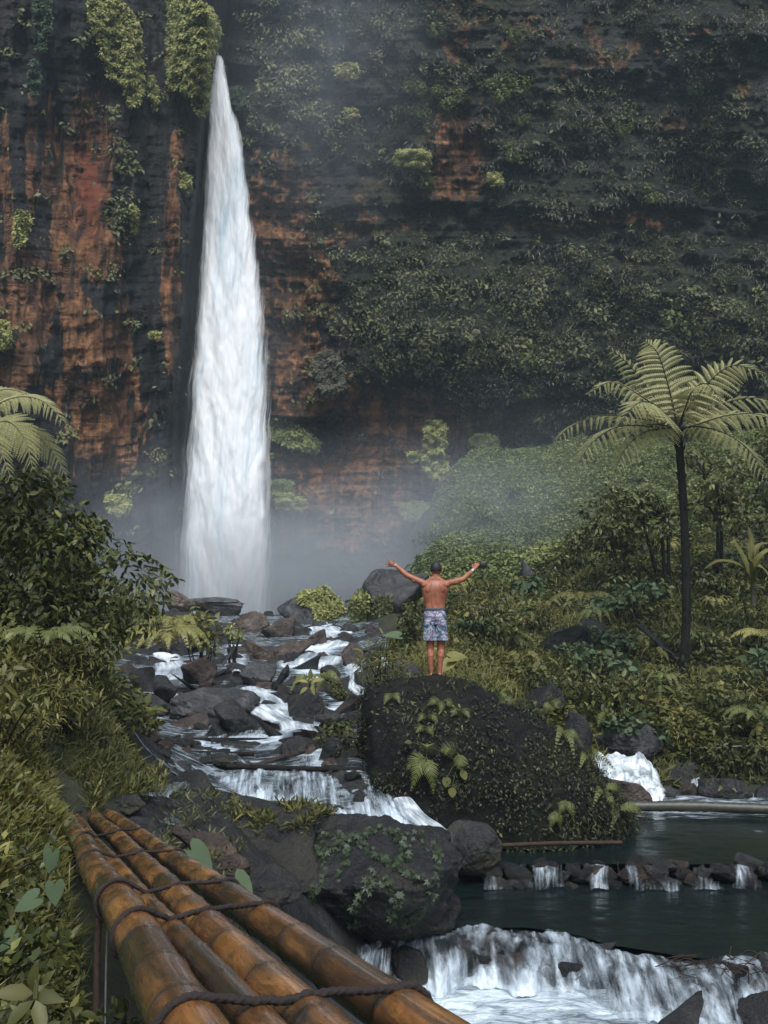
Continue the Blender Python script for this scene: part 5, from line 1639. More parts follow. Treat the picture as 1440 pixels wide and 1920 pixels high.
tree('yellowish bushy treelet behind the crown of the tree fern', [(1240, 860), (1290, 830), (1350, 850), (1400, 820), (1470, 770), (1500, 900), (1420, 900), (1300, 890), (1250, 880)], 31, 3, (14, 26), 42, .24, M_leaf_olive, 23, [(1330, 980), (1320, 880), (1420, 870)], tone=.1)
tree('dark tree in deep shade at the right border', [(1395, 900), (1450, 850), (1560, 850), (1560, 1060), (1440, 1060), (1400, 1000)], 29, 3, (16, 30), 40, .22, M_leaf_dark, 24, [(1460, 1120), (1450, 960)], tone=-.2)  # lowered leaf tone puts the deep shade into the crown colour
bush('shrub', 'yellow-green leafy shrub on the slope edge left of the multi-stemmed tree', 'shrub', [(1035, 1040), (1060, 985), (1100, 960), (1110, 1010), (1130, 1060), (1100, 1085), (1050, 1080)], 'auto', 2, (10, 20), 30, .18, M_leaf_olive, 1.2, LEAF, 25, tone=.12)
bush('shrub', 'dark undergrowth shrub below the multi-stemmed tree', 'shrub', [(1120, 1060), (1180, 1030), (1250, 1040), (1260, 1120), (1200, 1150), (1130, 1130)], 'auto', 1.6, (14, 24), 30, .19, M_leaf_dark, 1.0, LEAF, 26, tone=-.05)
bush('shrub', 'pale-leaved low bush below the undergrowth left of the tree fern trunk', 'shrub', [(1118, 1095), (1150, 1075), (1220, 1078), (1245, 1110), (1225, 1140), (1150, 1145), (1118, 1130)], 'auto', 1.2, (9, 16), 26, .18, M_taro, 1.0, LEAF, 27, tone=-.15)
bush('shrub', 'bright yellow-green narrow-leaved shrub at the right border behind the slope', 'shrub', [(1345, 1160), (1360, 1110), (1400, 1085), (1470, 1080), (1480, 1250), (1400, 1250), (1370, 1215)], 'auto', 1.4, (12, 22), 44, .22, M_leaf_yellow, 1.5, NARROW, 28, droop=.1, outw=.9)
bush('shrub', 'mixed shrub between slender tree and bright border shrub', 'shrub', [(1290, 1060), (1340, 1040), (1400, 1050), (1400, 1110), (1340, 1140), (1290, 1120)], 'auto', 1.4, (12, 20), 26, .17, M_leaf_olive, 1.1, LEAF, 29, tone=-.05)
bush('creeper', 'patch of pale heart-shaped leaves on the hillside right of the man', 'creeper', [(955, 1092), (985, 1078), (1050, 1082), (1060, 1105), (1040, 1130), (985, 1128), (955, 1118)], 'auto', 1.2, (9, 14), 26, .24, M_taro, 1.3, ROUND, 30, droop=.8, tone=.0)
bush('shrub', 'leafy yellow-green clump right behind the legs of the man', 'shrub', [(842, 1190), (900, 1120), (960, 1120), (1000, 1150), (980, 1200), (940, 1235), (850, 1235)], 'auto', 1.6, (13, 24), 50, .15, M_leaf_olive, 1.1, LEAF, 31, tone=.1)
bush('shrub', 'spiky yellow-green clump just right of the shorts of the man', 'shrub', [(845, 1150), (850, 1110), (890, 1085), (950, 1085), (955, 1120), (900, 1150), (870, 1180)], 'auto', 1.6, (11, 20), 40, .25, M_leaf_yellow, 1.5, NARROW, 32, droop=.1, outw=.9)
bush('shrub', 'mossy shrub between the biggest boulder and the man', 'shrub', [(735, 1160), (770, 1120), (800, 1110), (800, 1180), (780, 1230), (760, 1200)], 'auto', 1.4, (10, 16), 26, .15, M_leaf_olive, 1.2, LEAF, 33)
bush('shrub', 'dark leafy clump at the pool edge right of the torrent', 'shrub', [(1290, 1400), (1330, 1380), (1480, 1390), (1500, 1470), (1400, 1470), (1310, 1450)], 'auto', .8, (14, 24), 36, .12, M_leaf_olive, 1.2, LEAF, 34, tone=-.1)
bush('shrub', 'low leafy clump above the thin hose on the right bank', 'shrub', [(1120, 1345), (1180, 1330), (1260, 1340), (1340, 1330), (1470, 1330), (1470, 1392), (1300, 1392), (1240, 1370), (1120, 1362)], 'auto', .8, (10, 18), 46, .12, M_leaf_yellow, 1.1, LEAF, 35, tone=-.2)

# ------------------------------------------------------------------ ground cover (uncountable)
def cover_pts(n, px0, px1, Y0, Y1, seed):
    r = np.random.default_rng(seed)
    px = r.uniform(px0, px1, n); Y = np.exp(r.uniform(math.log(Y0), math.log(Y1), n))
    X = (px - 720) / F * Y
    z = H(X, Y)
    return r, px, Y, np.stack([X, Y, z], -1)
def dry(px, Y, P, lim=.0):
    ok = stream_mask(px, Y) < .25
    ok &= ~((P[:, 2] < .26 + lim) & (Y < 18.2) & (Y > 9) & (px > 520))
    ok &= ~((P[:, 2] < .9) & (Y <= 9.4) & (px > 480))
    # under the bridge
    ok &= ~((P[:, 1] < 9.0) & (np.abs(P[:, 0] - (-.81 - .352 * (P[:, 1] - 3.4))) < .17))
    return ok
def cover(name, label, cat, n, box, hgt, leaf, tmpl, mats, seed, cond=None, axis_up=0.3, clump=1.5, tone=0.0, bare=-.45, rnd_sd=.2):
    r, px, Y, P = cover_pts(n, *box, seed)
    ok = dry(px, Y, P)
    if cond is not None: ok &= cond(px, Y, P)
    cl = fbm(P * (clump, clump, 0) + seed, 4, seed)
    ok &= cl > bare + .15 * r.normal(size=n)
    px, Y, P, cl = px[ok], Y[ok], P[ok], cl[ok]
    n = len(P)
    h = np.clip(.45 + cl * 1.1, .05, 1.2) * hgt
    u = r.random(n) ** .7
    P = P + np.stack([r.normal(size=n) * .02, r.normal(size=n) * .02, h * u], -1)
    ax = nrm(r.normal(size=(n, 3)) * (1, 1, .35) + (0, 0, axis_up))
    up = nrm(r.normal(size=(n, 3)) * .4 + (0, -.25, 1)) if axis_up < 1.2 else nrm(r.normal(size=(n, 3)) + (0, -1.2, .3))
    a = Acc()
    s = leaf * r.uniform(.55, 1.3, n)
    a.add_inst(tmpl, P, ax, up, s, np.clip(.42 + tone + cl * .5 + r.normal(size=n) * rnd_sd, 0, 1))
    return to_obj(name, a.mesh(name, mats), label=label, cat=cat, kind='stuff')
LB = lambda px, Y, P: (px < np.interp(Y, [2, 4, 6, 8, 9, 9.6, 11, 12, 13], [180, 190, 160, 170, 205, 285, 335, 310, 250]))
cover('grass', 'long yellow-green grass covering the left bank', 'grass', 90000, (-350, 400, 3.0, 13.2), .10, .15, BLADE, [M_leaf_yellow], 61, LB, axis_up=1.2, clump=1.2, tone=-.05)
cover('grass', 'grassy herbs with narrow leaves on the mound of the left bank', 'grass', 110000, (-350, 400, 4.0, 13.2), .42, .095, NARROW, [M_leaf_yellow], 62, LB, axis_up=.9, clump=1.6, tone=.0)
cover('undergrowth', 'dark broad-leaved weeds beside the near end of the bridge', 'weeds', 22000, (-350, 260, 1.6, 5.6), .22, .07, LEAF, [M_leaf_olive], 63, lambda px, Y, P: px < 240, axis_up=.25, clump=2.5, tone=-.12)
cover('undergrowth', 'small herbs and grass between bridge and rock ledge', 'weeds', 3500, (250, 470, 5.5, 10.5), .10, .07, NARROW, [M_leaf_olive], 64, lambda px, Y, P: px > 250, axis_up=.8, clump=2.2, bare=-.1)
hillc = lambda px, Y, P: (px > 700) & (px > np.interp(Y, [17, 24, 30, 38], [700, 730, 760, 800]))
cover('undergrowth', 'dense low leafy undergrowth on the right hillside', 'undergrowth', 110000, (690, 1650, 16.5, 34), .45, .14, LEAFS, [M_leaf_yellow], 65, hillc, axis_up=.3, clump=.9, tone=-.15, bare=-.30)
cover('grass', 'yellowish grass patches on the right hillside', 'grass', 60000, (690, 1650, 17.5, 32), .12, .26, BLADE, [M_leaf_yellow], 66, hillc, axis_up=1.3, clump=.55, tone=.1, bare=-.08)
slopec = lambda px, Y, P: (px > 770 + 30 * fbm(P * (.3, .3, 0), 2, 4)) & (P[:, 2] > 3.9)
cover('undergrowth', 'green carpet of creeping leaves on the far misty slope', 'undergrowth', 190000, (720, 1500, 34, 62), .6, .12, ROUND, [M_slope], 67, slopec, axis_up=.1, clump=.5, tone=.1, bare=-.6)
cover('undergrowth', 'shaded undergrowth beyond the left bush', 'undergrowth', 20000, (-400, 330, 13, 50), .6, .20, LEAFS, [M_leaf_dark], 68, lambda px, Y, P: px < 300, axis_up=.2, clump=.6)

# ------------------------------------------------------------------ cliff plants
r = np.random.default_rng(77)
def cliff_cover(name, label, n, fn, leaf, tmpl, mat, seed, bulge=.6, droop=.8, tone=0, thr=.42, box=(-150, 1650, -120, 1010)):
    r = np.random.default_rng(seed)
    px = r.uniform(box[0], box[1], n); py = r.uniform(box[2], box[3], n)
    Pn = np.stack([px / 42, px * 0 + seed, py / 34], -1)
    cl = fbm(Pn, 4, seed)
    m = fn(px, py) + cl * .75
    ok = (m + r.normal(size=n) * .04) > thr
    ok &= ~((px > 385) & (px < 440) & (py < 120))
    px, py, cl, m = px[ok], py[ok], cl[ok], m[ok]; n = len(px)
    b = np.clip((m - thr) * 1.8, 0, 1) * bulge
    P = W(px, py, cliff_Y(px, py) - b * r.random(n) ** .4 - .05)
    ax = nrm(r.normal(size=(n, 3)) * (.8, .5, .5) + (0, -.45, -droop))
    up = nrm(r.normal(size=(n, 3)) * .4 + (0, -.8, .7))
    big = 1 + .5 * (fbm(np.stack([px / 60, px * 0 + 4, py / 50], -1), 2, seed + 3) > .1)
    a = Acc(); a.add_inst(tmpl, P, ax, up, leaf * (big if tmpl is LEAFS else 1) * r.uniform(.4, 1.4, n), np.clip(.40 + tone + cl * .55 + r.normal(size=n) * .2, 0, 1))
    return to_obj(name, a.mesh(name, [mat]), label=label, cat='cliff plants', kind='stuff')
def mA(px, py):
    m = gauss(px, 830, 190) * gauss(py, 585, 115) * .85 + sstep(1000, 1150, px) * sstep(470, 600, py) * .45
    m = m + gauss(px, 1000, 90) * gauss(py, 520, 130) * .2 - sstep(960, 600, px) * sstep(690, 725, py) * .9 - (px < 500) * 1.0
    return m + gauss(px, 600, 30) * gauss(py, 680, 50) * .25 - gauss(px, 850, 65) * gauss(py, 300, 90) * .8
cliff_cover('foliage', 'dense dark leafy growth on the bulging middle of the cliff', 100000, mA, .22, LEAFS, M_leaf_cliff, 5, 1.6, .6, .14, .34)
def mB(px, py):
    return sstep(640, 740, px) * .38 - gauss(px, 760, 90) * gauss(py, 360, 24) * .5 + gauss(px, 540, 70) * gauss(py, 120, 140) * .25 - sstep(960, 600, px) * sstep(690, 725, py) * .8 - gauss(px, 855, 60) * gauss(py, 300, 80) * .5 - gauss(py, 415, 22) * .35 - gauss(py, 120, 60) * .12 - (py > 880) * 1.
cliff_cover('foliage', 'thin mixed growth of small plants over the right cliff wall', 150000, mB, .155, LEAFS, M_leaf_cliff, 6, .8, .8, .08, .42)
cliff_cover('dry_grass', 'grey drooping grass tufts on the ledges of the right cliff wall', 60000, lambda px, py: mB(px, py) + gauss(px, 1150, 350) * gauss(py, 320, 130) * .25, .36, NARROW, M_leaf_drygrey, 7, .6, 1.3, .05, .47)
def mC(px, py):
    return .16 + gauss(px, 225, 24) * gauss(py, 370, 170) * .4 + gauss(px, 560, 120) * gauss(py, 130, 190) * .45 + gauss(px, 590, 28) * gauss(py, 430, 130) * .3 + gauss(py, 0, 90) * .1 - (px > 720) * 1. + gauss(px, 610, 40) * gauss(py, 700, 40) * .3 + gauss(px, 290, 60) * gauss(py, 860, 50) * .12
cliff_cover('foliage', 'scattered green tufts on the left cliff wall and around the falls', 70000, mC, .24, LEAFS, M_leaf_cliff, 8, .6, .8, .25, .46, box=(-150, 760, -120, 1010))

PATCHES = [  # label, poly, mat, leaf, name
 ('bright hanging moss apron at the lip left of the waterfall', [(372, 0), (398, 18), (414, 55), (404, 95), (396, 130), (388, 190), (384, 218), (368, 208), (364, 180), (346, 175), (338, 120), (340, 60), (345, -40), (372, -40)], M_moss, .26, 'hanging_moss', 1.1),
 ('long yellowish hanging moss strip just left of the moss apron', [(318, -40), (338, -40), (340, 50), (334, 120), (332, 168), (318, 160), (312, 100), (318, 40)], M_moss, .24, 'hanging_moss', .6),
 ('wide moss and fern curtain in the upper left of the cliff', [(165, -40), (205, -40), (235, 15), (262, 45), (262, 100), (270, 150), (262, 190), (240, 200), (238, 160), (205, 140), (190, 90), (170, 40)], M_moss, .24, 'hanging_moss', .9),
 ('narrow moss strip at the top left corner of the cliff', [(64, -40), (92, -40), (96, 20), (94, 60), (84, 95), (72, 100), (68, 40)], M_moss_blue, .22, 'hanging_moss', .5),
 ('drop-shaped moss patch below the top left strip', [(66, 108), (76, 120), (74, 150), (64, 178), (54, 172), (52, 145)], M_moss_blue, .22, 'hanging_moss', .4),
 ('thin moss streak right of the moss curtain', [(278, 135), (290, 150), (298, 190), (290, 205), (282, 180)], M_moss, .22, 'hanging_moss', .4),
 ('ferny green tuft low on the far left wall', [(34, 392), (50, 400), (60, 415), (48, 440), (36, 462), (28, 455), (30, 420)], M_moss, .26, 'hanging_moss', .4),
 ('round moss clump at the left border of the cliff', [(-30, 598), (12, 600), (22, 622), (18, 648), (-30, 656)], M_moss, .24, 'hanging_moss', .6),
 ('small moss tuft on the orange column left of the falls', [(344, 322), (356, 330), (358, 350), (346, 358), (340, 345)], M_moss, .22, 'hanging_moss', .4),
 ('slim green tuft beside the dark gully in the left wall', [(248, 382), (258, 392), (258, 432), (252, 440), (246, 410)], M_moss, .22, 'hanging_moss', .4),
 ('tiny moss tuft on the diagonal ledge of the left wall', [(278, 620), (296, 622), (302, 630), (284, 634)], M_moss, .2, 'hanging_moss', .4),
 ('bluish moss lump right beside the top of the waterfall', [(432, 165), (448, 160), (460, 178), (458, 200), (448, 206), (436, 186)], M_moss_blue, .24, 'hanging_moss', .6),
 ('cushion of pale shrub on the upper cliff above the orange stain', [(738, 292), (752, 280), (780, 278), (806, 286), (808, 304), (796, 320), (762, 318), (742, 310)], M_moss, .22, 'cliff_shrub', .9),
 ('small bright bush below the right end of the orange stain', [(916, 322), (938, 326), (944, 340), (926, 348), (914, 338)], M_moss, .22, 'cliff_shrub', .5),
 ('small pale tree growing out of the cliff right of the mist', [(630, 125), (650, 116), (672, 126), (670, 142), (650, 150), (634, 142)], M_moss, .28, 'cliff_shrub', .9),
 ('second pale shrub under the small cliff tree', [(648, 205), (668, 202), (672, 220), (656, 230), (646, 220)], M_moss, .26, 'cliff_shrub', .6),
 ('broad-leaved green shrub under the orange block beside the falls', [(502, 788), (520, 784), (550, 798), (580, 815), (600, 832), (594, 846), (560, 838), (540, 830), (506, 815)], M_slope, .34, 'cliff_shrub', .9),
 ('flat yellow moss cushion low beside the falls', [(503, 925), (530, 922), (560, 930), (576, 945), (560, 955), (530, 948), (503, 944)], M_moss, .2, 'hanging_moss', .7),
 ('dark leafy clump above the flat yellow moss cushion', [(503, 905), (520, 898), (548, 905), (552, 920), (505, 922)], M_slope, .24, 'cliff_shrub', .5),
 ('tall column of hanging moss at the corner of the lower cliff', [(800, 790), (820, 786), (834, 800), (832, 850), (842, 880), (838, 900), (815, 906), (800, 890), (792, 860), (796, 820)], M_moss, .22, 'hanging_moss', .9),
 ('small moss shelf left of the tall moss column', [(762, 850), (785, 845), (790, 856), (770, 866)], M_moss, .2, 'hanging_moss', .5),
 ('green shrub tucked under the dark overhang right of the moss column', [(882, 822), (905, 812), (935, 822), (932, 842), (900, 846)], M_slope, .28, 'cliff_shrub', .6),
 ('grey-leaved climber on the orange block of the cliff', [(590, 670), (615, 655), (640, 680), (645, 720), (625, 745), (605, 735), (590, 700)], M_leaf_drygrey, .26, 'cliff_shrub', .7),
 ('hazy bush at the base of the slope under the moss column', [(752, 950), (780, 938), (806, 950), (800, 975), (760, 975)], M_slope, .26, 'cliff_shrub', .8),
 ('pale shrub on the left wall above the leafy bush', [(198, 930), (225, 925), (245, 945), (235, 965), (205, 955)], M_moss, .26, 'cliff_shrub', .6),
]
for i, (lb_, poly, mat, leaf, nm, blg) in enumerate(PATCHES):
    rs = np.random.default_rng(500 + i)
    xs = np.array([p[0] for p in poly]); ys = np.array([p[1] for p in poly])
    area = (xs.max() - xs.min()) * (ys.max() - ys.min())
    n = int(area * 1.5) + 200
    x = rs.uniform(xs.min(), xs.max(), n); y = rs.uniform(ys.min(), ys.max(), n)
    jx = x + rs.normal(size=n) * 2 + 6 * fbm(np.stack([x / 9, x * 0, y / 9], -1), 3, i)
    ins = in_poly(poly, jx, y + rs.normal(size=n) * 3)
    x, y = x[ins], y[ins]; n = len(x)
    if n < 5: continue
    cx_, cy_ = xs.mean(), ys.mean()
    dr = np.clip(1 - np.hypot((x - cx_) / (xs.max() - xs.min()) * 1.8, (y - cy_) / (ys.max() - ys.min()) * 1.8), 0, 1)
    lumpn = fbm(np.stack([x / 9, x * 0 + i, y / 11], -1), 3, i)
    P = W(x, y, cliff_Y(x, y, False) - .9 - blg * (.35 + .5 * np.sqrt(dr) + .55 * lumpn))
    ax = nrm(rs.normal(size=(n, 3)) * (.7, .4, .4) + (0, -.4, -.7)); up = nrm(rs.normal(size=(n, 3)) * .3 + (0, -.8, .7))
    a = Acc(); a.add_inst(LEAFS if nm == 'hanging_moss' else LEAF, P, ax, up, leaf * rs.uniform(.5, 1.2, n), np.clip(.5 + lumpn * .55 + rs.normal(size=n) * .16, 0, 1))
    me = a.mesh(nm, [mat])
    to_obj(nm, me, origin=P[np.argmin(P[:, 2])], label=lb_, cat='moss' if nm == 'hanging_moss' else 'cliff shrub')
# ================================================================== ferns
def frond_mesh(path, width, pairs, seed=0, bip=False, droop=.25, normal=None, mats=None, rib=.006, name='frond', vang=1.05, tone=.5, taper=.75, acc=None):
    """a frond along a 3-D path with leaflets on both sides"""
    r = np.random.default_rng(seed)
    n = 60
    P = catmull(path, n)
    T = nrm(np.gradient(P, axis=0))
    nv = np.broadcast_to(np.asarray(normal if normal is not None else (0, -.2, 1), float), T.shape)
    S = nrm(np.cross(T, nv)); N = np.cross(S, T)
    a = acc or Acc()
    add_tube(a, P, np.linspace(rib, rib * .25, n), 5, .3, 1)
    L = np.linalg.norm(np.diff(P, axis=0), axis=1).sum()
    s = np.linspace(.14, .985, pairs)
    k = (s * (n - 1)).astype(int)
    w = width * np.clip(np.minimum((s - .02) / .25, 1), 0, 1) ** .6 * np.clip((1.02 - s) / .60, 0, 1) ** taper
    for sg in (-1, 1):
        kk = k
        ang = vang - .35 * s
        ax = nrm(S[kk] * sg * np.sin(ang)[:, None] + T[kk] * np.cos(ang)[:, None] + np.array([0, 0, -droop]) + r.normal(size=(pairs, 3)) * .04)
        up = N[kk]
        if not bip:
            gap = L / pairs
            tm = ([(-.5, 0, 0), (.5, 0, 0), (-.5, .35, .05), (.5, .35, .05), (-.28, .75, .0), (.28, .75, .0), (0, 1, -.1)], [(0, 1, 3, 2), (2, 3, 5, 4), (4, 5, 6)])
            a.add_inst(tm, P[kk], ax, up, w * r.uniform(.92, 1.05, pairs), np.clip(tone + r.normal(size=pairs) * .12, 0, 1), 0, wscale=np.full(pairs, gap * .50))
        else:
            m = 15
            for j in range(pairs):
                if w[j] < .03: continue
                t = np.linspace(.03, .97, m)
                pj = P[kk[j]] + ax[j] * (w[j] * t)[:, None] + np.array([0, 0, -1.0]) * (w[j] * .26 * t ** 2)[:, None]
                axj = nrm(ax[j] + np.array([0, 0, -.32]) * t[:, None])
                sj = nrm(np.cross(axj, np.broadcast_to(N[kk[j]], axj.shape)))
                gap = w[j] / m
                pl = w[j] * .125 * np.clip((1.05 - t) / .6, 0, 1) ** .7
                tm = ([(-.5, 0, 0), (.5, 0, 0), (.42, .6, .0), (-.42, .6, .0), (0, 1, -.12)], [(0, 1, 2, 3), (3, 2, 4)])
                for q in (-1, 1):
                    a.add_inst(tm, pj, nrm(sj * q + axj * .35 + N[kk[j]] * -.45 + np.array([0, 0, -.1])), np.broadcast_to(N[kk[j]], axj.shape), pl, np.clip(tone + r.normal() * .07 + r.normal(size=m) * .05, 0, 1), 0, wscale=np.full(m, gap * .80))
    return a

def fern(label, base, fronds, width, pairs, mat=None, seed=0, name='fern', cat='fern', normal=None, rib=.006, group=None, tone=.5, droop=.25):
    """fronds: list of lists of world points"""
    root = empty(name, base, label, cat, group)
    for i, f in enumerate(fronds):
        a = frond_mesh([base] + list(f), width, pairs, seed * 31 + i, False, droop, normal, rib=rib, tone=tone)
        to_obj('frond', a.mesh('frond', [mat or M_frond_under, M_midrib]), parent=root)
    return root

# ---- the tall tree fern
TF = 22.0
crown = W(1270, 806, TF)
tfr = empty('tree_fern', W(1284, 1298, TF), 'tall tree fern with a slim black trunk spreading its fronds on the right bank', 'tree fern')
tp = catmull([W(1284, 1312, TF), W(1282, 1250, TF), W(1287, 1150, TF), W(1284, 1000, TF), W(1277, 880, TF), W(1270, 800, TF)], 90)
rad = np.interp(np.linspace(0, 1, 90), [0, .03, .1, .3, .6, .9, .97, 1], [.24, .15, .11, .10, .092, .088, .13, .10])
rad = rad * (1 + .10 * fbm(tp * (1, 1, 7), 3, 2))
a = Acc(); add_tube(a, tp, rad, 14)
rs = np.random.default_rng(4)
for k in range(70):      # old frond scars and root fibres
    i = rs.integers(4, 84); an = rs.uniform(0, 6.28)
    c = tp[i] + np.array([math.cos(an), math.sin(an), 0]) * rad[i] * .9
    add_tube(a, catmull([c, c + (math.cos(an) * .03, math.sin(an) * .03, .06), c + (math.cos(an) * .045, math.sin(an) * .045, .11)], 5), .012, 4)
to_obj('trunk', a.mesh('trunk', [M_bark]), parent=tfr)
FRD = [  # control px path with Y offsets, width(m), normal, tone
 ([(1262, 760, -.1), (1248, 705, -.2), (1232, 660, -.2), (1210, 640, -.1)], .66, (0, -1, .25), .62),
 ([(1252, 775, .2), (1215, 730, .4), (1180, 685, .5), (1140, 650, .5)], .52, (.3, -1, .5), .42),
 ([(1245, 775, -.1), (1205, 745, -.3), (1150, 716, -.5), (1102, 738, -.8)], .50, (0, -.75, .8), .55),
 ([(1250, 780, -.6), (1225, 757, -1.2), (1195, 756, -1.7), (1165, 790, -2.2)], .58, (0, -.8, .8), .50),
 ([(1235, 792, -.2), (1180, 782, -.3), (1120, 780, -.4), (1070, 800, -.6), (1040, 828, -.8)], .46, (0, -.5, 1), .42),
 ([(1245, 803, -.3), (1205, 812, -.8), (1170, 845, -1.1), (1145, 905, -1.3)], .60, (-.5, -.6, .6), .30),
 ([(1290, 765, .0), (1330, 715, -.1), (1375, 685, -.2), (1432, 700, -.4)], .58, (-.1, -.9, .6), .62),
 ([(1285, 765, -.4), (1300, 730, -1.0), (1325, 720, -1.5), (1352, 748, -1.9)], .50, (0, -.8, .7), .56),
 ([(1300, 785, .0), (1360, 755, -.1), (1430, 748, -.2), (1500, 790, -.4)], .52, (0, -.7, .8), .55),
 ([(1300, 798, -.3), (1370, 778, -.6), (1440, 782, -1.0), (1510, 840, -1.4)], .56, (0, -.7, .8), .46),
 ([(1305, 806, .2), (1350, 808, .4), (1400, 850, .5), (1425, 925, .5)], .50, (.5, -.5, .6), .26),
 ([(1295, 795, .6), (1330, 775, 1.3), (1370, 770, 1.9), (1420, 800, 2.5)], .50, (0, -.2, 1), .42),
 ([(1262, 770, .6), (1255, 735, 1.2), (1255, 715, 1.8), (1262, 715, 2.5)], .50, (0, -.8, .5), .5),
 ([(1225, 800, -.4), (1160, 800, -.9), (1110, 830, -1.3), (1075, 885, -1.6)], .50, (-.2, -.6, .8), .34),
 ([(1310, 800, -.6), (1365, 815, -1.3), (1410, 850, -1.8), (1440, 905, -2.1)], .50, (.2, -.6, .8), .32),
 ([(1240, 795, .5), (1200, 790, 1.2), (1150, 815, 1.8), (1110, 870, 2.2)], .48, (0, -.3, 1), .30),
]
for i, (pts, w_, nm_, tn) in enumerate(FRD):
    pth = [crown] + [W(x, y, TF + dy) for x, y, dy in pts]
    a = frond_mesh(pth, w_ * 1.2, 19, i, True, .22, nm_, rib=.022, tone=tn * .92, vang=1.2, taper=.62)
    to_obj('frond', a.mesh('frond', [M_frond, M_stipe]), parent=tfr)
# bare old stalks
a = Acc()
for (x, y, dy) in ((1212, 796, -.6), (1300, 752, -.5), (1405, 748, .1), (1365, 812, -.3), (1330, 790, .3), (1296, 745, .3), (1240, 790, .6)):
    add_tube(a, catmull([crown + (0, 0, -.05), (crown + W(x, y, TF + dy)) / 2 + (0, 0, .06), W(x, y, TF + dy)], 14), np.linspace(.026, .008, 14), 6)
to_obj('stalks', a.mesh('stalks', [M_stipe]), parent=tfr)

# ---- the tree fern reaching in from the left
T2 = 10.4
c2 = W(-70, 830, T2)
tf2 = empty('tree_fern', W(-80, 1300, T2), 'tree fern reaching its pale fronds in from the left border', 'tree fern')
FR2 = [([(-20, 770, 0), (30, 745, -.1), (80, 752, -.2), (128, 798, -.4)], .30, (0, -.7, .8), .62), ([(-30, 760, .2), (0, 732, .3), (40, 735, .4), (90, 762, .5)], .30, (0, -.7, .8), .6),
       ([(-20, 800, -.4), (15, 790, -.7), (45, 820, -.8), (62, 880, -.9)], .32, (0, -.9, .5), .58), ([(-10, 805, .1), (50, 808, .1), (95, 840, .1), (128, 900, .0)], .28, (.2, -.8, .5), .40),
       ([(-60, 780, -.5), (-30, 790, -.9), (-5, 830, -1.1), (20, 895, -1.2)], .30, (0, -.9, .4), .5)]
for i, (pts, w_, nm_, tn) in enumerate(FR2):
    a = frond_mesh([c2] + [W(x, y, T2 + dy) for x, y, dy in pts], w_, 22, 90 + i, True, .16, nm_, rib=.012, tone=tn, taper=.6)
    to_obj('frond', a.mesh('frond', [M_frond, M_midrib]), parent=tf2)
a = Acc(); add_tube(a, catmull([W(-84, 1320, T2), W(-82, 1050, T2), c2 + (0, 0, .02)], 30), np.linspace(.10, .06, 30), 10)
to_obj('trunk', a.mesh('trunk', [M_bark]), parent=tf2)

# ---- ferns placed on what carries them
bpy.context.view_layer.update(); DG = bpy.context.evaluated_depsgraph_get()
def surf(px, py, obs=None):
    o_ = Vector((0, 0, 3)); d = Vector(W(px, py, 1.0) - CAM).normalized()
    best = None
    for ob in obs:
        ok, loc, nor, idx = ob.ray_cast(o_ - ob.location, d)
        if ok:
            p = np.array(loc + ob.location)
            if best is None or p[1] < best[0][1]: best = (p, np.array(nor))
    if best is None: best = (W(px, py, 14), np.array([0, -1, .3]))
    return best
BBO = [big_boulder]
def hang_fern(label, bx, by, tips, width, pairs, obs, seed, out=.10, mat=None, **kw):
    p, nrm_ = surf(bx, by, obs)
    fr = []
    for (tx, ty) in tips:
        q, _ = surf(tx, ty, obs)
        L = np.linalg.norm(q - p)
        m = p * .5 + q * .5 + nrm_ * 0 + np.array([0, -out - L * .15, L * .22])
        fr.append([m, q + np.array([0, -out * 1.2, -.0])])
    return fern(label, p - np.array([0, 0.0, 0]), fr, width, pairs, mat, seed, **kw)
hang_fern('large pale fern hanging on the front of the huge boulder', 800, 1420, [(770, 1480), (762, 1440), (812, 1485), (800, 1392)], .15, 15, BBO, 1, normal=(0, -1, .35), tone=.62, rib=.005)
hang_fern('pair of broad fern fronds right of the large pale fern', 858, 1412, [(866, 1446), (826, 1405)], .14, 14, BBO, 2, normal=(0, -1, .35), tone=.6, rib=.005)
for i, (bx, by, tips, lb_) in enumerate([
    (828, 1315, [(800, 1322), (850, 1325), (826, 1335)], 'small star-like fern near the crest of the huge boulder'),
    (862, 1330, [(845, 1342), (880, 1345)], 'small pale fern right below the crest of the huge boulder'),
    (800, 1340, [(785, 1350), (820, 1352)], 'tiny fern left under the feet of the man'),
    (798, 1362, [(780, 1372), (812, 1378)], 'little fern above the large pale fern'),
    (1055, 1370, [(1040, 1400), (1090, 1395), (1075, 1420)], 'yellow fern at the right shoulder of the huge boulder'),
    (1100, 1420, [(1085, 1440), (1150, 1440), (1120, 1410)], 'fern on the right edge of the huge boulder by the torrent'),
    (1130, 1480, [(1110, 1510), (1170, 1500), (1150, 1530)], 'yellow fern halfway down the right end of the huge boulder'),
    (1160, 1520, [(1140, 1560), (1190, 1555), (1215, 1540), (1200, 1525)], 'drooping fern clump at the water end of the huge boulder'),
    (1060, 1500, [(1045, 1530), (1075, 1540)], 'olive fern pair low on the huge boulder'),
    (1040, 1520, [(1028, 1560), (1050, 1555)], 'shaded fern near the foot of the huge boulder'),
    (935, 1318, [(950, 1300), (975, 1330)], 'fern fringe on the crest right of the man'),
    (735, 1300, [(720, 1320), (750, 1318)], 'yellow leafy sprig at the top left of the huge boulder'),
    ]):
    hang_fern(lb_, bx, by, tips, .085, 11, BBO, 10 + i, normal=(0, -1, .4), tone=.5, rib=.004, out=.06)
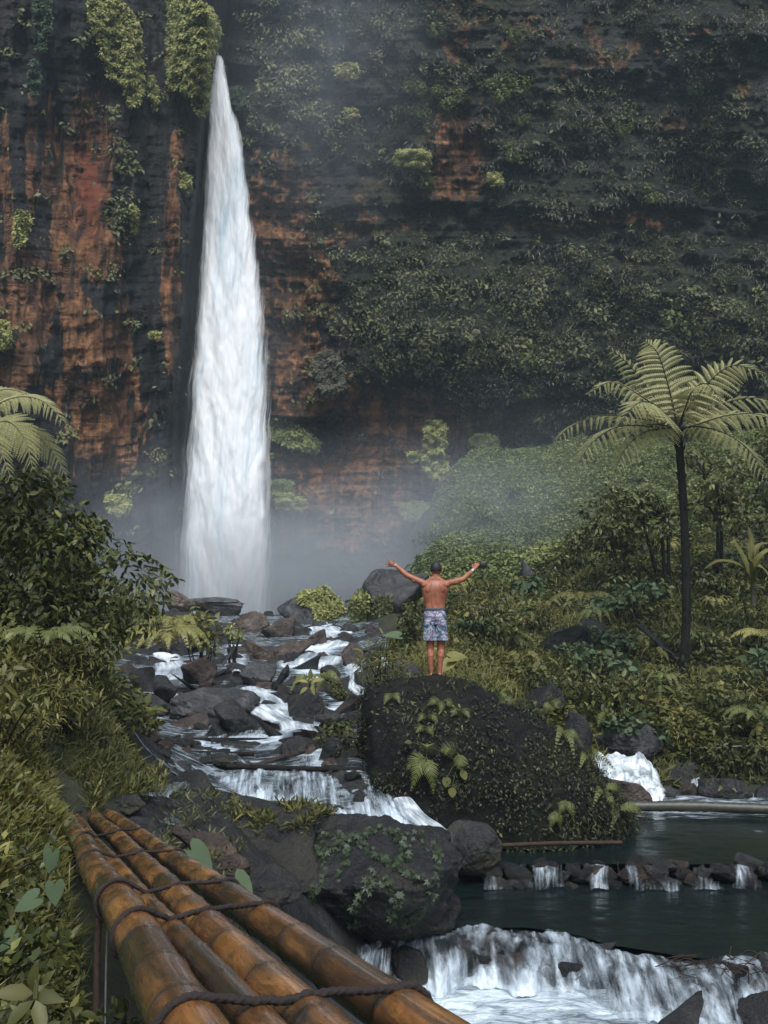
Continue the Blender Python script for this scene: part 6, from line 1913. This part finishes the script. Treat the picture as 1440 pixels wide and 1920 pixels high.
hang_fern('broad golden fern on the shaded rock right of the huge boulder', 1030, 1315, [(1018, 1340), (1050, 1332), (1028, 1305)], .13, 16, [ground] + [ROCKS['shaded rock with a small fern right of the huge boulder']], 30, normal=(0, -1, .3), tone=.75, out=.15)
# fern tuft with big leaves in the middle of the torrent
p = W(592, 1305, ground_Y(592, 1305) - .6)
def around(p, n, L, rise, seed, a0=0, a1=6.28, yfac=1.0):
    r = np.random.default_rng(seed); out = []
    for i in range(n):
        a_ = a0 + (a1 - a0) * (i + r.uniform(-.3, .3)) / n
        l = L * r.uniform(.8, 1.15); d = np.array([math.cos(a_), math.sin(a_) * yfac, 0])
        out.append([p + d * l * .45 + (0, 0, rise * l), p + d * l * .85 + (0, 0, rise * l * .85), p + d * l * 1.15 + (0, 0, rise * l * .2)])
    return out
fern('arching fern tuft in the middle of the torrent', p, around(p, 8, .55, .75, 3), .11, 16, None, 41, tone=.6, normal=(0, -.6, .8))
fern('golden fern clump between the leafy bush and the bright torrent', W(308, 1222, 20.2), around(W(308, 1222, 20.2), 14, .75, .6, 5), .2, 14, M_leaf_yellow, 42, tone=.8, normal=(0, -.6, .8), rib=.008)
fern('golden fern behind the golden clump near the bush edge', W(318, 1190, 22), around(W(318, 1190, 22), 12, .8, .5, 6), .2, 14, M_leaf_yellow, 43, tone=.75, normal=(0, -.6, .8), rib=.008)
fern('yellowish fern spreading under the leafy bush', W(80, 1212, 9.9), around(W(80, 1212, 9.9), 12, .42, .4, 7), .09, 16, None, 44, tone=.55, normal=(0, -.6, .8))
fern('pale fern at the right border above the pool', W(1440, 1200, 20.5), around(W(1440, 1200, 20.5), 10, .75, .3, 8), .16, 16, M_leaf_yellow, 45, tone=.9, normal=(0, -.6, .8))
fern('arching golden fern by the dark pointed rock', W(1092, 1132, 24), around(W(1092, 1132, 24), 8, .7, .35, 9), .14, 14, M_leaf_yellow, 46, tone=.7, normal=(0, -.6, .8))
fern('small fern on the broad dark mossy rock by the pipe', W(1362, 1482, 16.9), around(W(1362, 1482, 16.9), 5, .22, .3, 10), .06, 10, None, 47, tone=.6, normal=(0, -.8, .6))
fern('large-fronded fern on the bank above the hose at the right', W(1420, 1350, 18.5), around(W(1420, 1350, 18.5), 9, .5, .4, 12), .12, 14, None, 48, tone=.55, normal=(0, -.6, .8))

# ---- big-leaved plants
def big_leaves(label, base, leaves, mat, name='taro_plant', cat='taro plant', tmpl=HEART, stem=.006, rnd=.6):
    """leaves: (px, py, Y, size m, roll axis)"""
    root = empty(name, base, label, cat)
    r = np.random.default_rng(int(abs(base[0] * 100)) + 3)
    for (x, y, Y, s_, ax) in leaves:
        p = W(x, y, Y)
        n_ = len(tmpl[0])
        a = Acc(); V = np.array(tmpl[0], float)
        up = nrm(np.array([ax[0] * .2, -.75, .75]) + r.normal(size=3) * .12)
        a.add_inst(tmpl, p[None] - nrm(np.array(ax))[None] * s_ * .3, np.array([ax], float), up[None], s_, rnd + r.normal() * .15)
        to_obj('leaf', a.mesh('leaf', [mat]), parent=root)
        t = Acc(); q = p - nrm(np.array(ax)) * s_ * .3
        add_tube(t, catmull([base, (base + q) / 2 + (0, .02, .04), q], 10), np.linspace(stem, stem * .6, 10), 5)
        to_obj('stalk', t.mesh('stalk', [M_leaf_olive]), parent=root)
    return root
big_leaves('heart-shaped taro leaf low in the grass left of the bridge', W(85, 1665, 4.3), [(96, 1612, 4.2, .085, (-.1, -.3, -1)), (88, 1592, 4.6, .05, (-.5, 0, -.6))], M_taro)
big_leaves('second notched taro leaf below the heart-shaped one', W(95, 1712, 3.9), [(103, 1672, 3.8, .08, (.15, -.3, -1))], M_taro)
big_leaves('pair of taro leaves at the far left of the bridge', W(45, 1740, 3.6), [(54, 1692, 3.5, .085, (-1, -.3, -.5)), (18, 1762, 3.3, .07, (-.6, -.3, -.7))], M_taro)
big_leaves('big pale leaf touching the right side of the bridge far half', W(352, 1625, 6.0), [(372, 1606, 5.6, .17, (1, -.2, -.75))], M_taro, rnd=.8)
big_leaves('second pale leaf lower along the right side of the bridge', W(440, 1690, 5.0), [(452, 1666, 4.9, .15, (.8, -.2, -.9))], M_taro, rnd=.7)
big_leaves('rosette of broad shiny leaves in the bottom left corner', W(58, 1890, 2.5), [(40, 1862, 2.45, .10, (-.8, -.5, .2)), (62, 1842, 2.5, .075, (.1, -.2, 1)), (80, 1868, 2.42, .085, (1, -.4, 0)), (45, 1892, 2.4, .09, (-.7, -.6, -.6)), (72, 1895, 2.38, .085, (.5, -.6, -.8)), (84, 1838, 2.55, .05, (.7, 0, .8))], M_leaf_olive, 'broadleaf_plant', 'plant', LEAF, rnd=.55)
for i, (x, y, ax, lb_) in enumerate([(1213, 1346, (-.1, -.2, -1), 'pale blue-green taro leaf above the grey overhanging rock'), (1136, 1332, (0, -.2, -1), 'narrow taro leaf left above the overhanging rock'), (1172, 1334, (.3, -.2, -1), 'small taro leaf between its two neighbours on the bank'),
    (1288, 1328, (.9, -.2, -.6), 'taro leaf on the dark bank below the tree fern'), (1290, 1354, (.8, -.2, -.8), 'lower taro leaf on the dark bank below the tree fern'), (1255, 1362, (0, -.2, -1), 'dull taro leaf at the left end of the hose'),
    (738, 1192, (-1, -.2, .1), 'big grey-green leaf left of the shorts of the man'), (838, 1248, (-.7, -.2, -.6), 'yellow-green round leaf right of the knees of the man'), (855, 1232, (.9, -.2, .1), 'flat yellow-green leaf beside the knees of the man')]):
    Y = ground_Y(x, y + 14) - .2
    if y < 1260: Y = 17.5
    big_leaves(lb_, W(x, y + 22, Y + .1), [(x, y, Y, .22 if y > 1260 else .30, ax)], M_taro if i < 7 else M_leaf_yellow, rnd=.75)
big_leaves('cluster of rounded leaves below the fern pair on the huge boulder', surf(862, 1430, BBO)[0], [(838, 1462, surf(838, 1462, BBO)[0][1] - .12, .14, (-.2, -.2, -1)), (868, 1450, surf(866, 1450, BBO)[0][1] - .12, .13, (.4, -.2, -.9)), (848, 1482, surf(848, 1482, BBO)[0][1] - .12, .13, (0, -.2, -1)), (866, 1432, surf(866, 1432, BBO)[0][1] - .12, .12, (1, -.2, .1)), (768, 1392, surf(768, 1392, BBO)[0][1] - .1, .10, (-1, -.2, 0))], M_leaf_olive, 'broadleaf_plant', 'plant', ROUND, rnd=.6)
big_leaves('sprout with yellow leaves atop the middle torrent tuft', W(580, 1290, ground_Y(592, 1305) - .8), [(572, 1278, 16.6, .20, (-.8, -.3, .2)), (582, 1268, 16.6, .20, (.0, 0, 1)), (592, 1276, 16.6, .20, (.8, -.3, .2)), (572, 1292, 16.5, .18, (-.8, -.3, -.6)), (586, 1290, 16.5, .18, (.3, -.3, -1))], M_leaf_yellow, 'broadleaf_plant', 'plant', LEAF, rnd=.9)

# ---- banana plant at the right border
BN = 23.5
bb0 = W(1412, 1110, BN)
bn = empty('banana_plant', bb0, 'young banana plant with long arching leaves at the right border', 'banana plant')
def long_leaf(path, width, name='leaf', mat=None, parent=None, n=26, seed=0):
    P = catmull(path, n); T = nrm(np.gradient(P, axis=0)); S = nrm(np.cross(T, (0, -.5, .9))); N = np.cross(S, T)
    s = np.linspace(0, 1, n); w = width * np.sin(np.clip(s * 1.02, 0, 1) * math.pi) ** .55 * (1 - .25 * s)
    cols = np.linspace(-1, 1, 7)
    r = np.random.default_rng(seed)
    G_ = P[:, None] + S[:, None] * (cols[None] * w[:, None] * (1 + .10 * r.normal(size=(n, 1))))[..., None] + N[:, None] * ((np.abs(cols)[None] * .25) * w[:, None])[..., None]
    a = Acc(); a.add_grid(G_, .55 + .2 * r.random())
    add_tube(a, P, np.linspace(.016, .004, n), 5, .9)
    return to_obj(name, a.mesh(name, [mat]), parent=parent)
for i, pts in enumerate([[(1400, 1060), (1378, 1020), (1372, 1022)], [(1415, 1040), (1425, 1022), (1442, 1018)], [(1420, 1050), (1450, 1030), (1490, 1045)], [(1390, 1062), (1350, 1052), (1318, 1068)], [(1420, 1062), (1438, 1075), (1450, 1098)], [(1408, 1050), (1408, 1010), (1402, 985)]]):
    long_leaf([bb0 + (0, 0, .15)] + [W(x, y, BN - .1 * i) for x, y in pts], .085 if i else .12, parent=bn, mat=M_leaf_yellow, seed=i)
a = Acc(); add_tube(a, catmull([bb0 + (0, 0, -.3), bb0 + (0, 0, .1), bb0 + (0, 0, .35)], 10), np.linspace(.07, .04, 10), 8); to_obj('stem', a.mesh('stem', [M_barkl]), parent=bn)

# ---- ivy trailing over the front boulder
bpy.context.view_layer.update()
FBO = [front_boulder]
ivy = empty('ivy', surf(700, 1580, FBO)[0], 'trailing ivy with lobed green leaves on the broad front boulder', 'ivy')
TR = [[(585, 1560), (620, 1568), (660, 1575), (690, 1562), (740, 1560), (790, 1575), (820, 1610)], [(600, 1575), (608, 1620), (600, 1660), (575, 1690), (560, 1740)], [(640, 1570), (650, 1620), (625, 1650)],
      [(670, 1575), (700, 1605), (730, 1625), (760, 1640), (790, 1650)], [(700, 1640), (690, 1668), (668, 1690), (665, 1735)], [(740, 1560), (760, 1600), (745, 1625)], [(715, 1650), (745, 1680), (740, 1710), (765, 1725)], [(820, 1600), (815, 1640), (800, 1690), (760, 1730)], [(640, 1585), (600, 1600), (570, 1590)]]
rs = np.random.default_rng(9); st = Acc(); lf = Acc()
for t in TR:
    Q = catmull([(x, y, 0) for x, y in t], 18 + 8 * len(t))[:, :2]
    Q += rs.normal(size=Q.shape) * 1.2
    pts, ns = zip(*[surf(x, y, FBO) for x, y in Q]); pts = np.array(pts); ns = np.array(ns)
    pts = pts + nrm(ns) * .012 + np.array([0, -.012, 0])
    add_tube(st, pts, .0028, 5)
    for i in range(len(pts)):
        for _ in range(rs.integers(1, 4)):
            if rs.random() < .62:
                nn = nrm(ns[i] + np.array([0, -.5, .5]) + rs.normal(size=3) * .3)
                lf.add_inst(PALM5, pts[i][None] + nn * rs.uniform(.01, .04) + rs.normal(size=3) * .025, nrm(rs.normal(size=(1, 3)) * (1, .4, .5) + (0, -.2, -.7)), nn[None], rs.uniform(.030, .060), rs.uniform(.2, 1))
to_obj('stem', st.mesh('stem', [M_barkl]), parent=ivy)
lo = to_obj('leaves', lf.mesh('leaves', [M_ivy]), parent=ivy); lo['kind'] = 'stuff'

# ---- small growth covering the huge boulder
rs = np.random.default_rng(19)
def skin_growth(o_, P, n, leaf, mat, seed, tmpl, fn, name='moss', droop=.6, tone=0):
    r = np.random.default_rng(seed)
    nu, nv = P.shape[:2]
    T1 = np.gradient(P, axis=0); T2_ = np.gradient(P, axis=1)
    Nn = nrm(np.cross(T2_, T1))
    c = P.reshape(-1, 3).mean(0)
    Nn *= np.sign(((P - c) * Nn).sum(-1, keepdims=True).mean() or 1)
    i = r.integers(0, nu, n); j = r.integers(0, int(nv * .62), n)
    # sample by area
    A_ = np.linalg.norm(np.cross(T1, T2_), axis=-1)[i, j]
    ok = r.random(n) < A_ / A_.max() * 3
    i, j = i[ok], j[ok]
    p = P[i, j] + r.normal(size=(len(i), 3)) * .03; nn = Nn[i, j]
    qx, qy = PX(p)
    cl = fbm(p * 2.2 + seed, 4, seed)
    ok = (fn(qx, qy) + cl) > 0
    p, nn, cl = p[ok], nn[ok], cl[ok]; m = len(p)
    p = p + nn * (.02 + .07 * np.clip(cl + .3, 0, 1) * r.random(m))[:, None]
    a = Acc(); a.add_inst(tmpl, p, nrm(r.normal(size=(m, 3)) * .6 + nn * .5 + (0, 0, -droop)), nrm(nn + (0, -.1, .4) + r.normal(size=(m, 3)) * .3), leaf * r.uniform(.5, 1.3, m), np.clip(.35 + tone + cl * .45 + r.normal(size=m) * .2, 0, 1))
    c_ = to_obj(name, a.mesh(name, [mat]), parent=o_); c_['kind'] = 'stuff'
skin_growth(big_boulder, BB, 160000, .048, M_leaf_cliff, 3, LEAFS, lambda x, y: .02 + .30 * sstep(880, 1100, x) - .8 * (y < 1300) * (x > 740) * (x < 960), tone=-.22)
skin_growth(big_boulder, BB, 60000, .075, M_leaf_olive, 4, NARROW, lambda x, y: -.25 + .35 * sstep(950, 1150, x) + .15 * gauss(x, 730, 40) * (y < 1350), name='hanging_grass', droop=1.0, tone=-.1)
skin_growth(big_boulder, BB, 30000, .06, M_leaf_olive, 5, LEAF, lambda x, y: -.30 + .3 * gauss(x, 740, 60) * gauss(y, 1310, 40), name='small_leaves', tone=.05)
rs = np.random.default_rng(33); gp, gn = [], []
for _ in range(2600):
    x, y = rs.uniform(350, 640), 1522 + rs.normal() * 14 + 16 * (rs.random() < .3)
    if fbm(np.array([x / 22, y / 14, 3.]), 3, 5) < -.02: continue
    o_ = Vector((0, 0, 3)); ok, loc, nor, idx = ledge.ray_cast(o_ - ledge.location, Vector(W(x, y, 1.0) - CAM).normalized())
    if ok: gp.append(np.array(loc + ledge.location)); gn.append(np.array(nor))
gp = np.array(gp); a = Acc(); n = len(gp)
a.add_inst(NARROW, gp, nrm(rs.normal(size=(n, 3)) * (1, 1, .3) + (0, -.3, .9)), nrm(rs.normal(size=(n, 3)) + (0, -1, .6)), rs.uniform(.05, .13, n), rs.uniform(.1, 1, n))
c_ = to_obj('grass_tufts', a.mesh('grass_tufts', [M_leaf_olive]), parent=ledge); c_['kind'] = 'stuff'

# ---- ferns and low shrubs scattered over the hillside (copies of a few kinds)
rs = np.random.default_rng(55)
kinds = []
for q in range(4):
    p = np.zeros(3); a = Acc()
    for f in around(p, 9 + q, .55, .55 + .12 * q, 70 + q):
        frond_mesh([p] + f, .13, 12, 70 + q, False, .25, (0, -.3, 1), rib=.005, tone=.5 + .1 * q, acc=a)
    kinds.append(a.mesh('fern', [M_leaf_yellow if q % 2 else M_frond_under, M_midrib]))
shk = []
for q in range(4):
    r_ = np.random.default_rng(90 + q)
    bl = [(np.array([r_.normal() * .28, r_.normal() * .28, .22 + r_.random() * .28]), r_.uniform(.12, .22)) for _ in range(9)]
    a = bush_acc(bl, .12, 1.1, [LEAF, NARROW, LEAFS, ROUND][q], 90 + q, .3, .6, tone=[0, .1, -.05, .1][q])
    for c_, r0_ in bl: add_tube(a, catmull([(0, 0, -.05), c_ * (.4, .4, .5), c_], 7), np.linspace(.012, .006, 7), 5, .2, 1)
    shk.append(a.mesh('shrub', [[M_leaf_olive, M_leaf_yellow, M_leaf_dark, M_taro][q], M_bark]))
def put(me, name, label, cat, group, P, s):
    o_ = bpy.data.objects.new(name, me); C.objects.link(o_)
    o_.location = P; o_.rotation_euler = (rs.uniform(-.15, .15), rs.uniform(-.15, .15), rs.uniform(0, 6.28)); o_.scale = (s, s, s)
    return tag(o_, label, cat, None, group)
cnt = 0
while cnt < 130:
    Y = math.exp(rs.uniform(math.log(17.8), math.log(32))); px = rs.uniform(760, 1560)
    X = (px - 720) / F * Y; z = float(H(np.array([X]), np.array([Y]))[0])
    if z < .6 or px < np.interp(Y, [17, 24, 30, 38], [1080, 850, 800, 830]): continue
    if cnt % 2: put(kinds[rs.integers(4)], 'fern', 'one of the ferns scattered in the undergrowth of the right hillside', 'fern', 'ferns scattered over the right hillside', (X, Y, z + .12), rs.uniform(.6, 1.15))
    else: put(shk[rs.integers(4)], 'shrub', 'one of the low leafy tufts scattered in the undergrowth of the right hillside', 'shrub', 'low leafy tufts of the right hillside', (X, Y, z + .05), rs.uniform(.7, 1.5))
    cnt += 1
for i in range(26):
    Y = rs.uniform(2.6, 5.4); px = rs.uniform(-60, 175); X = (px - 720) / F * Y
    if abs(X - (-.81 - .352 * (Y - 3.4))) < .22: continue
    z = float(H(np.array([X]), np.array([Y]))[0])
    put(shk[[0, 0, 2, 1][rs.integers(4)]], 'shrub', 'one of the leafy weeds growing beside the near half of the bamboo bridge', 'plant', 'leafy weeds beside the bamboo bridge', (X, Y, z + .02), rs.uniform(.28, .5))  # leafy weeds, not shrubs; scaled copies of the hillside shrub meshes
for i in range(30):
    Y = rs.uniform(6, 12.4); px = rs.uniform(-60, 300); X = (px - 720) / F * Y
    if px > np.interp(Y, [6, 8, 9, 9.6, 11, 12.4], [90, 90, 130, 190, 230, 210]): continue
    z = float(H(np.array([X]), np.array([Y]))[0])
    put(shk[[1, 1, 0, 1][rs.integers(4)]], 'shrub', 'one of the taller leafy herbs standing in the grass of the left bank', 'plant', 'taller herbs in the grass of the left bank', (X, Y, z + .08), rs.uniform(.5, .95))  # herbs rather than shrubs, reusing the same clump meshes

# ---- shrubs rooted in the cliff, and bushes on the far slope
ck = []
for q in range(5):
    r_ = np.random.default_rng(190 + q)
    bl = [(np.array([r_.normal() * .30, r_.normal() * .15, r_.normal() * .22 - .1 * k]), r_.uniform(.14, .26)) for k in range(7)]
    a = bush_acc(bl, .085, .9, [LEAFS, LEAF, LEAFS, ROUND, NARROW][q], 190 + q, .7, .6, tone=[0, .05, -.1, .1, .1][q])
    for c_, r0_ in bl: add_tube(a, catmull([(0, .5, -.05), c_ * .5 + (0, .2, 0), c_], 7), np.linspace(.02, .01, 7), 5, .2, 1)
    ck.append(a.mesh('cliff_shrub', [[M_leaf_cliff, M_leaf_olive, M_leaf_cliff, M_slope, M_leaf_drygrey][q], M_bark]))
cnt = 0
while cnt < 120:
    px, py = rs.uniform(600, 1460), rs.uniform(0, 860)
    if mB(px, py) + .35 * rs.random() < .34 or (py > 740 and px < 900): continue
    if py > 830 - max(0, px - 900) * .2: continue
    P = W(px, py, float(cliff_Y(np.array([px]), np.array([py]))[0]) - .35)
    o_ = put(ck[rs.integers(5)], 'cliff_shrub', 'one of the small shrubs rooted all over the right cliff wall', 'cliff shrub', 'shrubs rooted in the right cliff wall', P, rs.uniform(.9, 2.5) * (1.3 if 450 < py < 720 else 1))
    o_.rotation_euler = (rs.uniform(-.3, .3), rs.uniform(-.5, .5), rs.uniform(-.4, .4))
    cnt += 1
slk = shk[0].copy(); slk.materials[0] = M_slope
for i in range(16):
    Y = rs.uniform(40, 55); px = rs.uniform(790, 1250)
    X = (px - 720) / F * Y; z = float(H(np.array([X]), np.array([Y]))[0])
    put(slk, 'shrub', 'one of the soft bushes dotted over the misty green slope', 'shrub', 'bushes on the misty green slope', (X, Y, z), rs.uniform(.9, 2.0))

# ---- flotsam caught on the weirs
rs = np.random.default_rng(66)
def twig_heap(label, px0, px1, z0, z1, n, L, Yf):
    a = Acc()
    for _ in range(n):
        px = rs.uniform(px0, px1); Yq = Yf(px) + rs.uniform(-.25, .05)
        p = W(px, 1800, Yq); p[2] = rs.uniform(z0, z1)
        d = nrm(rs.normal(size=3) * (1, .4, .45)) * rs.uniform(.4, 1) * L
        add_tube(a, catmull([p - d / 2, p + rs.normal(size=3) * L * .06, p + d / 2], 8), np.linspace(.006, .002, 8), 5)
    return to_obj('twigs', a.mesh('twigs', [M_stick]), label=label, cat='twigs', kind='stuff')
twig_heap('tangle of brown twigs caught on the nearest weir at the right border', 1270, 1480, -.25, .06, 70, .45, lambda x: float(np.interp(x, LIP[:, 0], lipY)) - .1)
twig_heap('reddish twigs caught between the stones of the upper weir', 1165, 1260, .05, .25, 30, .3, lambda x: 12.1)
# ================================================================== air and spray
def vol_mat(name, dens, col=(.80, .88, .95), aniso=.0, falloff=None, noise=None):
    b = NB(name)
    v = b.n('ShaderNodeVolumePrincipled')
    v.inputs['Color'].default_value = (*col, 1)
    v.inputs['Anisotropy'].default_value = aniso
    v.inputs['Density'].default_value = dens
    if falloff:
        tc = b.n('ShaderNodeTexCoord')
        ln = b.n('ShaderNodeVectorMath', operation='LENGTH'); b.link(tc.outputs['Object'], ln.inputs[0])
        f = b.math('SUBTRACT', 1.0, ln.outputs['Value'], True)
        f = b.math('POWER', f, falloff)
        if noise:
            nz = b.noise(noise, 3, .6, tc.outputs['Object'], .4)
            f = b.math('MULTIPLY', f, b.ramp(nz, [(.32, .15), (.68, 1.6)]))
        b.link(b.math('MULTIPLY', f, dens), v.inputs['Density'])
    return b.done(vol=v.outputs[0])
def box_obj(name, lo, hi, mat, **kw):
    a = Acc(); lo = np.array(lo, float); hi = np.array(hi, float)
    V = [(x, y, z) for x in (lo[0], hi[0]) for y in (lo[1], hi[1]) for z in (lo[2], hi[2])]
    a.add(V, [(0, 1, 3, 2), (4, 6, 7, 5), (0, 4, 5, 1), (2, 3, 7, 6), (0, 2, 6, 4), (1, 5, 7, 3)])
    return to_obj(name, a.mesh(name, [mat], False), **kw)
M_haze = vol_mat('haze_air', .0007, (.66, .84, .92))
box_obj('haze', (-120, -20, -5), (190, 100, 72), M_haze, label='thin bluish haze filling the whole gorge', kind='stuff')
def mist(name, center, radii, dens, label, falloff=1.2, noise=2.0, col=(.82, .90, .96), rot=0):
    V, Fc = ico(4)
    me = rock_mesh(name, V, Fc, vol_mat(name + '_air', dens, col, .0, falloff, noise))
    o_ = bpy.data.objects.new(name, me); C.objects.link(o_)
    o_.location = center; o_.scale = radii; o_.rotation_euler = (0, rot, 0)
    return tag(o_, label, 'mist', 'stuff')
mist('mist', tuple(W(480, 1120, 52)), (13, 8, 6.5), .22, 'thick spray cloud boiling round the foot of the waterfall', 1.3, 1.8)
mist('mist', tuple(W(720, 1000, 52)), (14, 8, 6.0), .075, 'thin spray drifting right along the foot of the cliff', 1.3, 2.2)
mist('mist', tuple(W(425, 760, 58.5)), (5.5, 3.5, 17), .035, 'fine spray hanging along both sides of the falling water', 1.0, 2.4)
mist('mist', tuple(W(930, 960, 44)), (12, 9, 8.0), .03, 'faint spray hanging over the green slope', 2.2, 1.2)
mist('mist', tuple(W(260, 1000, 50)), (6, 5, 6.0), .07, 'spray drifting left of the waterfall behind the leafy bush', 1.2, 1.8)
mist('mist', tuple(W(610, 120, 57)), (9, 4, 15), .05, 'pale spray veil drifting beside the top of the waterfall', 1.4, 2.6)
# ================================================================== camera, light
cam = bpy.data.cameras.new('camera')
cam.sensor_fit = 'VERTICAL'
cam.sensor_height = 24
cam.lens = 24 * F / 1920
cam.clip_end = 400
cam.clip_start = .05
co = bpy.data.objects.new('photo_camera', cam)
C.objects.link(co)
co.location = (0, 0, 3)
co.rotation_euler = (math.radians(90) + PITCH, 0, 0)
scene.camera = co
EL, AZ = math.radians(56), math.radians(176)   # azimuth clockwise from +Y: behind the camera, a little to the left
world = bpy.data.worlds.new('World'); scene.world = world
world.use_nodes = True
nt = world.node_tree
bg = nt.nodes['Background']
sky = nt.nodes.new('ShaderNodeTexSky')
sky.sky_type = 'NISHITA'; sky.sun_disc = False
sky.sun_elevation = EL; sky.sun_rotation = AZ
sky.air_density = 1.0; sky.dust_density = 3.0; sky.ozone_density = 1.0
nt.links.new(sky.outputs[0], bg.inputs[0])
bg.inputs[1].default_value = .085
sl = bpy.data.lights.new('sun', 'SUN'); sl.energy = 2.0; sl.angle = math.radians(28); sl.color = (.92, .97, 1.0)
so = bpy.data.objects.new('sun', sl); C.objects.link(so)
dirv = Vector((math.sin(AZ) * math.cos(EL), math.cos(AZ) * math.cos(EL), math.sin(EL)))
so.rotation_euler = dirv.to_track_quat('Z', 'Y').to_euler()
so.location = dirv * 50
vs = scene.view_settings
vs.view_transform = 'Standard'; vs.look = 'None'; vs.gamma = 1; vs.exposure = 1.0; vs.use_curve_mapping = False
cy = scene.cycles
cy.max_bounces = 6; cy.diffuse_bounces = 3; cy.glossy_bounces = 2; cy.transmission_bounces = 3
cy.transparent_max_bounces = 24; cy.volume_bounces = 0
cy.use_denoising = True
cy.caustics_reflective = False; cy.caustics_refractive = False
cy.sample_clamp_indirect = 3
